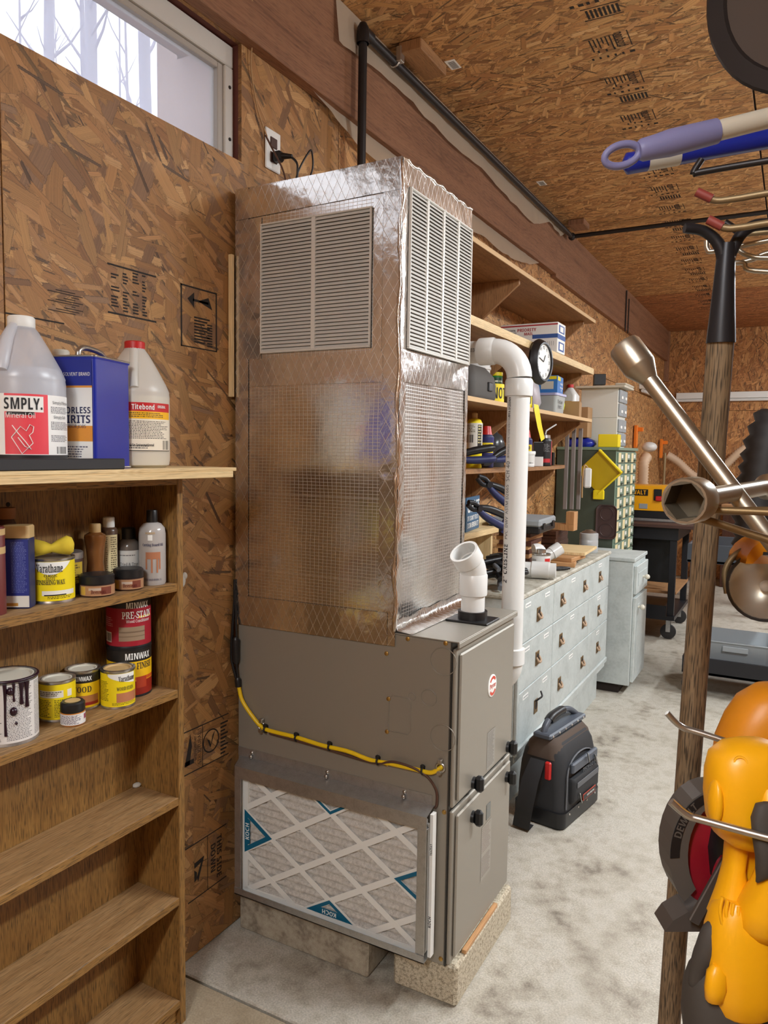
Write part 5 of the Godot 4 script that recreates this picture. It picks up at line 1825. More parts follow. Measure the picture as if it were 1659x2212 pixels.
	# two wax jars
	lab("bees_label", 256, 48, rgb(176, 132, 96), [["r", rgb(40, 32, 30), 0, 0, 44, 48], ["p", rgb(210, 200, 180), 6, 6, 34, 36, 7, 3], ["r", rgb(214, 170, 70), 50, 4, 30, 40], ["r", rgb(196, 176, 160), 96, 10, 60, 12], ["r", rgb(120, 60, 44), 150, 6, 50, 36]])
	for q in [[Vector3(0.106, Y, 0.573), 0.036, 0.046, "black-lidded wax jar in front of the stained jar"], [Vector3(0.106, Y, 0.486), 0.0325, 0.047, "black-lidded wax jar in front of the varnish bottle"]]:
		var j := jar("wax_jar", q[3], q[0], q[1], q[2], "rust_brown", "black_plastic", "bees_label", "black-lidded wax jars on the first shelf")
		part(j, "lettering", B().words_round("Beeswax", 0.008, q[1] + 0.001, 0.012, L + 0.1, 0.032, true), "dark_red")


func second_shelf_items() -> void:
	var Y := 0.8504
	var L := 0.85
	# splashed paint can
	var p := can("paint_can", "white paint can with dark purple drips on the second shelf", Vector3(0.078, Y, 0.768), 0.054, 0.128, "galvanized", "off_white", lab("news_label", 512, 192, rgb(226, 222, 218), [["p", rgb(60, 58, 60), 6, 6, 240, 180, 5, 3], ["p", rgb(70, 68, 70), 262, 6, 110, 180, 5, 4], ["p", rgb(60, 58, 60), 384, 6, 120, 180, 5, 5]]), 0.006, 0.120, L - 2.2, L + 2.2)
	var dr := B()
	var rr := 0.0552
	for q in [[-0.42, 0.122, 0.030, 0.0052], [0.02, 0.122, 0.022, 0.0042], [0.55, 0.122, 0.080, 0.006], [0.75, 0.122, 0.072, 0.006], [-1.0, 0.122, 0.05, 0.004], [0.30, 0.122, 0.088, 0.0035]]:
		var path := []
		for k in 6:
			path.append(Vector3(rr * sin(L + q[0] + 0.02 * sin(k * 1.4)), lerpf(q[1], q[2], k / 5.0), rr * cos(L + q[0])))
		dr.tube(path, [q[3] * 0.9, q[3] * 0.7, q[3] * 0.55, q[3] * 0.5, q[3] * 0.55, q[3] * 0.7], 6)
	for q in [[0.28, 0.068, 0.008], [-0.52, 0.018, 0.012], [-0.65, 0.030, 0.012], [0.36, 0.044, 0.003], [-0.8, 0.020, 0.010], [0.18, 0.108, 0.007]]:
		dr.ball(Vector3(rr * sin(L + q[0]), q[1], rr * cos(L + q[0])), Vector3(q[2], q[2] * 1.1, q[2]) * Vector3(0.9, 1, 0.9), 10, 6)
	part(p, "paint_drips", dr, mat("drip_purple", rgb(40, 16, 30), 0.3))
	part(p, "rim_paint", B().tube(ring_path(Vector3(0, 0.126, 0), 0.0545, Vector3.RIGHT, Vector3.BACK, 30), 0.0028, 6), "drip_purple")
	# yellow stain cans
	var yl := lab("stain_label_a", 256, 128, rgb(240, 214, 20), [["r", rgb(226, 220, 206), 40, 22, 120, 26], ["p", rgb(60, 52, 20), 44, 26, 110, 18, 6, 3], ["p", rgb(80, 70, 20), 20, 56, 90, 66, 6, 4], ["p", rgb(80, 70, 20), 120, 56, 90, 66, 6, 5], ["r", rgb(236, 230, 220), 178, 22, 24, 26]])
	can("stain_can", "small yellow can with white strip behind the little amber jar", Vector3(0.060, Y, 0.642), 0.0362, 0.085, "steel", "off_white", yl, 0.005, 0.079, L - 1.6, L + 1.6, "small stain cans")
	var mw := can("stain_can", "small yellow can with black top band behind other cans", Vector3(0.048, Y, 0.566), 0.0362, 0.086, "steel", "off_white", lab("stain_label_b", 256, 128, rgb(240, 200, 24), [["r", rgb(34, 30, 28), 0, 0, 256, 34], ["r", rgb(176, 116, 70), 60, 82, 150, 30], ["r", rgb(150, 40, 30), 60, 108, 150, 12]]), 0.005, 0.080, L - 1.6, L + 1.6, "small stain cans")
	part(mw, "lettering", B().words_round("MINWAX", 0.010, 0.0372, 0.070, L, 0.04), "ink_white")
	part(mw, "lettering", B().words_round("WOOD", 0.013, 0.0372, 0.046, L - 0.1, 0.045, true), "ink")
	var v2 := can("stain_can", "small yellow can with white curved band at the shelf front", Vector3(0.1075, Y, 0.521), 0.0362, 0.085, "steel", "tan_lid", lab("stain_label_c", 256, 128, rgb(240, 214, 20), [["r", rgb(186, 120, 84), 120, 76, 120, 36], ["p", rgb(80, 70, 20), 12, 30, 70, 80, 6, 4], ["p", rgb(60, 50, 20), 100, 114, 140, 10, 5, 5]]), 0.005, 0.079, L - 1.6, L + 1.6, "small stain cans")
	var up := []
	var dn := []
	for k in 13:
		var f := -0.7 + 1.8 * k / 12.0
		up.append(Vector3(0.0372 * sin(L + f), 0.0785, 0.0372 * cos(L + f)))
		dn.append(Vector3(0.0372 * sin(L + f), 0.0785 - 0.024 * sqrt(float(k) / 12.0), 0.0372 * cos(L + f)))
	part(v2, "label", B().loft([PackedVector3Array(dn), PackedVector3Array(up)], false, false, false), "ink_white")
	part(v2, "lettering", B().words_round("Varathane", 0.012, 0.0378, 0.067, L + 0.55, 0.04, true).words_round("WOOD STAIN", 0.008, 0.0378, 0.045, L + 0.45, 0.04, true), "ink")
	var oj := jar("amber_jar", "little amber jar with black lid at the front of the second shelf", Vector3(0.1205, Y, 0.652), 0.0243, 0.048, mat("honey", rgb(196, 122, 44), 0.3), "black_plastic", lab("small_print", 128, 64, rgb(228, 226, 224), [["p", rgb(70, 60, 80), 8, 6, 90, 54, 6, 3], ["r", rgb(150, 60, 90), 106, 10, 16, 30]]))
	part(oj, "wax_smear", B().lathe([Vector2(0.016, 0.0484), Vector2(0, 0.0487)], 12), "tan_lid")
	# two quart cans, one on the other
	var q1 := can("quart_can", "yellow and black wood finish can, lower of the stacked pair", Vector3(0.062, Y, 0.446), 0.0495, 0.1155, "black_metal", "galvanized", lab("finish_label", 256, 160, rgb(240, 190, 20), [["r", rgb(30, 26, 24), 0, 0, 256, 40], ["r", rgb(150, 34, 20), 0, 110, 256, 50], ["r", rgb(206, 90, 30), 40, 96, 200, 12], ["r", rgb(196, 120, 30), 30, 60, 14, 60], ["r", rgb(210, 140, 30), 90, 70, 10, 40], ["r", rgb(180, 60, 30), 150, 96, 40, 40]]), 0.005, 0.110, L - 1.7, L + 1.7, "stacked quart cans")
	part(q1, "lettering", B().words_round("MINWAX", 0.015, 0.0506, 0.0965, L + 0.42, 0.062), "ink_white")
	part(q1, "lettering", B().words_round("WOOD FINISH", 0.015, 0.0506, 0.073, L + 0.30, 0.085, true), "ink")
	var q2 := can("quart_can", "crimson wood conditioner can, upper of the stacked pair", Vector3(0.062, Y + 0.1158, 0.446), 0.0495, 0.1155, "black_metal", "galvanized", lab("condition_label", 256, 160, rgb(158, 26, 44), [["r", rgb(30, 26, 26), 0, 0, 256, 26], ["r", rgb(150, 128, 104), 92, 92, 92, 50], ["r", rgb(120, 98, 78), 92, 108, 92, 5], ["r", rgb(128, 106, 84), 92, 124, 92, 4], ["r", rgb(226, 222, 214), 16, 112, 46, 36], ["b", rgb(30, 30, 30), 20, 116, 38, 28], ["p", rgb(214, 160, 160), 10, 60, 60, 40, 7, 3], ["r", rgb(226, 190, 60), 160, 56, 60, 7]]), 0.005, 0.110, L - 1.7, L + 1.7, "stacked quart cans")
	part(q2, "lettering", B().words_round("MINWAX", 0.014, 0.0506, 0.099, L + 0.42, 0.055), "ink_white")
	part(q2, "lettering", B().words_round("PRE-STAIN", 0.016, 0.0506, 0.077, L + 0.42, 0.075, true).words_round("Wood Conditioner", 0.007, 0.0506, 0.063, L + 0.45, 0.06, true, false), "ink_white")


# ---------------------------------------------------------------- wall shelves beyond the furnace
func wall_shelves() -> void:
	var z1 := -0.72
	var z0 := -2.88
	var rows := [[2.200, 0.018, 0.33, "plywood", "top plywood wall shelf nearest the ceiling"], [1.900, 0.034, 0.33, "pine", "second wall shelf with pale front edge holding the mail box"], [1.619, 0.018, 0.33, "plywood", "third wall shelf holding rolls of yellow tape"]]
	for q in rows:
		var base := Vector3(0.0, q[0], -1.8)
		var o := thing("wall_shelf", q[4], "shelf", base, 0.0, "wall shelves")
		part(o, "board", W(base, 2).bx(0.002, q[0], z0, q[2], q[0] + q[1], z1, 0.001), "plywood")
		part(o, "edge_strip", W(base, 2).bx(q[2] + 0.0002, q[0], z0, q[2] + 0.004, q[0] + q[1], z1), "pine" if q[3] == "pine" else "ply_edge")
		for z in [-2.78, -1.62, -0.95]:
			bracket(o, base, q[0] - 0.0008, z, 0.29, 0.235)
	# lowest shelf with a bowed front
	var base := Vector3(0.0, 1.342, -1.8)
	var o := thing("wall_shelf", "lowest wall shelf with bowed front edge holding spray cans", "shelf", base, 0.0, "wall shelves")
	var poly := PackedVector2Array([Vector2(0.002, 0.0)])
	for k in 15:
		var f := k / 14.0
		poly.append(Vector2(0.30 - 0.03 * f - 0.10 * pow(f, 6.0), lerpf(0.0, 2.2, f)))
	poly.append(Vector2(0.002, 2.2))
	var b := W(base)
	b.xf = b.xf * Transform3D(Basis(Vector3.RIGHT, -PI / 2), Vector3(0, 1.342, z1))
	part(o, "board", b.extrude(poly, 0.0, 0.018), "plywood")
	for z in [-2.45, -1.5]:
		bracket(o, base, 1.3412, z, 0.24, 0.24)
	# slatted divider and back rail seen between the shelves
	solo("wall_batten", "short upright plywood divider under the top wall shelf", "divider", B().bx(-0.009, 0.0, 0.0, 0.009, 0.2625, 0.2, 0.001), "plywood", Vector3(0.012, 1.9355, -1.35))


func bracket(o: Node3D, base: Vector3, y: float, z: float, out: float, down: float) -> void:
	var b := W(base)
	b.xf = b.xf * Transform3D(Basis(), Vector3(0, 0, z))
	part(o, "bracket", b.extrude(PackedVector2Array([Vector2(0.002, y), Vector2(0.002, y - down), Vector2(0.03, y - down), Vector2(out, y - 0.02), Vector2(out, y)]), 0.0, 0.018), "plywood")


func cylinder_can(called: String, label: String, cat: String, at: Vector3, r: float, prof: Array, m, caps: Array, wrapper = null, ya := 0.0, yb := 0.0) -> Node3D:
	var o := thing(called, label, cat, at)
	var pr := [Vector2(0, 0), Vector2(r * 0.95, 0), Vector2(r, 0.003)]
	pr.append_array(prof)
	part(o, "body", B().lathe(pr, 22), m)
	if wrapper != null:
		part(o, "label", B().wrap(r + 0.0005, ya, yb, -1.2, 2.0, 18), wrapper)
	for c in caps:
		part(o, c[0], B().lathe(c[1], 18), c[2])
	return o


func boxed(called: String, label: String, cat: String, at: Vector3, s: Vector3, turn: float, m, bev := 0.002) -> Node3D:
	var o := thing(called, label, cat, at, turn)
	part(o, "body", B().bx(-s.x / 2, 0, -s.z / 2, s.x / 2, s.y, s.z / 2, bev), m)
	return o


func shelf_goods() -> void:
	# mail box on the second shelf
	var Y2 := 1.9342
	var mb := thing("mail_box", "white mailing box with red and blue print on the second wall shelf", "box", Vector3(0.19, Y2, -2.14))
	part(mb, "carton", B().bx(-0.15, 0, -0.07, 0.15, 0.15, 0.07, 0.002), "ink_white")
	var red := mat("mail_red", rgb(176, 54, 62), 0.6)
	var blu := mat("mail_blue", rgb(58, 92, 160), 0.6)
	part(mb, "red_band", B().bx(-0.15, 0.136, 0.0702, 0.1495, 0.143, 0.0706), red)
	part(mb, "tape", B().bx(0.02, 0.072, 0.0702, 0.1508, 0.092, 0.0708).bx(0.1502, 0.068, -0.07, 0.1508, 0.092, 0.0702), blu)
	part(mb, "end_print", B().bx(0.1502, 0.100, -0.05, 0.1506, 0.138, 0.05).bx(0.1502, 0.010, -0.05, 0.1506, 0.055, 0.05), blu)
	part(mb, "end_label", B().bx(0.1507, 0.106, -0.03, 0.151, 0.132, 0.03).bx(0.1507, 0.018, -0.03, 0.151, 0.048, 0.03), "ink_white")
	part(mb, "lettering", B().words("PRIORITY", 0.016, Vector3(-0.01, 0.118, 0.0708), Vector3.RIGHT, Vector3.UP, 0.1).words("MAIL", 0.014, Vector3(0.0, 0.098, 0.0708), Vector3.RIGHT, Vector3.UP, 0.06), red)
	part(mb, "lettering", B().words("UNITED STATES", 0.009, Vector3(-0.105, 0.118, 0.0708), Vector3.RIGHT, Vector3.UP, 0.07).words("POSTAL SERVICE", 0.009, Vector3(-0.1, 0.104, 0.0708), Vector3.RIGHT, Vector3.UP, 0.07).words("| | | | | | |", 0.022, Vector3(0.10, 0.045, 0.0708), Vector3.RIGHT, Vector3.UP, 0.06), "ink")
	# wall clock hung on the shelf edge
	var ck := thing("wall_clock", "round black-rimmed wall clock hung on the second shelf edge", "clock", Vector3(0.345, 1.845, -1.72), -0.12)
	var out := Basis(Vector3.BACK, -PI / 2)
	part(ck, "rim", B().lathe([Vector2(0.0, 0.0), Vector2(0.088, 0.0), Vector2(0.100, 0.006), Vector2(0.104, 0.016), Vector2(0.100, 0.026), Vector2(0.095, 0.034), Vector2(0.088, 0.044), Vector2(0.080, 0.044), Vector2(0.080, 0.034)], 40, Vector3.ZERO, out), "black_plastic")
	part(ck, "dial", B().lathe([Vector2(0.081, 0.034), Vector2(0, 0.034)], 36, Vector3.ZERO, out), "ink_white")
	var nums := B()
	for k in 12:
		var a := TAU * (k + 1) / 12.0
		nums.words(str(k + 1), 0.014, Vector3(0.0348, 0.064 * cos(a), -0.064 * sin(a)), Vector3(0, 0, -1), Vector3.UP)
	part(ck, "numerals", nums, "ink")
	for q in [[0.05, 5.0], [0.036, 0.55]]:
		part(ck, "hand", B().beam(Vector3(0.0362, 0, 0), Vector3(0.0362, q[0] * cos(q[1]), -q[0] * sin(q[1])), 0.004, 0.001, 0.0, Vector3.RIGHT), "ink")
	# third shelf
	var Y3 := 1.6374
	var cs := thing("tool_case", "dusty black plastic case behind the duct on the third wall shelf", "case", Vector3(0.235, Y3, -1.10))
	part(cs, "shell", B().loft([rrect(0.20, 0.26, 0.02, 0.0), rrect(0.21, 0.27, 0.03, 0.01), rrect(0.21, 0.27, 0.03, 0.055), rrect(0.20, 0.26, 0.035, 0.09), rrect(0.15, 0.20, 0.04, 0.125), rrect(0.12, 0.16, 0.04, 0.128)]), mat("dusty_black", rgb(72, 68, 64), 0.7))
	part(cs, "latch", B().bx(0.10, 0.03, -0.06, 0.112, 0.065, -0.02, 0.003), "black_plastic")
	var bk := thing("white_bucket", "white ribbed bucket with yellow top behind the black case", "bucket", Vector3(0.13, Y3, -1.50))
	part(bk, "body", B().lathe([Vector2(0, 0), Vector2(0.062, 0), Vector2(0.07, 0.155), Vector2(0.074, 0.158), Vector2(0.074, 0.168), Vector2(0.07, 0.17), Vector2(0.07, 0.19), Vector2(0.074, 0.192), Vector2(0.074, 0.20), Vector2(0, 0.20)], 26), "pvc")
	var yc := thing("yellow_cap", "crumpled yellow cap lying on the dusty black case", "cup", Vector3(0.225, Y3 + 0.1284, -1.12))  # a loose yellow cap lying on the case
	part(yc, "cap", B().lathe([Vector2(0, 0), Vector2(0.034, 0), Vector2(0.036, 0.02), Vector2(0.032, 0.028), Vector2(0, 0.03)], 14), "bright_yellow")
	cylinder_can("green_can", "dark green can with yellow lid behind the first tape roll", "can", Vector3(0.155, Y3, -1.70), 0.034, [Vector2(0.034, 0.145), Vector2(0.03, 0.15)], "glow_green", [["lid", [Vector2(0.035, 0.148), Vector2(0.035, 0.165), Vector2(0, 0.166)], "bright_yellow"]], lab("green_can_label", 64, 96, rgb(30, 70, 40), [["p", rgb(220, 220, 200), 8, 10, 50, 70, 12, 3]]), 0.01, 0.14)
	for q in [[Vector3(0.275, Y3, -1.345), "roll of yellow caution tape beside the black case", "DO NOT"], [Vector3(0.275, Y3, -1.735), "roll of yellow caution tape in front of the clock", "DO NOT"]]:
		var tp := thing("tape_roll", q[1], "tape", q[0], 0.0, "yellow caution tape rolls")
		part(tp, "tape", B().lathe([Vector2(0.028, 0.0), Vector2(0.05, 0.0), Vector2(0.05, 0.076), Vector2(0.028, 0.076), Vector2(0.028, 0.0)], 32), "bright_yellow")
		part(tp, "lettering", B().words_round(q[2], 0.046, 0.0506, 0.038, 0.5, 0.13).words_round(q[2], 0.046, 0.0506, 0.038, 3.2, 0.13), "ink")
	var tl := solo("tape_tail", "loose end of yellow tape hanging below the third shelf", "tape", B().loft([PackedVector3Array([Vector3(0.336, 1.655, -1.80), Vector3(0.336, 1.655, -1.73)]), PackedVector3Array([Vector3(0.339, 1.63, -1.81), Vector3(0.339, 1.625, -1.73)]), PackedVector3Array([Vector3(0.335, 1.56, -1.87), Vector3(0.338, 1.55, -1.79)]), PackedVector3Array([Vector3(0.33, 1.50, -1.94), Vector3(0.334, 1.485, -1.87)])], false, false, false), "bright_yellow")
	tl.name = "tape_tail"
	var bg := thing("plastic_bag", "clear bag of dark red things hanging behind the clock", "bag", Vector3(0.20, Y3, -1.96))
	part(bg, "contents", B().loft([rrect(0.14, 0.10, 0.03, 0.0), rrect(0.17, 0.13, 0.04, 0.04), rrect(0.15, 0.11, 0.04, 0.11), rrect(0.08, 0.06, 0.025, 0.16)]), "dull_red")
	part(bg, "film", B().loft([rrect(0.145, 0.105, 0.03, 0.001), rrect(0.18, 0.14, 0.04, 0.04), rrect(0.16, 0.125, 0.04, 0.12), rrect(0.09, 0.07, 0.025, 0.20), rrect(0.12, 0.04, 0.015, 0.245)], true, false), "clear_plastic")
	var tub := thing("lidded_tub", "clear plastic tub with lavender lid on the third wall shelf", "tub", Vector3(0.262, Y3, -2.25))
	part(tub, "body", B().loft([rrect(0.10, 0.16, 0.015, 0.0), rrect(0.115, 0.18, 0.018, 0.09)]), mat("frosted", rgb(172, 178, 176), 0.35))
	part(tub, "lid", B().loft([rrect(0.125, 0.19, 0.018, 0.0905), rrect(0.125, 0.19, 0.018, 0.102), rrect(0.118, 0.183, 0.016, 0.104)]), "lavender")
	part(tub, "lettering", B().words("The Saw", 0.02, Vector3(0.0585, 0.06, 0.02), Vector3(0, 0, -1), Vector3.UP, 0.09, false, false).words("Parts", 0.02, Vector3(0.0575, 0.035, 0.02), Vector3(0, 0, -1), Vector3.UP, 0.06, false, false), "ink")
	var bb := thing("kit_box", "blue headlight kit box on the lavender lid", "box", Vector3(0.255, Y3 + 0.1044, -2.27), 0.1)
	part(bb, "carton", B().bx(-0.05, 0, -0.085, 0.05, 0.09, 0.085, 0.001), mat("kit_blue", rgb(54, 120, 190), 0.45))
	part(bb, "print", B().bx(0.0502, 0.066, 0.0, 0.0506, 0.086, 0.08).bx(-0.02, 0.0705, 0.0852, 0.045, 0.0865, 0.0856), "bright_yellow")
	part(bb, "print", B().bx(-0.035, 0.02, 0.0852, 0.03, 0.06, 0.0856), "off_white")
	part(bb, "lettering", B().words("Headlight", 0.016, Vector3(0.0508, 0.052, -0.03), Vector3(0, 0, -1), Vector3.UP, 0.09).words("Restoration", 0.012, Vector3(0.0508, 0.034, -0.03), Vector3(0, 0, -1), Vector3.UP, 0.09).words("KIT", 0.012, Vector3(0.0508, 0.018, -0.03), Vector3(0, 0, -1), Vector3.UP, 0.04), "ink_white")
	solo("neon_cloth", "neon yellow cloth stuffed behind the blue kit box", "cloth", B().ball(Vector3(0, 0.10, 0), Vector3(0.045, 0.09, 0.05), 12, 8).ball(Vector3(0.01, 0.06, -0.02), Vector3(0.05, 0.06, 0.06), 12, 8), "neon", Vector3(0.215, Y3 + 0.001, -2.46))
	var jb := thing("wash_bottle", "white squared bottle with red cap at the shelf end", "bottle", Vector3(0.23, Y3, -2.76))
	part(jb, "body", B().loft([rrect(0.085, 0.10, 0.02, 0.0), rrect(0.09, 0.11, 0.02, 0.006), rrect(0.09, 0.11, 0.02, 0.13), rrect(0.05, 0.05, 0.02, 0.165), rrect(0.03, 0.03, 0.012, 0.178)]), "pvc")
	part(jb, "cap", B().lathe([Vector2(0.018, 0.1785), Vector2(0.018, 0.197), Vector2(0, 0.198)], 14), "red")
	var cb := boxed("small_carton", "small brown carton standing at the shelf end", "box", Vector3(0.282, Y3, -2.62), Vector3(0.09, 0.085, 0.13), 0.15, "cardboard", 0.001)
	part(cb, "flap", B().bx(-0.044, 0.0855, -0.06, 0.0, 0.088, 0.06), "cardboard")
	# fourth shelf
	var Y4 := 1.3605
	lab("spray_label", 96, 128, rgb(226, 222, 210), [["b", rgb(40, 40, 40), 12, 60, 34, 40], ["r", rgb(30, 30, 30), 60, 8, 20, 110], ["p", rgb(220, 210, 150), 62, 12, 16, 100, 14, 3], ["p", rgb(120, 110, 80), 10, 10, 40, 40, 8, 4]])
	cylinder_can("spray_can", "white and yellow spray can nearest the duct on the lowest shelf", "spray can", Vector3(0.205, Y4, -1.33), 0.034, [Vector2(0.034, 0.19), Vector2(0.026, 0.205), Vector2(0.014, 0.21)], "bright_yellow", [["nozzle", [Vector2(0.012, 0.209), Vector2(0.012, 0.232), Vector2(0.004, 0.236), Vector2(0, 0.236)], "tan_lid"]], "spray_label", 0.085, 0.19)
	lab("blue_spray", 96, 128, rgb(38, 40, 100), [["r", rgb(236, 210, 40), 24, 24, 56, 44], ["r", rgb(220, 220, 220), 20, 84, 60, 6], ["r", rgb(190, 40, 40), 20, 94, 60, 10]])
	for q in [[Vector3(0.205, Y4, -1.475), "blue spray can with red cap beside the yellow spray can"], [Vector3(0.215, Y4, -2.00), "blue spray can with red cap behind the white pipe"]]:
		var w := cylinder_can("lubricant_can", q[1], "spray can", q[0], 0.033, [Vector2(0.033, 0.135), Vector2(0.025, 0.146)], "navy", [["cap", [Vector2(0.0255, 0.1455), Vector2(0.024, 0.15), Vector2(0.018, 0.183), Vector2(0.0, 0.184)], "red"]], "blue_spray", 0.006, 0.134)
		w.set_meta("group", "blue lubricant spray cans")
		part(w, "lettering", B().words_round("WD-40", 0.016, 0.0340, 0.094, 0.42, 0.04), "navy")
	var dg := cylinder_can("dark_jug", "dark smoky jug behind the blue spray can", "jug", Vector3(0.17, Y4, -1.66), 0.052, [Vector2(0.052, 0.11), Vector2(0.04, 0.145), Vector2(0.018, 0.16)], mat("smoky_jug", rgb(58, 60, 62), 0.25), [["cap", [Vector2(0.019, 0.1595), Vector2(0.019, 0.176), Vector2(0, 0.177)], "black_plastic"]])
	part(dg, "label", B().wrap(0.0528, 0.02, 0.10, -0.6, 1.5, 12), "ink")
	cylinder_can("green_bottle", "slim green bottle behind the white pipe", "bottle", Vector3(0.235, Y4, -1.76), 0.022, [Vector2(0.022, 0.09), Vector2(0.012, 0.12)], "glow_green", [["cap", [Vector2(0.013, 0.1195), Vector2(0.013, 0.14), Vector2(0, 0.141)], "white_metal"]])
	var wt := cylinder_can("putty_tub", "small white putty tub on the lowest shelf", "tub", Vector3(0.248, Y4, -1.915), 0.040, [Vector2(0.042, 0.062)], "pvc", [["lid", [Vector2(0.044, 0.0605), Vector2(0.0445, 0.066), Vector2(0.0445, 0.074), Vector2(0.042, 0.077), Vector2(0, 0.077)], "white_metal"]], lab("tub_label", 96, 48, rgb(226, 226, 224), [["p", rgb(60, 60, 60), 6, 6, 84, 36, 9, 5], ["r", rgb(60, 60, 66), 8, 14, 34, 12]]), 0.006, 0.056)
	wt.rotation.y = 0.1
	var kb := boxed("product_box", "narrow black and white box on the lowest shelf", "box", Vector3(0.235, Y4, -2.145), Vector3(0.05, 0.125, 0.085), 0.35, "ink_white")
	part(kb, "black_print", B().bx(-0.0252, 0.05, 0.0426, 0.0252, 0.124, 0.0432).bx(0.0251, 0.07, -0.04, 0.0256, 0.122, 0.0425), "black_plastic")
	part(kb, "orange_print", B().bx(0.0257, 0.012, 0.0, 0.026, 0.03, 0.03), "orange")
	lab("cleaner_label", 96, 160, rgb(30, 28, 30), [["p", rgb(150, 150, 150), 14, 20, 56, 60, 7, 3], ["r", rgb(190, 40, 50), 12, 118, 60, 26], ["r", rgb(200, 40, 50), 80, 0, 10, 160], ["r", rgb(226, 226, 226), 90, 0, 6, 160]])
	var cc := cylinder_can("cleaner_can", "tall black and red spray can with angled white straw", "spray can", Vector3(0.225, Y4, -2.30), 0.036, [Vector2(0.036, 0.135), Vector2(0.028, 0.15)], "black_plastic", [["cap", [Vector2(0.0285, 0.1495), Vector2(0.027, 0.165), Vector2(0.016, 0.17), Vector2(0, 0.171)], "steel"]], "cleaner_label", 0.006, 0.134)
	part(cc, "straw", B().tube([Vector3(0, 0.171, 0), Vector3(0.005, 0.19, 0.0), Vector3(0.045, 0.225, -0.045)], 0.0045, 6), "pvc")
	var pk := cylinder_can("pink_tin", "small pale pink tin at the bowed shelf end", "can", Vector3(0.15, Y4, -2.48), 0.028, [Vector2(0.028, 0.11)], "tan_lid", [["lid", [Vector2(0.029, 0.108), Vector2(0.029, 0.125), Vector2(0, 0.126)], "dull_red"]])
	pk.rotation.y = 0.0
	boxed("black_carton", "small black box at the bowed shelf end", "box", Vector3(0.155, Y4, -2.64), Vector3(0.05, 0.075, 0.10), 0.2, "black_plastic")
	# spring clamps hanging from the lowest shelf beside the duct
	var kl := [[Vector3(0.24, 1.405, -1.06), Vector3(0.75, 0.12, -0.6), 0, "black and navy spring clamp lying on top of the clamp heap"], [Vector3(0.35, 1.30, -1.13), Vector3(0.55, -0.5, -0.6), 0, "large black spring clamp pointing down under the lowest shelf"], [Vector3(0.30, 1.40, -1.30), Vector3(0.45, 0.25, -0.8), 0, "grey-handled spring clamp at the shelf front"], [Vector3(0.34, 1.21, -1.05), Vector3(0.4, -0.35, -0.8), 0, "navy-handled clamp hanging beside the blue sign"]]
	for q in kl:
		var c := thing("spring_clamp", q[3], "clamp", q[0], 0.0, "spring clamps by the duct")
		var hd: Vector3 = q[1].normalized()
		var sx := Vector3.UP.cross(-hd).normalized()
		c.basis = Basis(sx, (-hd).cross(sx), -hd)
		for s in [-1.0, 1.0]:
			part(c, "handle", B().tube(curve([Vector3(0, s * 0.004, 0.0), Vector3(0, s * 0.016, -0.05), Vector3(0, s * 0.021, -0.11), Vector3(0, s * 0.022, -0.16)], 5), [0.011, 0.011, 0.012, 0.013, 0.014, 0.015, 0.015, 0.016, 0.016, 0.016, 0.016, 0.016, 0.016, 0.016, 0.014, 0.010], 9), "black_plastic" if s > 0 else "navy")
			part(c, "jaw", B().tube(curve([Vector3(0, -s * 0.004, 0.0), Vector3(0, -s * 0.012, 0.025), Vector3(0, -s * 0.005, 0.055)], 5), 0.010, 8), "black_metal")
		part(c, "pivot", B().cyl(Vector3(-0.016, 0, 0), Vector3(0.016, 0, 0), 0.013, 12), "black_metal")
	# blue sign on a little shelf
	var sg := thing("tin_sign", "small blue tin sign with white lettering under the clamps", "sign", Vector3(0.20, 1.092, -1.34), 0.15)
	part(sg, "plate", B().bx(-0.004, 0, -0.12, 0.004, 0.145, 0.12, 0.001), mat("sign_blue", rgb(58, 96, 128), 0.45))
	part(sg, "lettering", B().words("GARAGE", 0.05, Vector3(0.0046, 0.105, -0.005), Vector3(0, 0, -1), Vector3.UP, 0.21).words("IF I CAN'T FIX IT", 0.02, Vector3(0.0046, 0.055, 0.0), Vector3(0, 0, -1), Vector3.UP, 0.2).words("I CAN BREAK IT", 0.022, Vector3(0.0046, 0.025, 0.0), Vector3(0, 0, -1), Vector3.UP, 0.2), "ink_white")
	var ls := thing("corner_stand", "little pale plywood stand under the blue sign", "stand", Vector3(0.12, 0.871, -1.30))
	part(ls, "board", B(2).bx(-0.115, 0.195, -0.27, 0.12, 0.2205, 0.27, 0.001), "pine")
	part(ls, "leg", B().bx(-0.10, 0.0, -0.26, 0.095, 0.1948, -0.24, 0.001), "pine")
	part(ls, "leg", B().bx(-0.10, 0.0, 0.22, 0.095, 0.1948, 0.24, 0.001), "pine")


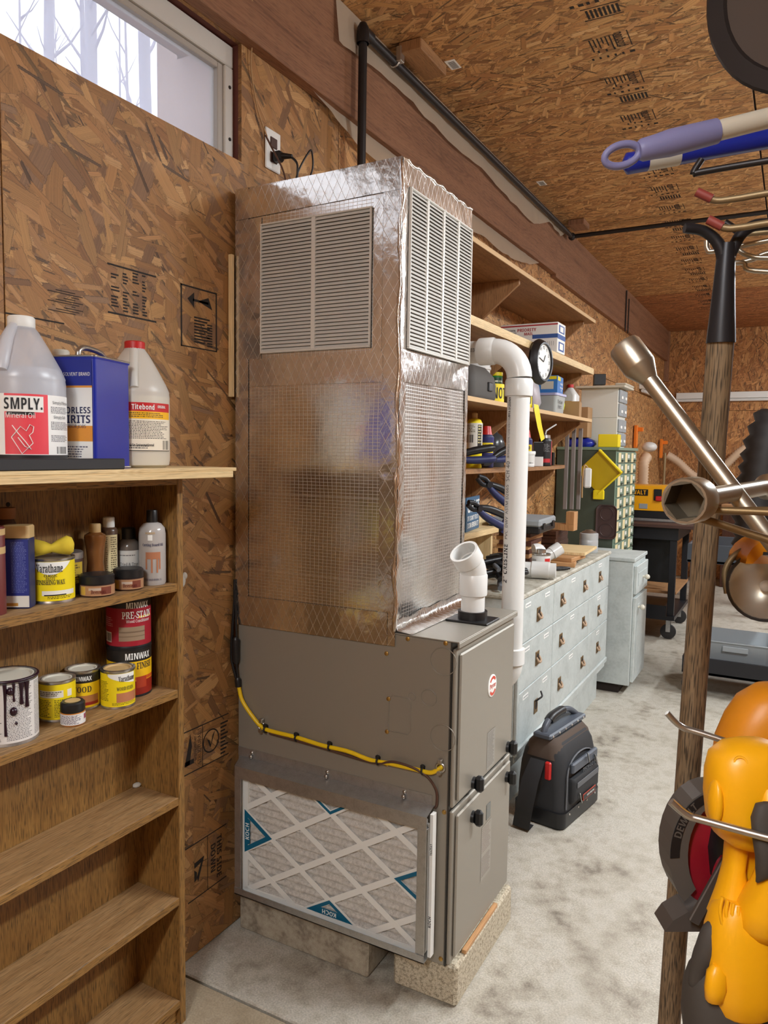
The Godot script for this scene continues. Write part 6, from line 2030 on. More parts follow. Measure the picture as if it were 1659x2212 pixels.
# ---------------------------------------------------------------- drawer chest
func chest() -> void:
	var base := Vector3(0.26, 0.0, -1.94)
	var o := thing("drawer_chest", "long grey-painted nine-drawer chest along the left wall", "chest", base)
	var z1 := -1.12
	var z0 := -2.75
	part(o, "carcass", W(base).bx(0.004, 0.215, z0, 0.484, 0.848, z1, 0.003), "grey_paint")
	part(o, "top", W(base).bx(0.004, 0.8485, z0 - 0.006, 0.505, 0.870, z1 + 0.008, 0.006), "grey_top")
	part(o, "toe_kick", W(base).bx(0.03, 0.0, z0 + 0.03, 0.455, 0.2145, z1 - 0.03), "grey_paint")
	part(o, "base_moulding", W(base).bx(0.4842, 0.215, z0, 0.503, 0.247, z1, 0.006).bx(0.4842, 0.188, z0 + 0.01, 0.492, 0.2145, z1 - 0.01, 0.004), "grey_paint")
	part(o, "corner_stile", W(base).bx(0.4842, 0.2475, z1 - 0.022, 0.499, 0.848, z1, 0.003), "grey_paint")
	var cols := [[-1.145, -1.595], [-1.601, -2.265], [-2.271, -2.735]]
	var ys := [[0.668, 0.846], [0.472, 0.664], [0.252, 0.468]]
	var n := 0
	for r in 3:
		for c in 3:
			var d := part(o, "drawer", W(base).bx(0.4845, ys[r][0], cols[c][1], 0.4975, ys[r][1], cols[c][0], 0.002), "grey_paint")
			var ym: float = (ys[r][0] + ys[r][1]) / 2 - 0.004
			var zw: float = cols[c][0] - cols[c][1]
			var at := [cols[c][0] - zw * 0.5] if c != 1 else [cols[c][0] - zw * 0.2, cols[c][0] - zw * 0.84]
			for z in at:
				pull(d, base, Vector3(0.4976, ym, z), c == 0 and r == 2)
			for f in ([0.18, 0.78] if c == 0 else [0.5]):
				var lz: float = cols[c][0] - zw * f
				var lb := part(d, "label_card", W(base).bx(0.4977, ys[r][1] - 0.038, lz - 0.035, 0.4983, ys[r][1] - 0.020, lz + 0.035), "ink_white")
				var pr := W(base)
				for k in 5:
					pr.bx(0.4984, ys[r][1] - 0.033, lz + 0.026 - k * 0.012, 0.4986, ys[r][1] - 0.026, lz + 0.018 - k * 0.012)
				part(lb, "writing", pr, "tub_grey")
			n += 1


func pull(d: Node3D, base: Vector3, c: Vector3, open_bail: bool) -> void:
	var p := part(d, "pull", W(base).bx(c.x, c.y - 0.030, c.z - 0.0235, c.x + 0.003, c.y + 0.030, c.z + 0.0235, 0.001), "old_brass", "worn brass recessed pull")
	part(p, "recess_shade", W(base).lathe([Vector2(0.0, 0.0033), Vector2(0.017, 0.0033)], 16, c + Vector3(0, 0.003, 0), Basis(Vector3.BACK, -PI / 2)), "dark_gap")  # flat dark disc, the shade of a hollow painted on the plate
	if open_bail:
		part(p, "bail", W(base).tube(curve([c + Vector3(0.004, 0.026, 0.016), c + Vector3(0.016, 0.036, 0.012), c + Vector3(0.026, 0.046, -0.004), c + Vector3(0.016, 0.062, -0.018)], 5), 0.004, 7), "black_pipe")
	else:
		part(p, "bail", W(base).tube(curve([c + Vector3(0.003, 0.006, 0.017), c + Vector3(0.012, -0.010, 0.016), c + Vector3(0.014, -0.015, 0.0), c + Vector3(0.012, -0.010, -0.016), c + Vector3(0.003, 0.006, -0.017)], 5), 0.0055, 7), "copper_dull")


func chest_goods() -> void:
	var Y := 0.8704
	# heap of black straps beside the duct
	var r := RandomNumberGenerator.new()
	r.seed = 5
	var hb := thing("strap_heap", "tangled heap of black straps and clamps behind the vent pipe", "straps", Vector3(0.36, Y, -1.27))
	for k in 24:
		var p := Vector3(r.randf_range(-0.03, 0.05), 0.018 + k * 0.0045, r.randf_range(-0.05, 0.05))
		var d := Vector3(r.randf_range(0.02, 0.07), 0.0, r.randf_range(-0.10, 0.10))
		part(hb, "strap", B().tube(curve([p - d, p - d * 0.3 + Vector3(0.01, 0.012, 0), p + d * 0.3 + Vector3(0, 0.012, 0.01), p + d], 4), 0.009 + 0.004 * r.randf(), 6), "black_plastic" if k % 3 else "bag_grey")
	# trigger spray bottle
	var sb := thing("trigger_bottle", "cleaner spray bottle with yellow and navy trigger head", "bottle", Vector3(0.295, Y, -1.63), 0.5)
	part(sb, "body", B().lathe([Vector2(0, 0), Vector2(0.038, 0), Vector2(0.04, 0.005), Vector2(0.04, 0.09), Vector2(0.03, 0.14), Vector2(0.014, 0.165)], 22), "milky_plastic")
	part(sb, "collar", B().lathe([Vector2(0.018, 0.1645), Vector2(0.018, 0.19), Vector2(0.012, 0.195)], 16), "navy")
	part(sb, "neck", B().cyl(Vector3(0, 0.194, 0), Vector3(0, 0.25, 0), 0.012, 12), "bright_yellow")
	part(sb, "head", B().loft([rrect(0.03, 0.03, 0.01, 0.25), rrect(0.07, 0.034, 0.01, 0.262), rrect(0.085, 0.034, 0.01, 0.28), rrect(0.05, 0.028, 0.01, 0.292)]), "bright_yellow")
	part(sb, "trigger", B().tube(curve([Vector3(-0.035, 0.265, 0), Vector3(-0.052, 0.24, 0), Vector3(-0.045, 0.215, 0), Vector3(-0.06, 0.19, 0)], 4), 0.008, 8), "navy")
	part(sb, "nozzle", B().cyl(Vector3(-0.042, 0.272, 0), Vector3(-0.07, 0.272, 0), 0.012, 10), "navy")
	solo("leaning_board", "rounded light plywood offcut leaning behind the white pipe", "board", B().bx(-0.005, 0.0, -0.11, 0.005, 0.27, 0.11, 0.002), "pine", Vector3(0.045, Y + 0.001, -1.86))
	# plastic fittings lying on the chest
	var f1 := thing("pipe_fitting", "white plastic pipe with elbow lying at the chest front edge", "fitting", Vector3(0.425, Y + 0.039, -1.56), 0.22)
	part(f1, "tube", B().cyl(Vector3(-0.07, 0, 0), Vector3(0.085, 0, 0), 0.0335, 22).cyl(Vector3(-0.02, 0, 0), Vector3(0.055, 0, 0), 0.0385, 22), "pvc")
	part(f1, "elbow", B().tube(curve([Vector3(-0.06, 0, 0), Vector3(-0.11, 0, 0.008), Vector3(-0.135, 0, 0.045)], 5), 0.0365, 20, false).lathe([Vector2(0.0365, 0.0), Vector2(0.0388, 0.0), Vector2(0.0388, 0.03), Vector2(0.033, 0.03), Vector2(0.032, -0.01)], 22, Vector3(-0.135, 0, 0.045), Basis(Quaternion(Vector3.UP, Vector3(-0.3, 0, 0.95).normalized()))), "pvc")
	var f2 := thing("pipe_fitting", "white plastic tee leaning on the cement can", "fitting", Vector3(0.385, Y + 0.075, -1.86), 0.3)
	part(f2, "tube", B().cyl(Vector3(-0.05, -0.042, 0.035), Vector3(0.04, 0.016, -0.012), 0.028, 20).cyl(Vector3(0.02, 0.002, -0.002), Vector3(0.06, 0.028, -0.022), 0.032, 20), "pvc")
	part(f2, "branch", B().tube(curve([Vector3(-0.02, -0.015, 0.02), Vector3(-0.04, 0.02, 0.02), Vector3(-0.065, 0.02, 0.03)], 5), 0.028, 18), "pvc")
	cylinder_can("cement_can", "small white cement can with steel cap beside the fittings", "can", Vector3(0.40, Y, -1.71), 0.042, [Vector2(0.042, 0.088), Vector2(0.044, 0.09), Vector2(0.044, 0.094), Vector2(0.036, 0.094)], "steel", [["cap", [Vector2(0.036, 0.0935), Vector2(0.022, 0.096), Vector2(0.022, 0.112), Vector2(0, 0.113)], "steel"]], lab("cement_label", 128, 96, rgb(222, 222, 220), [["r", rgb(160, 160, 162), 8, 18, 30, 66], ["p", rgb(60, 60, 60), 52, 50, 60, 40, 9, 3], ["r", rgb(196, 40, 40), 76, 14, 34, 20], ["r", rgb(40, 140, 70), 70, 70, 40, 8]]), 0.006, 0.086)
	# clear-lidded organizer case on reddish boards
	var zz := Y
	for k in 8:
		solo("short_board", ["bottom", "second", "third", "fourth", "fifth", "sixth", "seventh", "topmost"][k] + " reddish short board in the stack under the organizer case", "board", B(2).bx(-0.08, 0, -0.13, 0.08, 0.0205, 0.13, 0.001), "red_wood" if k % 2 else "cedar", Vector3(0.20 + 0.01 * (k % 2), zz, -2.0 + 0.008 * (k % 3)), 0.05 * (k % 3), "boards stacked under the organizer case")
		zz += 0.0208
	var og := thing("organizer_case", "flat black organizer case with clear grey lid on the board stack", "case", Vector3(0.21, zz, -2.0), 0.06)
	part(og, "base", B().bx(-0.13, 0, -0.17, 0.13, 0.034, 0.17, 0.006), "black_plastic")
	part(og, "lid", B().bx(-0.132, 0.0345, -0.172, 0.132, 0.07, 0.172, 0.008), "tub_grey")
	part(og, "latch", B().bx(0.132, 0.02, -0.12, 0.138, 0.05, -0.08, 0.002).bx(0.132, 0.02, 0.08, 0.138, 0.05, 0.12, 0.002), "black_plastic")
	zz = Y
	for k in 6:
		solo("dark_plank", ["bottom", "second", "third", "fourth", "fifth", "topmost"][k] + " dark walnut plank in the stack at the back of the chest", "plank", B(2).bx(-0.10, 0, -0.15, 0.10, 0.022, 0.15, 0.001), "walnut", Vector3(0.18, zz, -2.50 + 0.01 * (k % 2)), 0.012 * k, "dark planks stacked on the chest")
		zz += 0.0224
	solo("l_bracket_block", "pale wood L-shaped offcut on the dark planks", "offcut", B().bx(-0.12, 0, -0.04, 0.13, 0.035, 0.04, 0.001).bx(0.085, 0.0351, -0.04, 0.13, 0.105, 0.04, 0.001), "cedar", Vector3(0.235, zz, -2.46))
	solo("cedar_board", "reddish board under the pale plywood sheet", "board", B(0).bx(-0.075, 0, -0.09, 0.075, 0.022, 0.09, 0.002), "cedar", Vector3(0.40, Y, -2.05), 0.2)
	solo("cedar_board", "reddish board lying crosswise beneath the plywood sheet", "board", B(0).bx(-0.075, 0, -0.10, 0.08, 0.02, 0.10, 0.002), "cedar", Vector3(0.40, Y + 0.0225, -2.10), -0.1)
	solo("plywood_sheet", "pale square plywood sheet lying on the reddish boards", "board", B().bx(-0.095, 0, -0.17, 0.10, 0.014, 0.17, 0.001), "pine", Vector3(0.395, Y + 0.043, -2.28), 0.05)
	cylinder_can("ribbed_can", "plain ribbed metal can with clamp lid at the chest end", "can", Vector3(0.405, Y, -2.61), 0.052, [Vector2(0.052, 0.03), Vector2(0.0505, 0.034), Vector2(0.052, 0.038), Vector2(0.052, 0.07), Vector2(0.0505, 0.074), Vector2(0.052, 0.078), Vector2(0.052, 0.108), Vector2(0.046, 0.112)], mat("ribbed_metal", rgb(196, 202, 206), 0.35, 0.4), [["lid", [Vector2(0.046, 0.1115), Vector2(0.04, 0.118), Vector2(0.024, 0.124), Vector2(0.018, 0.13), Vector2(0, 0.131)], "steel"]])
	# little black clip and a white bead by the fittings
	solo("black_clip", "small black clip lying in front of the reddish boards", "clip", B().tube([Vector3(-0.05, 0.008, 0), Vector3(0, 0.014, 0.01), Vector3(0.05, 0.008, -0.01)], 0.007, 7).tube([Vector3(-0.03, 0.008, 0.025), Vector3(0.03, 0.01, 0.02)], 0.006, 7), "black_plastic", Vector3(0.45, Y, -1.86), 0.6)


# ---------------------------------------------------------------- beyond the chest
func far_corner() -> void:
	# small grey cabinet
	var base := Vector3(0.43, 0.0, -3.05)
	var o := thing("small_cabinet", "narrow grey cabinet with drawer and door beyond the chest", "cabinet", base)
	part(o, "carcass", W(base).bx(0.22, 0.055, -3.26, 0.612, 0.80, -2.86, 0.003), "grey_paint")
	part(o, "toe_kick", W(base).bx(0.23, 0.0, -3.24, 0.55, 0.0548, -2.88), "dark_gap")
	part(o, "top", W(base).bx(0.22, 0.8004, -3.27, 0.622, 0.822, -2.85, 0.003), "grey_paint")
	for q in [[0.605, 0.775, "drawer"], [0.075, 0.585, "door"]]:
		var d := part(o, q[2], W(base).bx(0.6124, q[0], -3.245, 0.632, q[1], -2.875, 0.003), "grey_paint")
		part(d, "panel", W(base).bx(0.632, q[0] + 0.045, -3.20, 0.635, q[1] - 0.045, -2.92, 0.002), "grey_paint")
		part(d, "knob", W(base).ball(Vector3(0.660, q[1] - (0.085 if q[2] == "drawer" else 0.06), -3.06 if q[2] == "drawer" else -2.93), Vector3(0.016, 0.016, 0.016), 12, 8).cyl(Vector3(0.634, q[1] - (0.085 if q[2] == "drawer" else 0.06), -3.06 if q[2] == "drawer" else -2.93), Vector3(0.652, q[1] - (0.085 if q[2] == "drawer" else 0.06), -3.06 if q[2] == "drawer" else -2.93), 0.007, 8), "off_white")
	# green parts cabinet, its drawers facing the room
	var pb := Vector3(0.21, 0.0, -3.63)
	var g := thing("parts_cabinet", "tall green steel cabinet of small labelled drawers", "cabinet", pb)
	part(g, "shell", W(pb).bx(0.01, 0.0, -3.96, 0.395, 1.455, -3.30, 0.003), "green_steel")
	part(g, "top", W(pb).bx(0.008, 1.4554, -3.965, 0.416, 1.475, -3.295, 0.003), "green_light")
	part(g, "face_frame", W(pb).bx(0.3952, 0.42, -3.96, 0.398, 1.454, -3.30), "green_light")
	var dm := B().bx(0, 0, 0, 0.008, 0.068, 0.196, 0.0015).mesh()
	var cm := B().bx(0, 0, 0, 0.0012, 0.062, 0.072).mesh()
	var km := B().bx(0, 0, 0, 0.0012, 0.024, 0.05).mesh()
	var pm := B().bx(0, 0, 0, 0.010, 0.012, 0.05, 0.002).mesh()
	for r in 13:
		for c in 3:
			var at := Vector3(0.3984, 1.375 - r * 0.0755, -3.525 - c * 0.214) - pb
			var d := part(g, "drawer", dm, "green_light")
			d.position = at
			var cc := part(d, "card", cm, "card_cream")
			cc.position = Vector3(0.0081, 0.003, 0.116)
			var wc := part(d, "window_card", km, "card_white")
			wc.position = Vector3(0.0081, 0.030, 0.045)
			var pl := part(d, "pull", pm, "green_steel")
			pl.position = Vector3(0.0081, 0.008, 0.045)
	# things on top of it
	var Y := 1.4754
	for q in [[Vector3(0.225, Y, -3.68), 0.0, "lower clear drawer unit on the green parts cabinet"], [Vector3(0.225, Y + 0.2005, -3.68), 0.1, "upper clear drawer unit under the folded paper"]]:
		var u := thing("drawer_unit", q[2], "organizer", q[0], 0.0, "clear drawer units")
		part(u, "shell", B().bx(-0.13, 0, -0.13, 0.12, 0.20, 0.13, 0.003), "card_white")
		for k in 2:
			for j in 2:
				var d := part(u, "drawer", B().bx(0.1205, 0.012 + k * 0.094, -0.122 + j * 0.125, 0.132, 0.098 + k * 0.094, -0.003 + j * 0.125, 0.003), "tub_grey")
				part(d, "tab", B().bx(0.1322, 0.035 + k * 0.094, -0.085 + j * 0.125, 0.137, 0.055 + k * 0.094, -0.04 + j * 0.125, 0.002), "ink_white")
	boxed("yellow_bin", "small yellow bin at the corner of the green cabinet", "bin", Vector3(0.33, Y, -3.40), Vector3(0.13, 0.085, 0.10), 0.05, "bright_yellow", 0.004)
	solo("blue_bag", "crumpled blue plastic bag on the green cabinet", "bag", B().loft([rrect(0.16, 0.12, 0.04, 0.0), rrect(0.2, 0.14, 0.05, 0.02), rrect(0.18, 0.12, 0.05, 0.045), rrect(0.1, 0.06, 0.02, 0.06)]), "blue_gloss", Vector3(0.145, Y + 0.0006, -3.39))
	for k in 2:
		boxed("brown_carton", ["lower brown carton behind the wall shelf end", "upper brown carton behind the wall shelf end"][k], "box", Vector3(0.10, Y + 0.062 + k * 0.1005, -3.39), Vector3(0.2, 0.1, 0.12), 0.0, "cardboard")
	solo("folded_paper", "flat board with folded pale paper on the clear drawer units", "paper", B().bx(-0.16, 0, -0.16, 0.17, 0.014, 0.16, 0.002).bx(0.10, 0.0142, -0.14, 0.175, 0.03, 0.14, 0.006), "off_white", Vector3(0.225, Y + 0.4012, -3.66))
	boxed("black_gadget", "small black gadget on the folded paper", "device", Vector3(0.185, Y + 0.432, -3.68), Vector3(0.08, 0.075, 0.10), 0.3, "black_plastic", 0.003)
	boxed("dark_carton", "dark slim carton beside the upper drawer unit", "box", Vector3(0.20, Y, -3.88), Vector3(0.14, 0.24, 0.08), 0.0, "cardboard")
	var bh := thing("bird_house", "small dark peaked house on top of the slim carton", "ornament", Vector3(0.22, Y + 0.2403, -3.88))
	var pv := B()
	pv.xf = Transform3D(Basis(Vector3.UP, PI / 2), Vector3(0.0, 0, 0))
	part(bh, "walls", pv.extrude(PackedVector2Array([Vector2(-0.04, 0), Vector2(0.04, 0), Vector2(0.04, 0.06), Vector2(0.0, 0.115), Vector2(-0.04, 0.06)]), -0.05, 0.05), "black_metal")
	# hung on the near side of the green cabinet
	var ys := thing("yellow_square", "square yellow plastic chute hung cornerwise on the green cabinet", "chute", Vector3(0.30, 1.315, -3.285))
	var yb := B()
	yb.xf = Transform3D(Basis(Vector3.BACK, PI / 4), Vector3.ZERO)
	part(ys, "plate", yb.bx(-0.105, -0.105, -0.01, 0.105, 0.105, 0.0, 0.003), mat("deep_yellow", rgb(196, 168, 10), 0.45))
	var yr := B()
	yr.xf = yb.xf
	part(ys, "rim", yr.bx(0.092, -0.105, 0.0, 0.105, 0.105, 0.03, 0.003).bx(-0.105, -0.105, 0.0, 0.105, -0.095, 0.02, 0.003), "bright_yellow")
	part(ys, "spout", B().bx(-0.035, -0.18, -0.01, 0.035, -0.12, 0.015, 0.004), "bright_yellow")
	var tr := thing("magnetic_tray", "dark oval magnetic tray stuck on the green cabinet side", "tray", Vector3(0.355, 0.99, -3.294))
	var ring := []
	for q in [[0.0, 0.0], [0.004, 0.004], [0.018, 0.008], [0.018, 0.004], [0.006, -0.004]]:
		var rr := PackedVector3Array()
		for p in rrect(0.12 + q[1] * 2, 0.21 + q[1] * 2, 0.035, 0.0, 6):
			rr.append(Vector3(p.x, p.z, q[0]))
		ring.append(rr)
	part(tr, "dish", B().loft(ring), mat("tray_brown", rgb(84, 66, 64), 0.35, 0.3))
	for y in [-0.052, 0.052]:
		part(tr, "magnet", B().tube(ring_path(Vector3(0, y, 0.008), 0.042, Vector3.RIGHT, Vector3.UP, 20), 0.003, 5), "tray_brown")
	for k in 3:
		solo("weathered_strip", ["grey weathered strip hung beside the bowed shelf, nearest the wall", "grey weathered strip hung beside the bowed shelf, in the middle", "grey weathered strip hung beside the bowed shelf, nearest the room"][k], "strip", B().bx(-0.012, 0, -0.006, 0.012, 0.50, 0.006, 0.002), mat("weathered", rgb(140, 132, 128), 0.8) if k == 0 else M["weathered"], Vector3(0.175 + k * 0.036, 1.085, -2.93 - 0.02 * k), 0.0, "grey strips beside the shelves")
	var pw := thing("power_tap", "white power tap hanging at the bowed shelf end", "power strip", Vector3(0.315, 1.225, -2.90), 0.3)
	part(pw, "body", B().bx(-0.022, 0, -0.03, 0.022, 0.12, 0.03, 0.008), "pvc")
	part(pw, "cord", B().tube(curve([Vector3(0.0, 0.12, 0.0), Vector3(-0.02, 0.135, 0.02), Vector3(-0.03, 0.08, 0.025), Vector3(-0.03, -0.06, 0.02)], 5), 0.005, 6), "tan_wire")
	# planer on a black bench
	var tb := Vector3(0.42, 0.0, -4.8)
	var t := thing("steel_bench", "black steel bench with open shelves under the yellow planer", "bench", tb)
	part(t, "top", W(tb).bx(0.06, 0.875, -5.3, 0.80, 0.90, -4.35, 0.003), "rust_brown")
	part(t, "apron", W(tb).bx(0.10, 0.78, -4.42, 0.66, 0.8745, -4.40).bx(0.64, 0.78, -5.2, 0.66, 0.8745, -4.42), "black_metal")
	for q in [[0.60, -4.45], [0.60, -5.2], [0.08, -4.45], [0.08, -5.2]]:
		part(t, "leg", W(tb).bx(q[0], 0.19, q[1], q[0] + 0.05, 0.78, q[1] + 0.04, 0.002), "black_metal")
	part(t, "lower_shelf", W(tb, 0).bx(0.06, 0.352, -5.2, 0.655, 0.372, -4.462), "plywood")
	part(t, "tray", W(tb).bx(0.06, 0.16, -5.22, 0.66, 0.19, -4.38).bx(0.06, 0.19, -4.395, 0.598, 0.27, -4.38), "black_metal")
	for q in [[0.61, -4.46], [0.61, -5.1], [0.12, -4.46]]:
		caster(t, tb, Vector3(q[0], 0.0, q[1]), 0.058, 0.159)
	part(t, "back_panel", W(tb).bx(0.135, 0.42, -4.60, 0.595, 0.775, -4.585), "black_plastic")
	var pl := thing("thickness_planer", "yellow and black thickness planer on the steel bench", "planer", Vector3(0.40, 0.9005, -4.75))
	part(pl, "bed", B().bx(-0.32, 0, -0.14, 0.36, 0.025, 0.16, 0.004), "galvanized")
	part(pl, "base", B().bx(-0.22, 0.0254, -0.18, 0.20, 0.085, 0.16, 0.006), "black_plastic")
	part(pl, "housing", B().loft([PackedVector3Array([Vector3(-0.22, 0.086, -0.18), Vector3(0.2, 0.086, -0.18), Vector3(0.2, 0.25, -0.18), Vector3(0.17, 0.285, -0.18), Vector3(-0.22, 0.285, -0.18)]), PackedVector3Array([Vector3(-0.22, 0.086, 0.16), Vector3(0.2, 0.086, 0.16), Vector3(0.2, 0.25, 0.16), Vector3(0.17, 0.285, 0.16), Vector3(-0.22, 0.285, 0.16)])]), "tool_yellow")
	part(pl, "badge", B().bx(-0.19, 0.205, 0.1605, -0.005, 0.255, 0.164), "black_plastic")
	part(pl, "lettering", B().words("DEWALT", 0.034, Vector3(-0.1, 0.23, 0.1646), Vector3.RIGHT, Vector3.UP, 0.16), "tool_yellow")
	part(pl, "switch", B().bx(0.04, 0.17, 0.1605, 0.10, 0.26, 0.17, 0.002), "black_plastic")
	part(pl, "paddle", B().bx(0.055, 0.165, 0.1705, 0.11, 0.205, 0.185, 0.006), "red")
	part(pl, "gauge", B().bx(-0.07, 0.10, 0.1605, -0.005, 0.14, 0.163, 0.002), "tub_grey")
	part(pl, "dial", B().cyl(Vector3(-0.14, 0.13, 0.16), Vector3(-0.14, 0.13, 0.175), 0.03, 16), "black_plastic")
	# black cart with grey tub
	var cb := Vector3(1.16, 0.0, -3.3)
	var c := thing("utility_cart", "black two-tray utility cart behind the wooden fork handle", "cart", cb)
	part(c, "upper_tray", W(cb).bx(0.88, 0.80, -3.62, 1.50, 0.815, -3.06).bx(0.88, 0.80, -3.075, 1.50, 0.91, -3.06, 0.002).bx(0.88, 0.80, -3.62, 0.895, 0.91, -3.075, 0.002).bx(1.485, 0.80, -3.62, 1.50, 0.91, -3.075, 0.002).bx(0.895, 0.80, -3.62, 1.485, 0.91, -3.605, 0.002), mat("cart_slate", rgb(66, 72, 80), 0.4, 0.2))
	part(c, "lower_tray", W(cb).bx(0.88, 0.135, -3.62, 1.50, 0.15, -3.06).bx(0.88, 0.135, -3.075, 1.50, 0.235, -3.06, 0.002).bx(0.88, 0.135, -3.62, 0.895, 0.235, -3.075, 0.002).bx(1.485, 0.135, -3.62, 1.50, 0.235, -3.075, 0.002), "black_metal")
	for q in [[0.897, -3.115], [1.445, -3.115], [0.897, -3.60], [1.445, -3.60]]:
		part(c, "post", W(cb).bx(q[0], 0.1505, q[1], q[0] + 0.036, 0.7995, q[1] + 0.036, 0.002), "black_metal")
	for q in [[0.93, -3.12], [1.42, -3.12], [0.93, -3.56], [1.42, -3.56]]:
		caster(c, cb, Vector3(q[0], 0.0, q[1]), 0.055, 0.1348)
	var gt := thing("grey_tub", "open grey plastic tub on the lower tray of the cart", "tub", Vector3(1.16, 0.1504, -3.33))
	part(gt, "tub", B().loft([rrect(0.34, 0.30, 0.04, 0.0), rrect(0.36, 0.32, 0.04, 0.01), rrect(0.40, 0.38, 0.04, 0.17), rrect(0.415, 0.395, 0.04, 0.172), rrect(0.415, 0.395, 0.04, 0.18), rrect(0.395, 0.375, 0.04, 0.18), rrect(0.35, 0.31, 0.04, 0.015)]), "tub_grey")
	part(gt, "grip", B().bx(-0.07, 0.12, 0.186, 0.07, 0.155, 0.198, 0.004), "tub_grey")
	solo("cardboard_sheet", "reddish cardboard sheet lying in the upper tray of the cart", "cardboard", B().bx(-0.22, 0, -0.18, 0.22, 0.01, 0.18), "cardboard", Vector3(1.2, 0.8156, -3.34))
	# strip lights near the far corner, switched off
	var fx := thing("strip_fixture", "unlit white strip fixture on the far wall", "light fixture", Vector3(0.85, 2.06, FAR_Z + 0.002))
	part(fx, "housing", B().bx(-0.70, 0.03, 0, 0.70, 0.10, 0.06, 0.003), "white_metal")
	part(fx, "tube_lamp", B().cyl(Vector3(-0.68, 0.012, 0.035), Vector3(0.68, 0.012, 0.035), 0.017, 12), "pvc")
	part(fx, "end_cap", B().bx(-0.70, -0.008, 0.02, -0.68, 0.03, 0.05, 0.002).bx(0.68, -0.008, 0.02, 0.70, 0.03, 0.05, 0.002), "white_metal")
	var fy := thing("strip_fixture", "unlit white strip fixture on the left wall near the far corner", "light fixture", Vector3(0.0015, 2.06, -6.9))
	part(fy, "housing", B().bx(0, 0.03, -0.7, 0.06, 0.10, 0.7, 0.003), "white_metal")
	part(fy, "tube_lamp", B().cyl(Vector3(0.035, 0.012, -0.68), Vector3(0.035, 0.012, 0.68), 0.017, 12), "pvc")
	part(fy, "cord", B().tube(curve([Vector3(0.03, 0.03, -0.7), Vector3(0.04, -0.06, -0.72), Vector3(0.02, -0.16, -0.7), Vector3(0.01, -0.2, -0.6)], 6), 0.006, 6), "tan_wire")
	# dust hoses
	hose("dust_hose", "upright tan ribbed dust hose behind the green cabinet", [Vector3(0.12, 1.003, -5.95), Vector3(0.12, 1.20, -5.95), Vector3(0.12, 1.36, -5.96), Vector3(0.14, 1.42, -6.02)], 0.055, "hose_tan")
	solo("hose_elbow", "pale plastic elbow on top of the upright dust hose", "elbow", B().ball(Vector3.ZERO, Vector3(0.075, 0.05, 0.09), 14, 8), "pvc", Vector3(0.15, 1.51, -6.05))
	hose("dust_hose", "long tan ribbed dust hose sagging along the far wall", [Vector3(0.10, 1.44, -7.55), Vector3(0.22, 1.36, -7.6), Vector3(0.40, 1.20, -7.62), Vector3(0.55, 1.18, -7.62), Vector3(0.72, 1.33, -7.62), Vector3(0.86, 1.48, -7.6), Vector3(0.98, 1.54, -7.6), Vector3(1.08, 1.46, -7.6), Vector3(1.10, 1.34, -7.6)], 0.05, "hose_tan")
	for q in [[Vector3(0.012, 1.50, -6.03), "orange clamp bar on the left wall behind the green cabinet"], [Vector3(0.02, 1.40, -7.6), "orange clamp bar in the far corner"]]:
		solo("orange_clamp", q[1], "clamp", B().bx(0, 0, -0.012, 0.03, 0.22, 0.05, 0.004).bx(0.0, 0.16, -0.012, 0.08, 0.2, 0.02, 0.004), "orange", q[0], 0.0, "orange clamps")
	cylinder_can("white_cup", "white cup standing behind the planer", "cup", Vector3(0.36, 1.002, -5.62), 0.06, [Vector2(0.062, 0.16), Vector2(0.055, 0.16)], "pvc", [["rod", [Vector2(0.012, 0.15), Vector2(0.012, 0.45), Vector2(0, 0.45)], "tan_metal"]])
	solo("back_bench", "plain wooden bench behind the planer", "bench", B(0).bx(-0.3, 0.96, -0.3, 0.9, 1.0, 0.3, 0.003).bx(-0.28, 0.0, -0.28, -0.2, 0.96, -0.2).bx(0.8, 0.0, -0.28, 0.88, 0.96, -0.2).bx(-0.28, 0.0, 0.2, -0.2, 0.96, 0.28).bx(0.8, 0.0, 0.2, 0.88, 0.96, 0.28), "plywood", Vector3(0.36, 0.0005, -5.95))
	solo("dark_machine", "dark machine silhouette on the far bench", "machine", B().bx(-0.15, 0, -0.12, 0.15, 0.2, 0.12, 0.02).bx(-0.05, 0.2, -0.08, 0.12, 0.28, 0.08, 0.02), "navy", Vector3(1.02, 1.001, -5.95))
	var wc := solo("wall_conduit", "two thin black rods on the left wall above the planer", "conduit", B().cyl(Vector3(0.006, -0.35, 0.0), Vector3(0.006, 0.0, 0.0), 0.006, 7).cyl(Vector3(0.006, -0.35, -0.12), Vector3(0.006, -0.05, -0.12), 0.005, 7), "black_pipe", Vector3(0.0385, 2.86, -5.2))
	wc.rotation.y = 0.0
	solo("tan_cord", "thin tan cord running down the left wall above the planer", "wire", B().tube([Vector3(0.004, 0.5, 0), Vector3(0.004, 0, 0.0)], 0.003, 5), "tan_wire", Vector3(0.001, 1.98, -5.15))
	# tall plywood leaning at the far wall behind the cart
	solo("far_cabinet", "low wooden cabinet against the far wall behind the cart", "cabinet", B().bx(-0.6, 0, -0.25, 0.9, 0.86, 0.25, 0.004), "walnut", Vector3(1.35, 0.0005, -7.5))


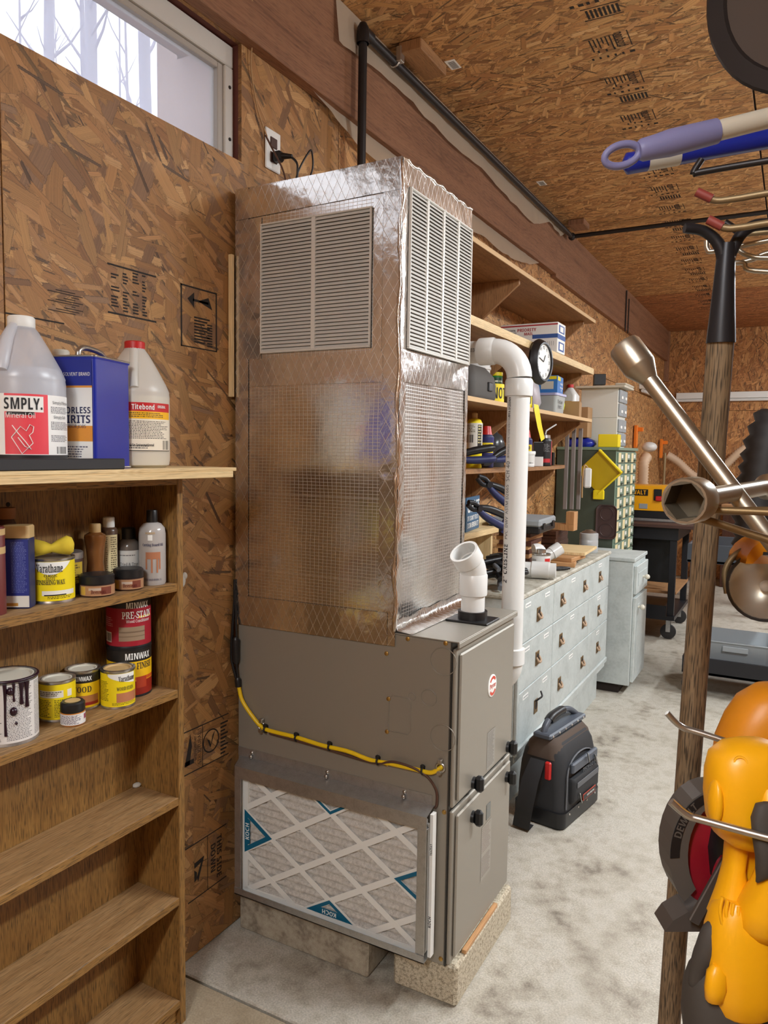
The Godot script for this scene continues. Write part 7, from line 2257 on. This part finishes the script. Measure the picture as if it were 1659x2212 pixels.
func caster(o: Node3D, base: Vector3, c: Vector3, r: float, top: float) -> void:
	var w := part(o, "caster", W(base).lathe([Vector2(0.0, -0.018), Vector2(r * 0.4, -0.018), Vector2(r * 0.8, -0.014), Vector2(r, -0.012), Vector2(r, 0.012), Vector2(r * 0.8, 0.014), Vector2(r * 0.4, 0.018), Vector2(0, 0.018)], 22, c + Vector3(0, r + 0.0004, 0), Basis(Vector3.RIGHT, PI / 2)), "rubber")
	part(w, "fork", W(base).bx(c.x - 0.016, r, c.z + 0.020, c.x + 0.016, top, c.z + 0.024).bx(c.x - 0.016, r, c.z - 0.024, c.x + 0.016, top, c.z - 0.020).bx(c.x - 0.03, top - 0.006, c.z - 0.03, c.x + 0.03, top, c.z + 0.03), "galvanized")


func hose(called: String, label: String, pts: Array, r: float, m: String, rib := 0.028) -> void:
	var path := curve(pts, 14)
	var line := [path[0]]
	var left := rib / 2
	for i in range(1, path.size()):
		var a: Vector3 = path[i - 1]
		var b: Vector3 = path[i]
		var l := a.distance_to(b)
		var at := 0.0
		while l - at >= left:
			at += left
			left = rib / 2
			line.append(a.lerp(b, at / l))
		left -= l - at
	var rad := []
	for i in line.size():
		rad.append(r if i % 2 else r * 0.8)
	var base: Vector3 = pts[0]
	solo(called, label, "hose", W(base).tube(line, rad, 16), m, base)


# ---------------------------------------------------------------- tool bag on the floor
func tool_bag() -> void:
	var o := thing("tool_bag", "black zipped tool bag with grey handle on the floor beside the chest", "bag", Vector3(0.64, 0.0, -1.235), -0.17)
	o.scale = Vector3(1.0, 0.87, 1.0)
	# local x looks towards the room, local z towards the viewer
	var body := []
	for q in [[0.0, 0.20, 0.34], [0.012, 0.215, 0.352], [0.075, 0.215, 0.352]]:
		body.append(rrect(q[1], q[2], 0.03, q[0]))
	part(o, "rubber_base", B().loft(body), "black_plastic")
	var up := []
	for q in [[0.0752, 0.205, 0.34], [0.16, 0.20, 0.34], [0.26, 0.185, 0.335], [0.32, 0.165, 0.32], [0.36, 0.13, 0.30], [0.385, 0.085, 0.28]]:
		up.append(rrect(q[1], q[2], 0.04, q[0]))
	part(o, "body", B().loft(up), "bag_black")
	part(o, "brown_panel", B().loft([rrect(0.16, 0.33, 0.04, 0.30), rrect(0.135, 0.315, 0.04, 0.355), rrect(0.09, 0.285, 0.04, 0.3865)], false, false), "bag_brown")
	# handle plate and grip
	var hp := part(o, "handle_plate", B(2).bx(-0.035, 0.385, -0.165, 0.04, 0.41, 0.165, 0.006), mat("slate", rgb(74, 80, 90), 0.45))
	for k in 6:
		part(hp, "rivet", B().ball(Vector3(0.040, 0.397, -0.14 + k * 0.056), Vector3(0.003, 0.006, 0.006), 8, 6), "steel")
	part(o, "handle", B().tube(curve([Vector3(0, 0.405, 0.14), Vector3(0, 0.435, 0.125), Vector3(0, 0.46, 0.08), Vector3(0, 0.463, 0.0), Vector3(0, 0.447, -0.08), Vector3(0, 0.405, -0.15)], 6), 0.013, 10), "slate")
	part(o, "grip", B().tube(curve([Vector3(0, 0.447, 0.10), Vector3(0, 0.46, 0.07), Vector3(0, 0.463, 0.0), Vector3(0, 0.46, -0.02)], 5), 0.019, 12), "black_plastic")
	# front flap outlined with a zip
	var arch := []
	for k in 17:
		var f := PI * k / 16.0
		arch.append(Vector3(0.0, 0.10 + 0.20 * pow(sin(f), 0.45) if k in range(1, 16) else 0.09, 0.145 * cos(f) * -1.0))
	for i in arch.size():
		arch[i].x = 0.1035 - maxf(0.0, arch[i].y - 0.2) * 0.13
	part(o, "zip", B().tube(arch, 0.004, 6), "bag_grey")
	part(o, "pocket", B().loft([rrect(0.02, 0.22, 0.008, 0.10), rrect(0.05, 0.235, 0.015, 0.12), rrect(0.05, 0.235, 0.015, 0.20), rrect(0.03, 0.225, 0.01, 0.215)], true, true), "bag_black").position = Vector3(0.10, 0.0, 0)
	part(o, "pocket_band", B().bx(0.1255, 0.175, -0.10, 0.1285, 0.20, 0.10, 0.001), "bag_grey")
	part(o, "pocket_flap", B().bx(0.098, 0.238, -0.115, 0.116, 0.285, 0.115, 0.006), "slate")
	part(o, "lettering", B().words("TECH-LC", 0.018, Vector3(0.1165, 0.228, -0.02), Vector3(0, 0, -1), Vector3.UP, 0.15), "bag_grey")
	var pt := part(o, "patch", B().bx(0.1285, 0.098, -0.07, 0.1305, 0.128, 0.05, 0.001), mat("patch_red", rgb(170, 60, 40), 0.6))
	part(pt, "patch_face", B().bx(0.1306, 0.102, -0.066, 0.1312, 0.124, 0.046), "black_plastic")
	part(pt, "lettering", B().words("VETO PRO PAC", 0.008, Vector3(0.1315, 0.113, -0.02), Vector3(0, 0, -1), Vector3.UP, 0.07), "ink_white")
	for q in [[0.12, 0.30, 0.0], [0.12, 0.265, -0.075], [0.13, 0.15, 0.085]]:
		part(o, "zip_pull", B().beam(Vector3(q[0], q[1], q[2]), Vector3(q[0] + 0.006, q[1] - 0.045, q[2] - 0.008), 0.010, 0.003, 0.001), "steel")
	part(o, "shoulder_strap", B().loft([PackedVector3Array([Vector3(-0.03, 0.30, 0.185), Vector3(0.03, 0.30, 0.185)]), PackedVector3Array([Vector3(-0.04, 0.22, 0.235), Vector3(0.03, 0.22, 0.235)]), PackedVector3Array([Vector3(-0.05, 0.12, 0.25), Vector3(0.02, 0.12, 0.25)]), PackedVector3Array([Vector3(-0.06, 0.012, 0.26), Vector3(0.01, 0.012, 0.26)]), PackedVector3Array([Vector3(-0.07, 0.006, 0.20), Vector3(0.0, 0.006, 0.20)])], false, false, false), "bag_black")
	part(o, "side_tool", B().bx(0.03, 0.22, 0.175, 0.055, 0.30, 0.19, 0.005), "red", "red tool handle in the side pocket")
	for z in [-0.12, -0.04, 0.04, 0.12]:
		part(o, "rivet", B().ball(Vector3(0.108, 0.06, z), Vector3(0.003, 0.005, 0.005), 8, 6), "steel")


# ---------------------------------------------------------------- tool rack at the right, just past the frame
const PEG_X := 1.56


func peg_hook(label: String, pts: Array, r: float, m: String, sleeve := "") -> void:
	var base: Vector3 = Vector3(PEG_X - 0.0008, pts[-1].y, pts[-1].z)
	var o := thing("peg_hook", label, "hook", base, 0.0, "hooks on the pegboard")
	var path := pts.duplicate()
	path.append(base)
	part(o, "rod", W(base).tube(curve(path, 5), r, 8), m)
	if sleeve:
		part(o, "tip_sleeve", W(base).tube([pts[0] + (pts[0] - pts[1]).normalized() * 0.002, pts[0].lerp(pts[1], 0.85)], r * 1.3, 8), sleeve)


func tool_rack() -> void:
	var pb := Vector3(PEG_X + 0.02, 0, 0.8)
	var o := thing("pegboard_stand", "brown pegboard tool stand at the right edge", "pegboard", pb)
	part(o, "board", W(pb).bx(PEG_X, 0.15, 0.34, PEG_X + 0.006, 2.3, 1.26), "cardboard")
	for z in [0.34, 1.22]:
		part(o, "upright", W(pb).bx(PEG_X + 0.0062, 0.0, z, PEG_X + 0.045, 2.3, z + 0.04), "pine")
		part(o, "foot", W(pb, 0).bx(PEG_X + 0.0455, 0.0, z, PEG_X + 0.40, 0.04, z + 0.04), "pine")
	peg_hook("bare black hook below the two broom handles", [Vector3(1.320, 1.708, 0.888), Vector3(1.3135, 1.6955, 0.890), Vector3(1.322, 1.696, 0.889), Vector3(1.38, 1.698, 0.886)], 0.0032, "black_pipe")
	peg_hook("brass hook with red tip below the black hook", [Vector3(1.319, 1.676, 0.892), Vector3(1.333, 1.668, 0.889), Vector3(1.35, 1.667, 0.888), Vector3(1.40, 1.669, 0.886)], 0.0034, "tan_metal", "dull_red")
	peg_hook("brass hook with red tip touching the fork head", [Vector3(1.331, 1.647, 0.898), Vector3(1.344, 1.639, 0.896), Vector3(1.36, 1.638, 0.895), Vector3(1.40, 1.640, 0.893)], 0.0034, "tan_metal", "dull_red")
	peg_hook("brass hook with dark tip behind the fork head", [Vector3(1.338, 1.666, 0.812), Vector3(1.352, 1.655, 0.812), Vector3(1.37, 1.653, 0.812), Vector3(1.42, 1.654, 0.812)], 0.0030, "tan_metal", "black_pipe")
	peg_hook("steel wire hook with upturned end left of the fork ferrule", [Vector3(1.324, 1.641, 0.850), Vector3(1.3255, 1.632, 0.850), Vector3(1.335, 1.630, 0.850), Vector3(1.40, 1.636, 0.848)], 0.0026, "chrome")
	peg_hook("steel wire hook sloping down right of the fork ferrule", [Vector3(1.351, 1.634, 0.835), Vector3(1.36, 1.627, 0.834), Vector3(1.38, 1.622, 0.833), Vector3(1.44, 1.620, 0.832)], 0.0026, "chrome")
	peg_hook("steel wire hook sloping up right of the fork ferrule", [Vector3(1.349, 1.627, 0.800), Vector3(1.365, 1.630, 0.800), Vector3(1.38, 1.635, 0.80), Vector3(1.44, 1.640, 0.80)], 0.0026, "chrome")
	peg_hook("lowest steel wire hook right of the fork ferrule", [Vector3(1.349, 1.620, 0.835), Vector3(1.358, 1.619, 0.833), Vector3(1.368, 1.611, 0.831), Vector3(1.44, 1.604, 0.83)], 0.0026, "chrome")
	peg_hook("dusty brass hook in front of the planer beside the lug wrench", [Vector3(1.325, 1.394, 1.004), Vector3(1.330, 1.381, 1.004), Vector3(1.345, 1.380, 1.003), Vector3(1.40, 1.380, 1.0)], 0.0030, "old_brass")
	peg_hook("dusty brass hook just under the lug wrench socket", [Vector3(1.357, 1.377, 0.965), Vector3(1.37, 1.3775, 0.965), Vector3(1.40, 1.379, 0.963), Vector3(1.45, 1.38, 0.962)], 0.0036, "old_brass")
	peg_hook("dusty brass hook sloping down below the lug wrench", [Vector3(1.343, 1.370, 0.974), Vector3(1.358, 1.366, 0.972), Vector3(1.395, 1.355, 0.968), Vector3(1.45, 1.34, 0.965)], 0.0036, "old_brass")
	peg_hook("bright steel hook over the orange saw housing", [Vector3(1.313, 1.166, 0.897), Vector3(1.326, 1.1535, 0.893), Vector3(1.345, 1.149, 0.890), Vector3(1.42, 1.138, 0.885)], 0.0032, "steel")
	peg_hook("bright steel hook across the yellow saw body", [Vector3(1.334, 1.1245, 1.008), Vector3(1.347, 1.1145, 1.005), Vector3(1.362, 1.112, 1.003), Vector3(1.43, 1.108, 1.0)], 0.0036, "steel")
	# broom handles
	var mp := thing("mop_handle", "lilac mop grip with hanging ring on a pale pole", "handle", Vector3(1.238, 1.744, 0.837))
	var d := Vector3(0.168, 0.052, -0.096).normalized()
	part(mp, "pole", B().cyl(d * 0.098, d * 0.33, 0.0105, 16), "off_white")
	part(mp, "grip", B().tube([d * 0.014, d * 0.018, d * 0.032, d * 0.048, d * 0.065, d * 0.1], [0.009, 0.0115, 0.0122, 0.0138, 0.0136, 0.0128], 18), "lilac")
	var side := d.cross(Vector3(0.4, -0.3, 0.9)).normalized()
	part(mp, "ring", B().tube(ring_path(-d * 0.004, 0.0165, d * 1.15, side * 0.62), 0.0040, 8), "lilac")
	var bh := thing("broom_handle", "blue broom handle with white band beside the mop grip", "handle", Vector3(1.224, 1.756, 0.776))
	d = Vector3(0.143, 0.032, -0.081).normalized()
	part(bh, "tip", B().tube([Vector3.ZERO, d * 0.004, d * 0.026], [0.006, 0.0118, 0.0118], 16), "blue_gloss")
	part(bh, "white_band", B().cyl(d * 0.026, d * 0.063, 0.0117, 16), "off_white")
	part(bh, "pole", B().cyl(d * 0.063, d * 0.345, 0.0112, 16), "blue_gloss")
	# garden fork standing against the rack
	var fb := Vector3(1.272, 0.002, 0.475)
	var f := thing("garden_fork", "wood-handled tool with forked black iron head leaning on the rack", "garden tool", fb)
	var hp := []
	for k in 9:
		hp.append(Vector3(1.344, 1.545, 0.878).lerp(fb + Vector3(0, 0.002, 0), k / 8.0))
	part(f, "handle", W(fb).tube(hp, [0.0125, 0.0128, 0.0135, 0.014, 0.0145, 0.0145, 0.0148, 0.015, 0.014], 12), "handle_wood")
	part(f, "ferrule", W(fb).tube([Vector3(1.3455, 1.628, 0.8815), Vector3(1.345, 1.615, 0.881), Vector3(1.3445, 1.58, 0.880), Vector3(1.344, 1.535, 0.877)], [0.0075, 0.0085, 0.0105, 0.0136], 12), "black_metal")
	part(f, "tine", W(fb).tube(curve([Vector3(1.343, 1.612, 0.882), Vector3(1.340, 1.624, 0.884), Vector3(1.333, 1.634, 0.887), Vector3(1.323, 1.6405, 0.892), Vector3(1.309, 1.642, 0.900)], 5), [0.006, 0.006, 0.006, 0.006, 0.006, 0.006, 0.0058, 0.0058, 0.0056, 0.0056, 0.0055, 0.0054, 0.0053, 0.0052, 0.0052, 0.0051, 0.005, 0.005, 0.005, 0.0048, 0.0046], 9), "black_metal")
	part(f, "tine", W(fb).tube(curve([Vector3(1.347, 1.612, 0.880), Vector3(1.351, 1.624, 0.878), Vector3(1.357, 1.637, 0.874), Vector3(1.368, 1.646, 0.867), Vector3(1.388, 1.647, 0.857)], 5), 0.0056, 9), "black_metal")
	# four-way lug wrench
	var lb := Vector3(1.365, 1.391, 0.905)
	var w := thing("lug_wrench", "dusty chromed four-way lug wrench hanging on the rack", "wrench", lb)
	var a1 := Vector3(-0.115, 0.150, -0.02).normalized()
	var a2 := Vector3(-0.033, -0.003, 0.17).normalized()
	for q in [[a1, 0.182, 0.0165], [-a1, 0.18, 0.015], [a2, 0.142, 0.019], [-a2, 0.15, 0.014]]:
		var u: Vector3 = q[0]
		part(w, "arm", B().tube([Vector3.ZERO, u * 0.03, u * (q[1] - 0.03)], 0.0085, 14), "chrome")
		var R: float = q[2]
		var bas := Basis(Quaternion(Vector3.UP, u))
		var s := part(w, "socket", B().lathe([Vector2(0.0085, q[1] - 0.044), Vector2(R * 0.62, q[1] - 0.040), Vector2(R * 0.97, q[1] - 0.028), Vector2(R, q[1] - 0.026), Vector2(R, q[1] - 0.001), Vector2(R - 0.0012, q[1] + 0.002), Vector2(R * 0.84, q[1] + 0.002)], 24, Vector3.ZERO, bas), "chrome")
		# hexagonal bore
		var hx := B()
		hx.xf = Transform3D(bas, Vector3.ZERO)
		var ring0 := PackedVector3Array()
		var ring1 := PackedVector3Array()
		for k in 6:
			var an := TAU * k / 6.0
			ring0.append(Vector3(cos(an) * R * 0.82, q[1] + 0.002, sin(an) * R * 0.82))
			ring1.append(Vector3(cos(an) * R * 0.82, q[1] - 0.026, sin(an) * R * 0.82))
		for k in 6:
			var k1 := (k + 1) % 6
			var mid := (ring0[k] + ring0[k1]) * 0.5
			hx.face([ring0[k], ring0[k1], ring1[k1], ring1[k]], -Vector3(mid.x, 0, mid.z))
			var o0 := Vector3(cos(TAU * k / 6.0) * R * 0.86, q[1] + 0.002, sin(TAU * k / 6.0) * R * 0.86)
			var om := Vector3(cos(TAU * (k + 0.5) / 6.0) * R * 0.86, q[1] + 0.002, sin(TAU * (k + 0.5) / 6.0) * R * 0.86)
			var o1 := Vector3(cos(TAU * k1 / 6.0) * R * 0.86, q[1] + 0.002, sin(TAU * k1 / 6.0) * R * 0.86)
			hx.face([o0, om, o1, ring0[k1], ring0[k]], Vector3.UP)
		hx.face(Array(ring1), Vector3.UP)
		part(s, "hex_bore", hx, "bore_dark")
	# ribbed black hose
	hose("vacuum_hose", "ribbed black vacuum hose hanging at the right edge", [Vector3(1.395, 1.475, 0.64), Vector3(1.384, 1.44, 0.645), Vector3(1.378, 1.38, 0.648), Vector3(1.376, 1.33, 0.65), Vector3(1.386, 1.275, 0.65)], 0.030, "rubber", 0.015)
	# work lamp with clear lens
	var lp := thing("work_lamp", "round unlit work lamp with clear lens hanging below the wrench", "lamp", Vector3(1.392, 1.290, 0.812))
	var ln := Basis(Quaternion(Vector3.UP, Vector3(-0.16, 0.06, 0.98).normalized()))
	part(lp, "rim", B().lathe([Vector2(0.0, -0.03), Vector2(0.018, -0.028), Vector2(0.032, -0.008), Vector2(0.0365, 0.0), Vector2(0.0365, 0.006), Vector2(0.033, 0.006)], 30, Vector3.ZERO, ln), "black_plastic")
	part(lp, "reflector", B().lathe([Vector2(0.033, 0.005), Vector2(0.024, -0.008), Vector2(0.008, -0.016), Vector2(0, -0.016)], 28, Vector3.ZERO, ln), "chrome")
	part(lp, "bulb", B().ball(ln * Vector3(0, -0.008, 0), Vector3(0.006, 0.006, 0.006), 10, 8), "pvc")
	part(lp, "lens", B().lathe([Vector2(0.0335, 0.0062), Vector2(0.026, 0.011), Vector2(0.014, 0.0135), Vector2(0, 0.014)], 28, Vector3.ZERO, ln), "clear_lens" if M.has("clear_lens") else lens_mat())
	part(lp, "bracket", B().tube(curve([ln * Vector3(-0.037, 0.0, 0.006), ln * Vector3(-0.036, 0.0, -0.02), ln * Vector3(-0.02, -0.004, -0.038), ln * Vector3(0.01, -0.008, -0.042)], 5), 0.0035, 7), "tan_metal")
	var vs := thing("orange_visor", "curved orange plastic guard above the work lamp", "guard", Vector3(1.394, 1.318, 0.79), 0.5)
	var vr := []
	for z in [-0.02, 0.02]:
		var rg := PackedVector3Array()
		for k in 11:
			var an := PI * k / 10.0
			rg.append(Vector3(cos(an) * 0.034, sin(an) * 0.028 - 0.004, z))
		vr.append(rg)
	part(vs, "shell", B().loft(vr, true, true), "tool_orange")
	# round metal pan hung high
	var pn := thing("round_pan", "round grey metal pan hanging at the upper right corner", "pan", Vector3(1.414, 1.944, 0.735))
	var pbz := Basis(Quaternion(Vector3.UP, Vector3(-0.3, -0.12, 0.94).normalized()))
	part(pn, "rim", B().lathe([Vector2(0.0, -0.03), Vector2(0.10, -0.03), Vector2(0.118, -0.018), Vector2(0.125, 0.0), Vector2(0.122, 0.004), Vector2(0.104, 0.004), Vector2(0.100, 0.0)], 48, Vector3.ZERO, pbz), "black_pipe")
	part(pn, "face", B().lathe([Vector2(0.101, 0.001), Vector2(0.09, -0.004), Vector2(0.0, -0.006)], 40, Vector3.ZERO, pbz), mat("pan_face", rgb(74, 62, 54), 0.75, 0.2))
	part(pn, "screw", B().lathe([Vector2(0.004, 0.0), Vector2(0.004, 0.006), Vector2(0, 0.006)], 8, pbz * Vector3(-0.03, 0.001, 0.088), pbz), "black_metal")
	saws()


func lens_mat() -> StandardMaterial3D:
	var m := mat("clear_lens", Color(0.9, 0.88, 0.84, 0.18), 0.06)
	m.transparency = BaseMaterial3D.TRANSPARENCY_ALPHA
	return m


func ovals(rows: Array, n := 20) -> Array:
	# rows of [centre x, y, centre z, half width, half depth]
	var out := []
	for q in rows:
		var r := PackedVector3Array()
		for k in n:
			var a := TAU * k / n
			var c := cos(a)
			var s := sin(a)
			r.append(Vector3(q[0] + q[3] * signf(c) * pow(absf(c), 0.8), q[1], q[2] + q[4] * signf(s) * pow(absf(s), 0.8)))
		out.append(r)
	return out


func saws() -> void:
	# upright yellow saw, nearest; local x to the right as one faces the rack's tools
	var o := thing("reciprocating_saw", "yellow and charcoal power saw hanging nose down, nearest the viewer", "power saw", Vector3(1.392, 1.172, 0.959), 0.499)
	var k := 1.0 / 2390.0
	var P := func(list: Array, z: float) -> Array:
		var out := []
		for q in list:
			out.append([(q[0] - 1600) * k, -(q[1] - 1590) * k * 0.99, z + (q[4] * k if q.size() > 4 else 0.0), q[2] * k, q[3] * k])
		return out
	part(o, "motor_housing", B().loft(ovals(P.call([[1612, 1588, 4, 4], [1612, 1590, 34, 26], [1608, 1602, 62, 48], [1604, 1625, 80, 62], [1602, 1665, 84, 70], [1601, 1715, 82, 72], [1602, 1765, 76, 70], [1604, 1795, 66, 62], [1610, 1812, 50, 50], [1616, 1822, 30, 36]], -0.006), 24)), "tool_yellow")
	part(o, "neck", B().loft(ovals(P.call([[1600, 1780, 32, 34, -20], [1596, 1830, 22, 30, -20], [1592, 1880, 20, 30, -18], [1590, 1930, 32, 36, -12], [1590, 1985, 52, 46, -6]], -0.004), 16)), "tool_yellow")
	part(o, "barrel", B().loft(ovals(P.call([[1592, 1935, 30, 30], [1592, 1960, 54, 48], [1596, 2010, 70, 60], [1602, 2070, 78, 68], [1604, 2130, 76, 66], [1606, 2175, 66, 58], [1606, 2196, 44, 40], [1606, 2204, 10, 10]], 0.002), 24)), "tool_yellow")
	part(o, "web", B().bx(-0.006, -0.165, -0.022, 0.03, -0.075, -0.012, 0.003), "tool_yellow")
	# handle loop on the right: thick above, swelling again at its foot
	part(o, "rear_handle", B().loft(ovals(P.call([[1640, 1650, 14, 14, 20], [1640, 1668, 40, 34, 30], [1642, 1720, 50, 44, 44], [1650, 1780, 46, 44, 52], [1654, 1830, 42, 42, 52], [1648, 1880, 48, 46, 46], [1640, 1930, 60, 54, 36], [1638, 1970, 64, 58, 28], [1640, 2000, 46, 44, 22], [1640, 2012, 14, 14, 20]], 0.0), 20)), "tool_yellow")
	part(o, "grip", B().loft(ovals(P.call([[1602, 1686, 8, 6, 74], [1600, 1692, 20, 14, 74], [1596, 1720, 24, 18, 76], [1598, 1760, 23, 20, 82], [1606, 1800, 24, 20, 84], [1606, 1830, 19, 18, 78], [1600, 1850, 8, 10, 70], [1597, 1862, 3, 4, 64]], 0.0), 16)), "tool_grip")
	part(o, "trigger_boss", B().ball(Vector3(0.010, -0.0655, 0.0405), Vector3(0.0075, 0.007, 0.006), 12, 8), "tool_yellow")
	part(o, "trigger_hole", B().ball(Vector3(0.013, -0.0655, 0.0450), Vector3(0.003, 0.003, 0.003), 8, 6), "tool_grip")
	for q in [[1646, 1868, 62], [1630, 1912, 58]]:
		var c0 := Vector3((q[0] - 1600) * k, -(q[1] - 1590) * k, q[2] * k + 0.0165)
		part(o, "slot", B().bx(c0.x - 0.0022, c0.y - 0.006, c0.z - 0.002, c0.x + 0.0022, c0.y + 0.006, c0.z + 0.0012, 0.001), "tool_grip")
	part(o, "screw_boss", B().lathe([Vector2(0.0062, -0.002), Vector2(0.0058, 0.0015), Vector2(0.0042, 0.0015), Vector2(0.0036, -0.002), Vector2(0, -0.002)], 14, Vector3(-0.015, -0.0125, 0.0140), Basis(Vector3(-0.35, 0, 0.94).cross(Vector3.UP).normalized(), -1.35)), "tool_yellow")
	part(o, "side_bump", B().ball(Vector3(-0.0315, -0.052, 0.006), Vector3(0.006, 0.021, 0.011), 12, 8), "tool_yellow")
	part(o, "seam", B().tube(curve([Vector3(0.012, -0.001, 0.006), Vector3(0.019, -0.015, 0.017), Vector3(0.021, -0.032, 0.0215)], 5), 0.0007, 5), "tool_orange")
	for j in 4:
		part(o, "finger_rib", B().tube(curve([Vector3(-0.0225 + j * 0.0042, -0.137 - j * 0.002, 0.010 + j * 0.0016), Vector3(-0.025 + j * 0.0046, -0.150 - j * 0.001, 0.0125 + j * 0.0018), Vector3(-0.0215 + j * 0.0046, -0.166 + j * 0.001, 0.0155 + j * 0.0018)], 4), 0.0017, 6), "tool_yellow")
	part(o, "side_strip", B().tube(curve([Vector3(-0.0245, -0.165, 0.002), Vector3(-0.0300, -0.190, 0.002), Vector3(-0.0345, -0.212, -0.002), Vector3(-0.0375, -0.232, -0.004)], 5), [0.003, 0.006, 0.0085, 0.0095, 0.010, 0.010, 0.010, 0.010, 0.0095, 0.009, 0.0085, 0.008, 0.0075, 0.007, 0.006, 0.004], 8), "tool_grip")
	part(o, "nose_boot", B().loft(ovals(P.call([[1566, 2070, 14, 20], [1570, 2084, 40, 36], [1578, 2120, 72, 56], [1584, 2160, 88, 66], [1590, 2220, 94, 76], [1596, 2290, 90, 78], [1600, 2320, 40, 40]], -0.008), 24)), "tool_grip")
	part(o, "lever", B().loft(ovals(P.call([[1534, 2062, 8, 8, 40], [1532, 2075, 20, 16, 46], [1530, 2110, 22, 18, 48], [1530, 2138, 18, 16, 44], [1530, 2146, 6, 6, 40]], 0.0), 12)), "tool_yellow")
	# circular saw behind it
	var c := thing("circular_saw", "circular saw with grey guard and crimson blade behind the yellow saw", "power saw", Vector3(1.353, 1.014, 0.846), 0.5)
	var gpoly := PackedVector2Array()
	for j in 15:
		var a := lerpf(deg_to_rad(62.0), deg_to_rad(232.0), j / 14.0)
		gpoly.append(Vector2(cos(a) * 0.046, sin(a) * 0.068))
	for j in 15:
		var a := lerpf(deg_to_rad(228.0), deg_to_rad(66.0), j / 14.0)
		gpoly.append(Vector2(cos(a) * 0.031 + 0.004, sin(a) * 0.053))
	part(c, "upper_guard", B().extrude(gpoly, -0.016, 0.016), mat("guard_grey", rgb(96, 90, 84), 0.45, 0.3))
	part(c, "blade", B().lathe([Vector2(0.0, -0.001), Vector2(0.062, -0.001), Vector2(0.064, 0.0), Vector2(0.062, 0.001), Vector2(0, 0.001)], 36, Vector3(0.012, -0.008, 0.002), Basis(Vector3.RIGHT, PI / 2).scaled(Vector3(0.75, 0.9, 1))), "blade_red")
	var plate := PackedVector2Array()
	for j in 12:
		var a := lerpf(deg_to_rad(105.0), deg_to_rad(185.0), j / 11.0)
		plate.append(Vector2(cos(a) * 0.0455, sin(a) * 0.066))
	for j in 12:
		var a := lerpf(deg_to_rad(185.0), deg_to_rad(105.0), j / 11.0)
		plate.append(Vector2(cos(a) * 0.036, sin(a) * 0.057))
	part(c, "badge", B().extrude(plate, 0.0162, 0.0172), "black_plastic")
	var bt := B()
	bt.letters("DEWALT", 0.008, func(x, y): return [Vector3(cos(2.5 - x * 17.0) * (0.0408 + y), sin(2.5 - x * 17.0) * (0.0615 + y), 0.0176), Vector3.BACK], 0.05)
	part(c, "lettering", bt, "guard_grey")
	part(c, "motor", B().loft(ovals([[0.030, 0.050, -0.01, 0.012, 0.02], [0.030, 0.045, -0.01, 0.026, 0.034], [0.030, 0.0, -0.01, 0.032, 0.036], [0.030, -0.03, -0.01, 0.028, 0.034], [0.030, -0.04, -0.01, 0.012, 0.02]], 20)), "black_plastic")
	var sh := B()
	sh.xf = Transform3D(Basis(Vector3.BACK, 0.02), Vector3(0.012, -0.068, 0.0))
	part(c, "shoe", sh.extrude(PackedVector2Array([Vector2(-0.060, -0.016), Vector2(0.05, -0.016), Vector2(0.05, 0.006), Vector2(-0.036, 0.006), Vector2(-0.052, -0.004)]), -0.014, 0.018), mat("shoe_grey", rgb(88, 80, 74), 0.5, 0.3))
	part(c, "depth_bar", B().beam(Vector3(-0.026, -0.064, 0.034), Vector3(0.024, 0.026, 0.024), 0.012, 0.005, 0.001, Vector3.BACK), mat("bar_grey", rgb(84, 76, 70), 0.5, 0.4))
	part(c, "lower_guard", B().lathe([Vector2(0.0, 0.0), Vector2(0.040, 0.0), Vector2(0.040, 0.004), Vector2(0, 0.004)], 28, Vector3(0.020, -0.028, 0.017), Basis(Vector3.RIGHT, PI / 2).scaled(Vector3(0.55, 0.85, 1))), "blade_red")
	# orange housing of a third saw behind
	var t := thing("jig_saw", "orange saw housing behind the other saws under the steel hook", "power saw", Vector3(1.420, 1.152, 0.815), 0.499)
	part(t, "housing", B().loft(ovals([[0.0, 0.036, -0.01, 0.006, 0.006], [-0.002, 0.033, -0.01, 0.026, 0.02], [-0.005, 0.02, -0.01, 0.040, 0.03], [-0.009, 0.0, -0.01, 0.048, 0.034], [-0.014, -0.025, -0.01, 0.052, 0.036], [-0.018, -0.05, -0.01, 0.050, 0.034], [-0.018, -0.07, -0.01, 0.036, 0.028], [-0.018, -0.078, -0.01, 0.010, 0.01]], 24)), "tool_orange")
	part(t, "handle", B().tube(curve([Vector3(0.02, 0.02, 0.02), Vector3(0.03, -0.01, 0.028), Vector3(0.028, -0.04, 0.024), Vector3(0.01, -0.06, 0.012)], 5), 0.013, 12), "tool_orange")
	part(t, "switch", B().bx(0.012, -0.03, 0.026, 0.020, 0.0, 0.036, 0.003), "black_plastic")
	part(t, "knob", B().tube([Vector3(-0.062, -0.046, 0.008), Vector3(-0.068, -0.046, 0.009), Vector3(-0.078, -0.046, 0.010)], [0.004, 0.008, 0.008], 10), "black_plastic")
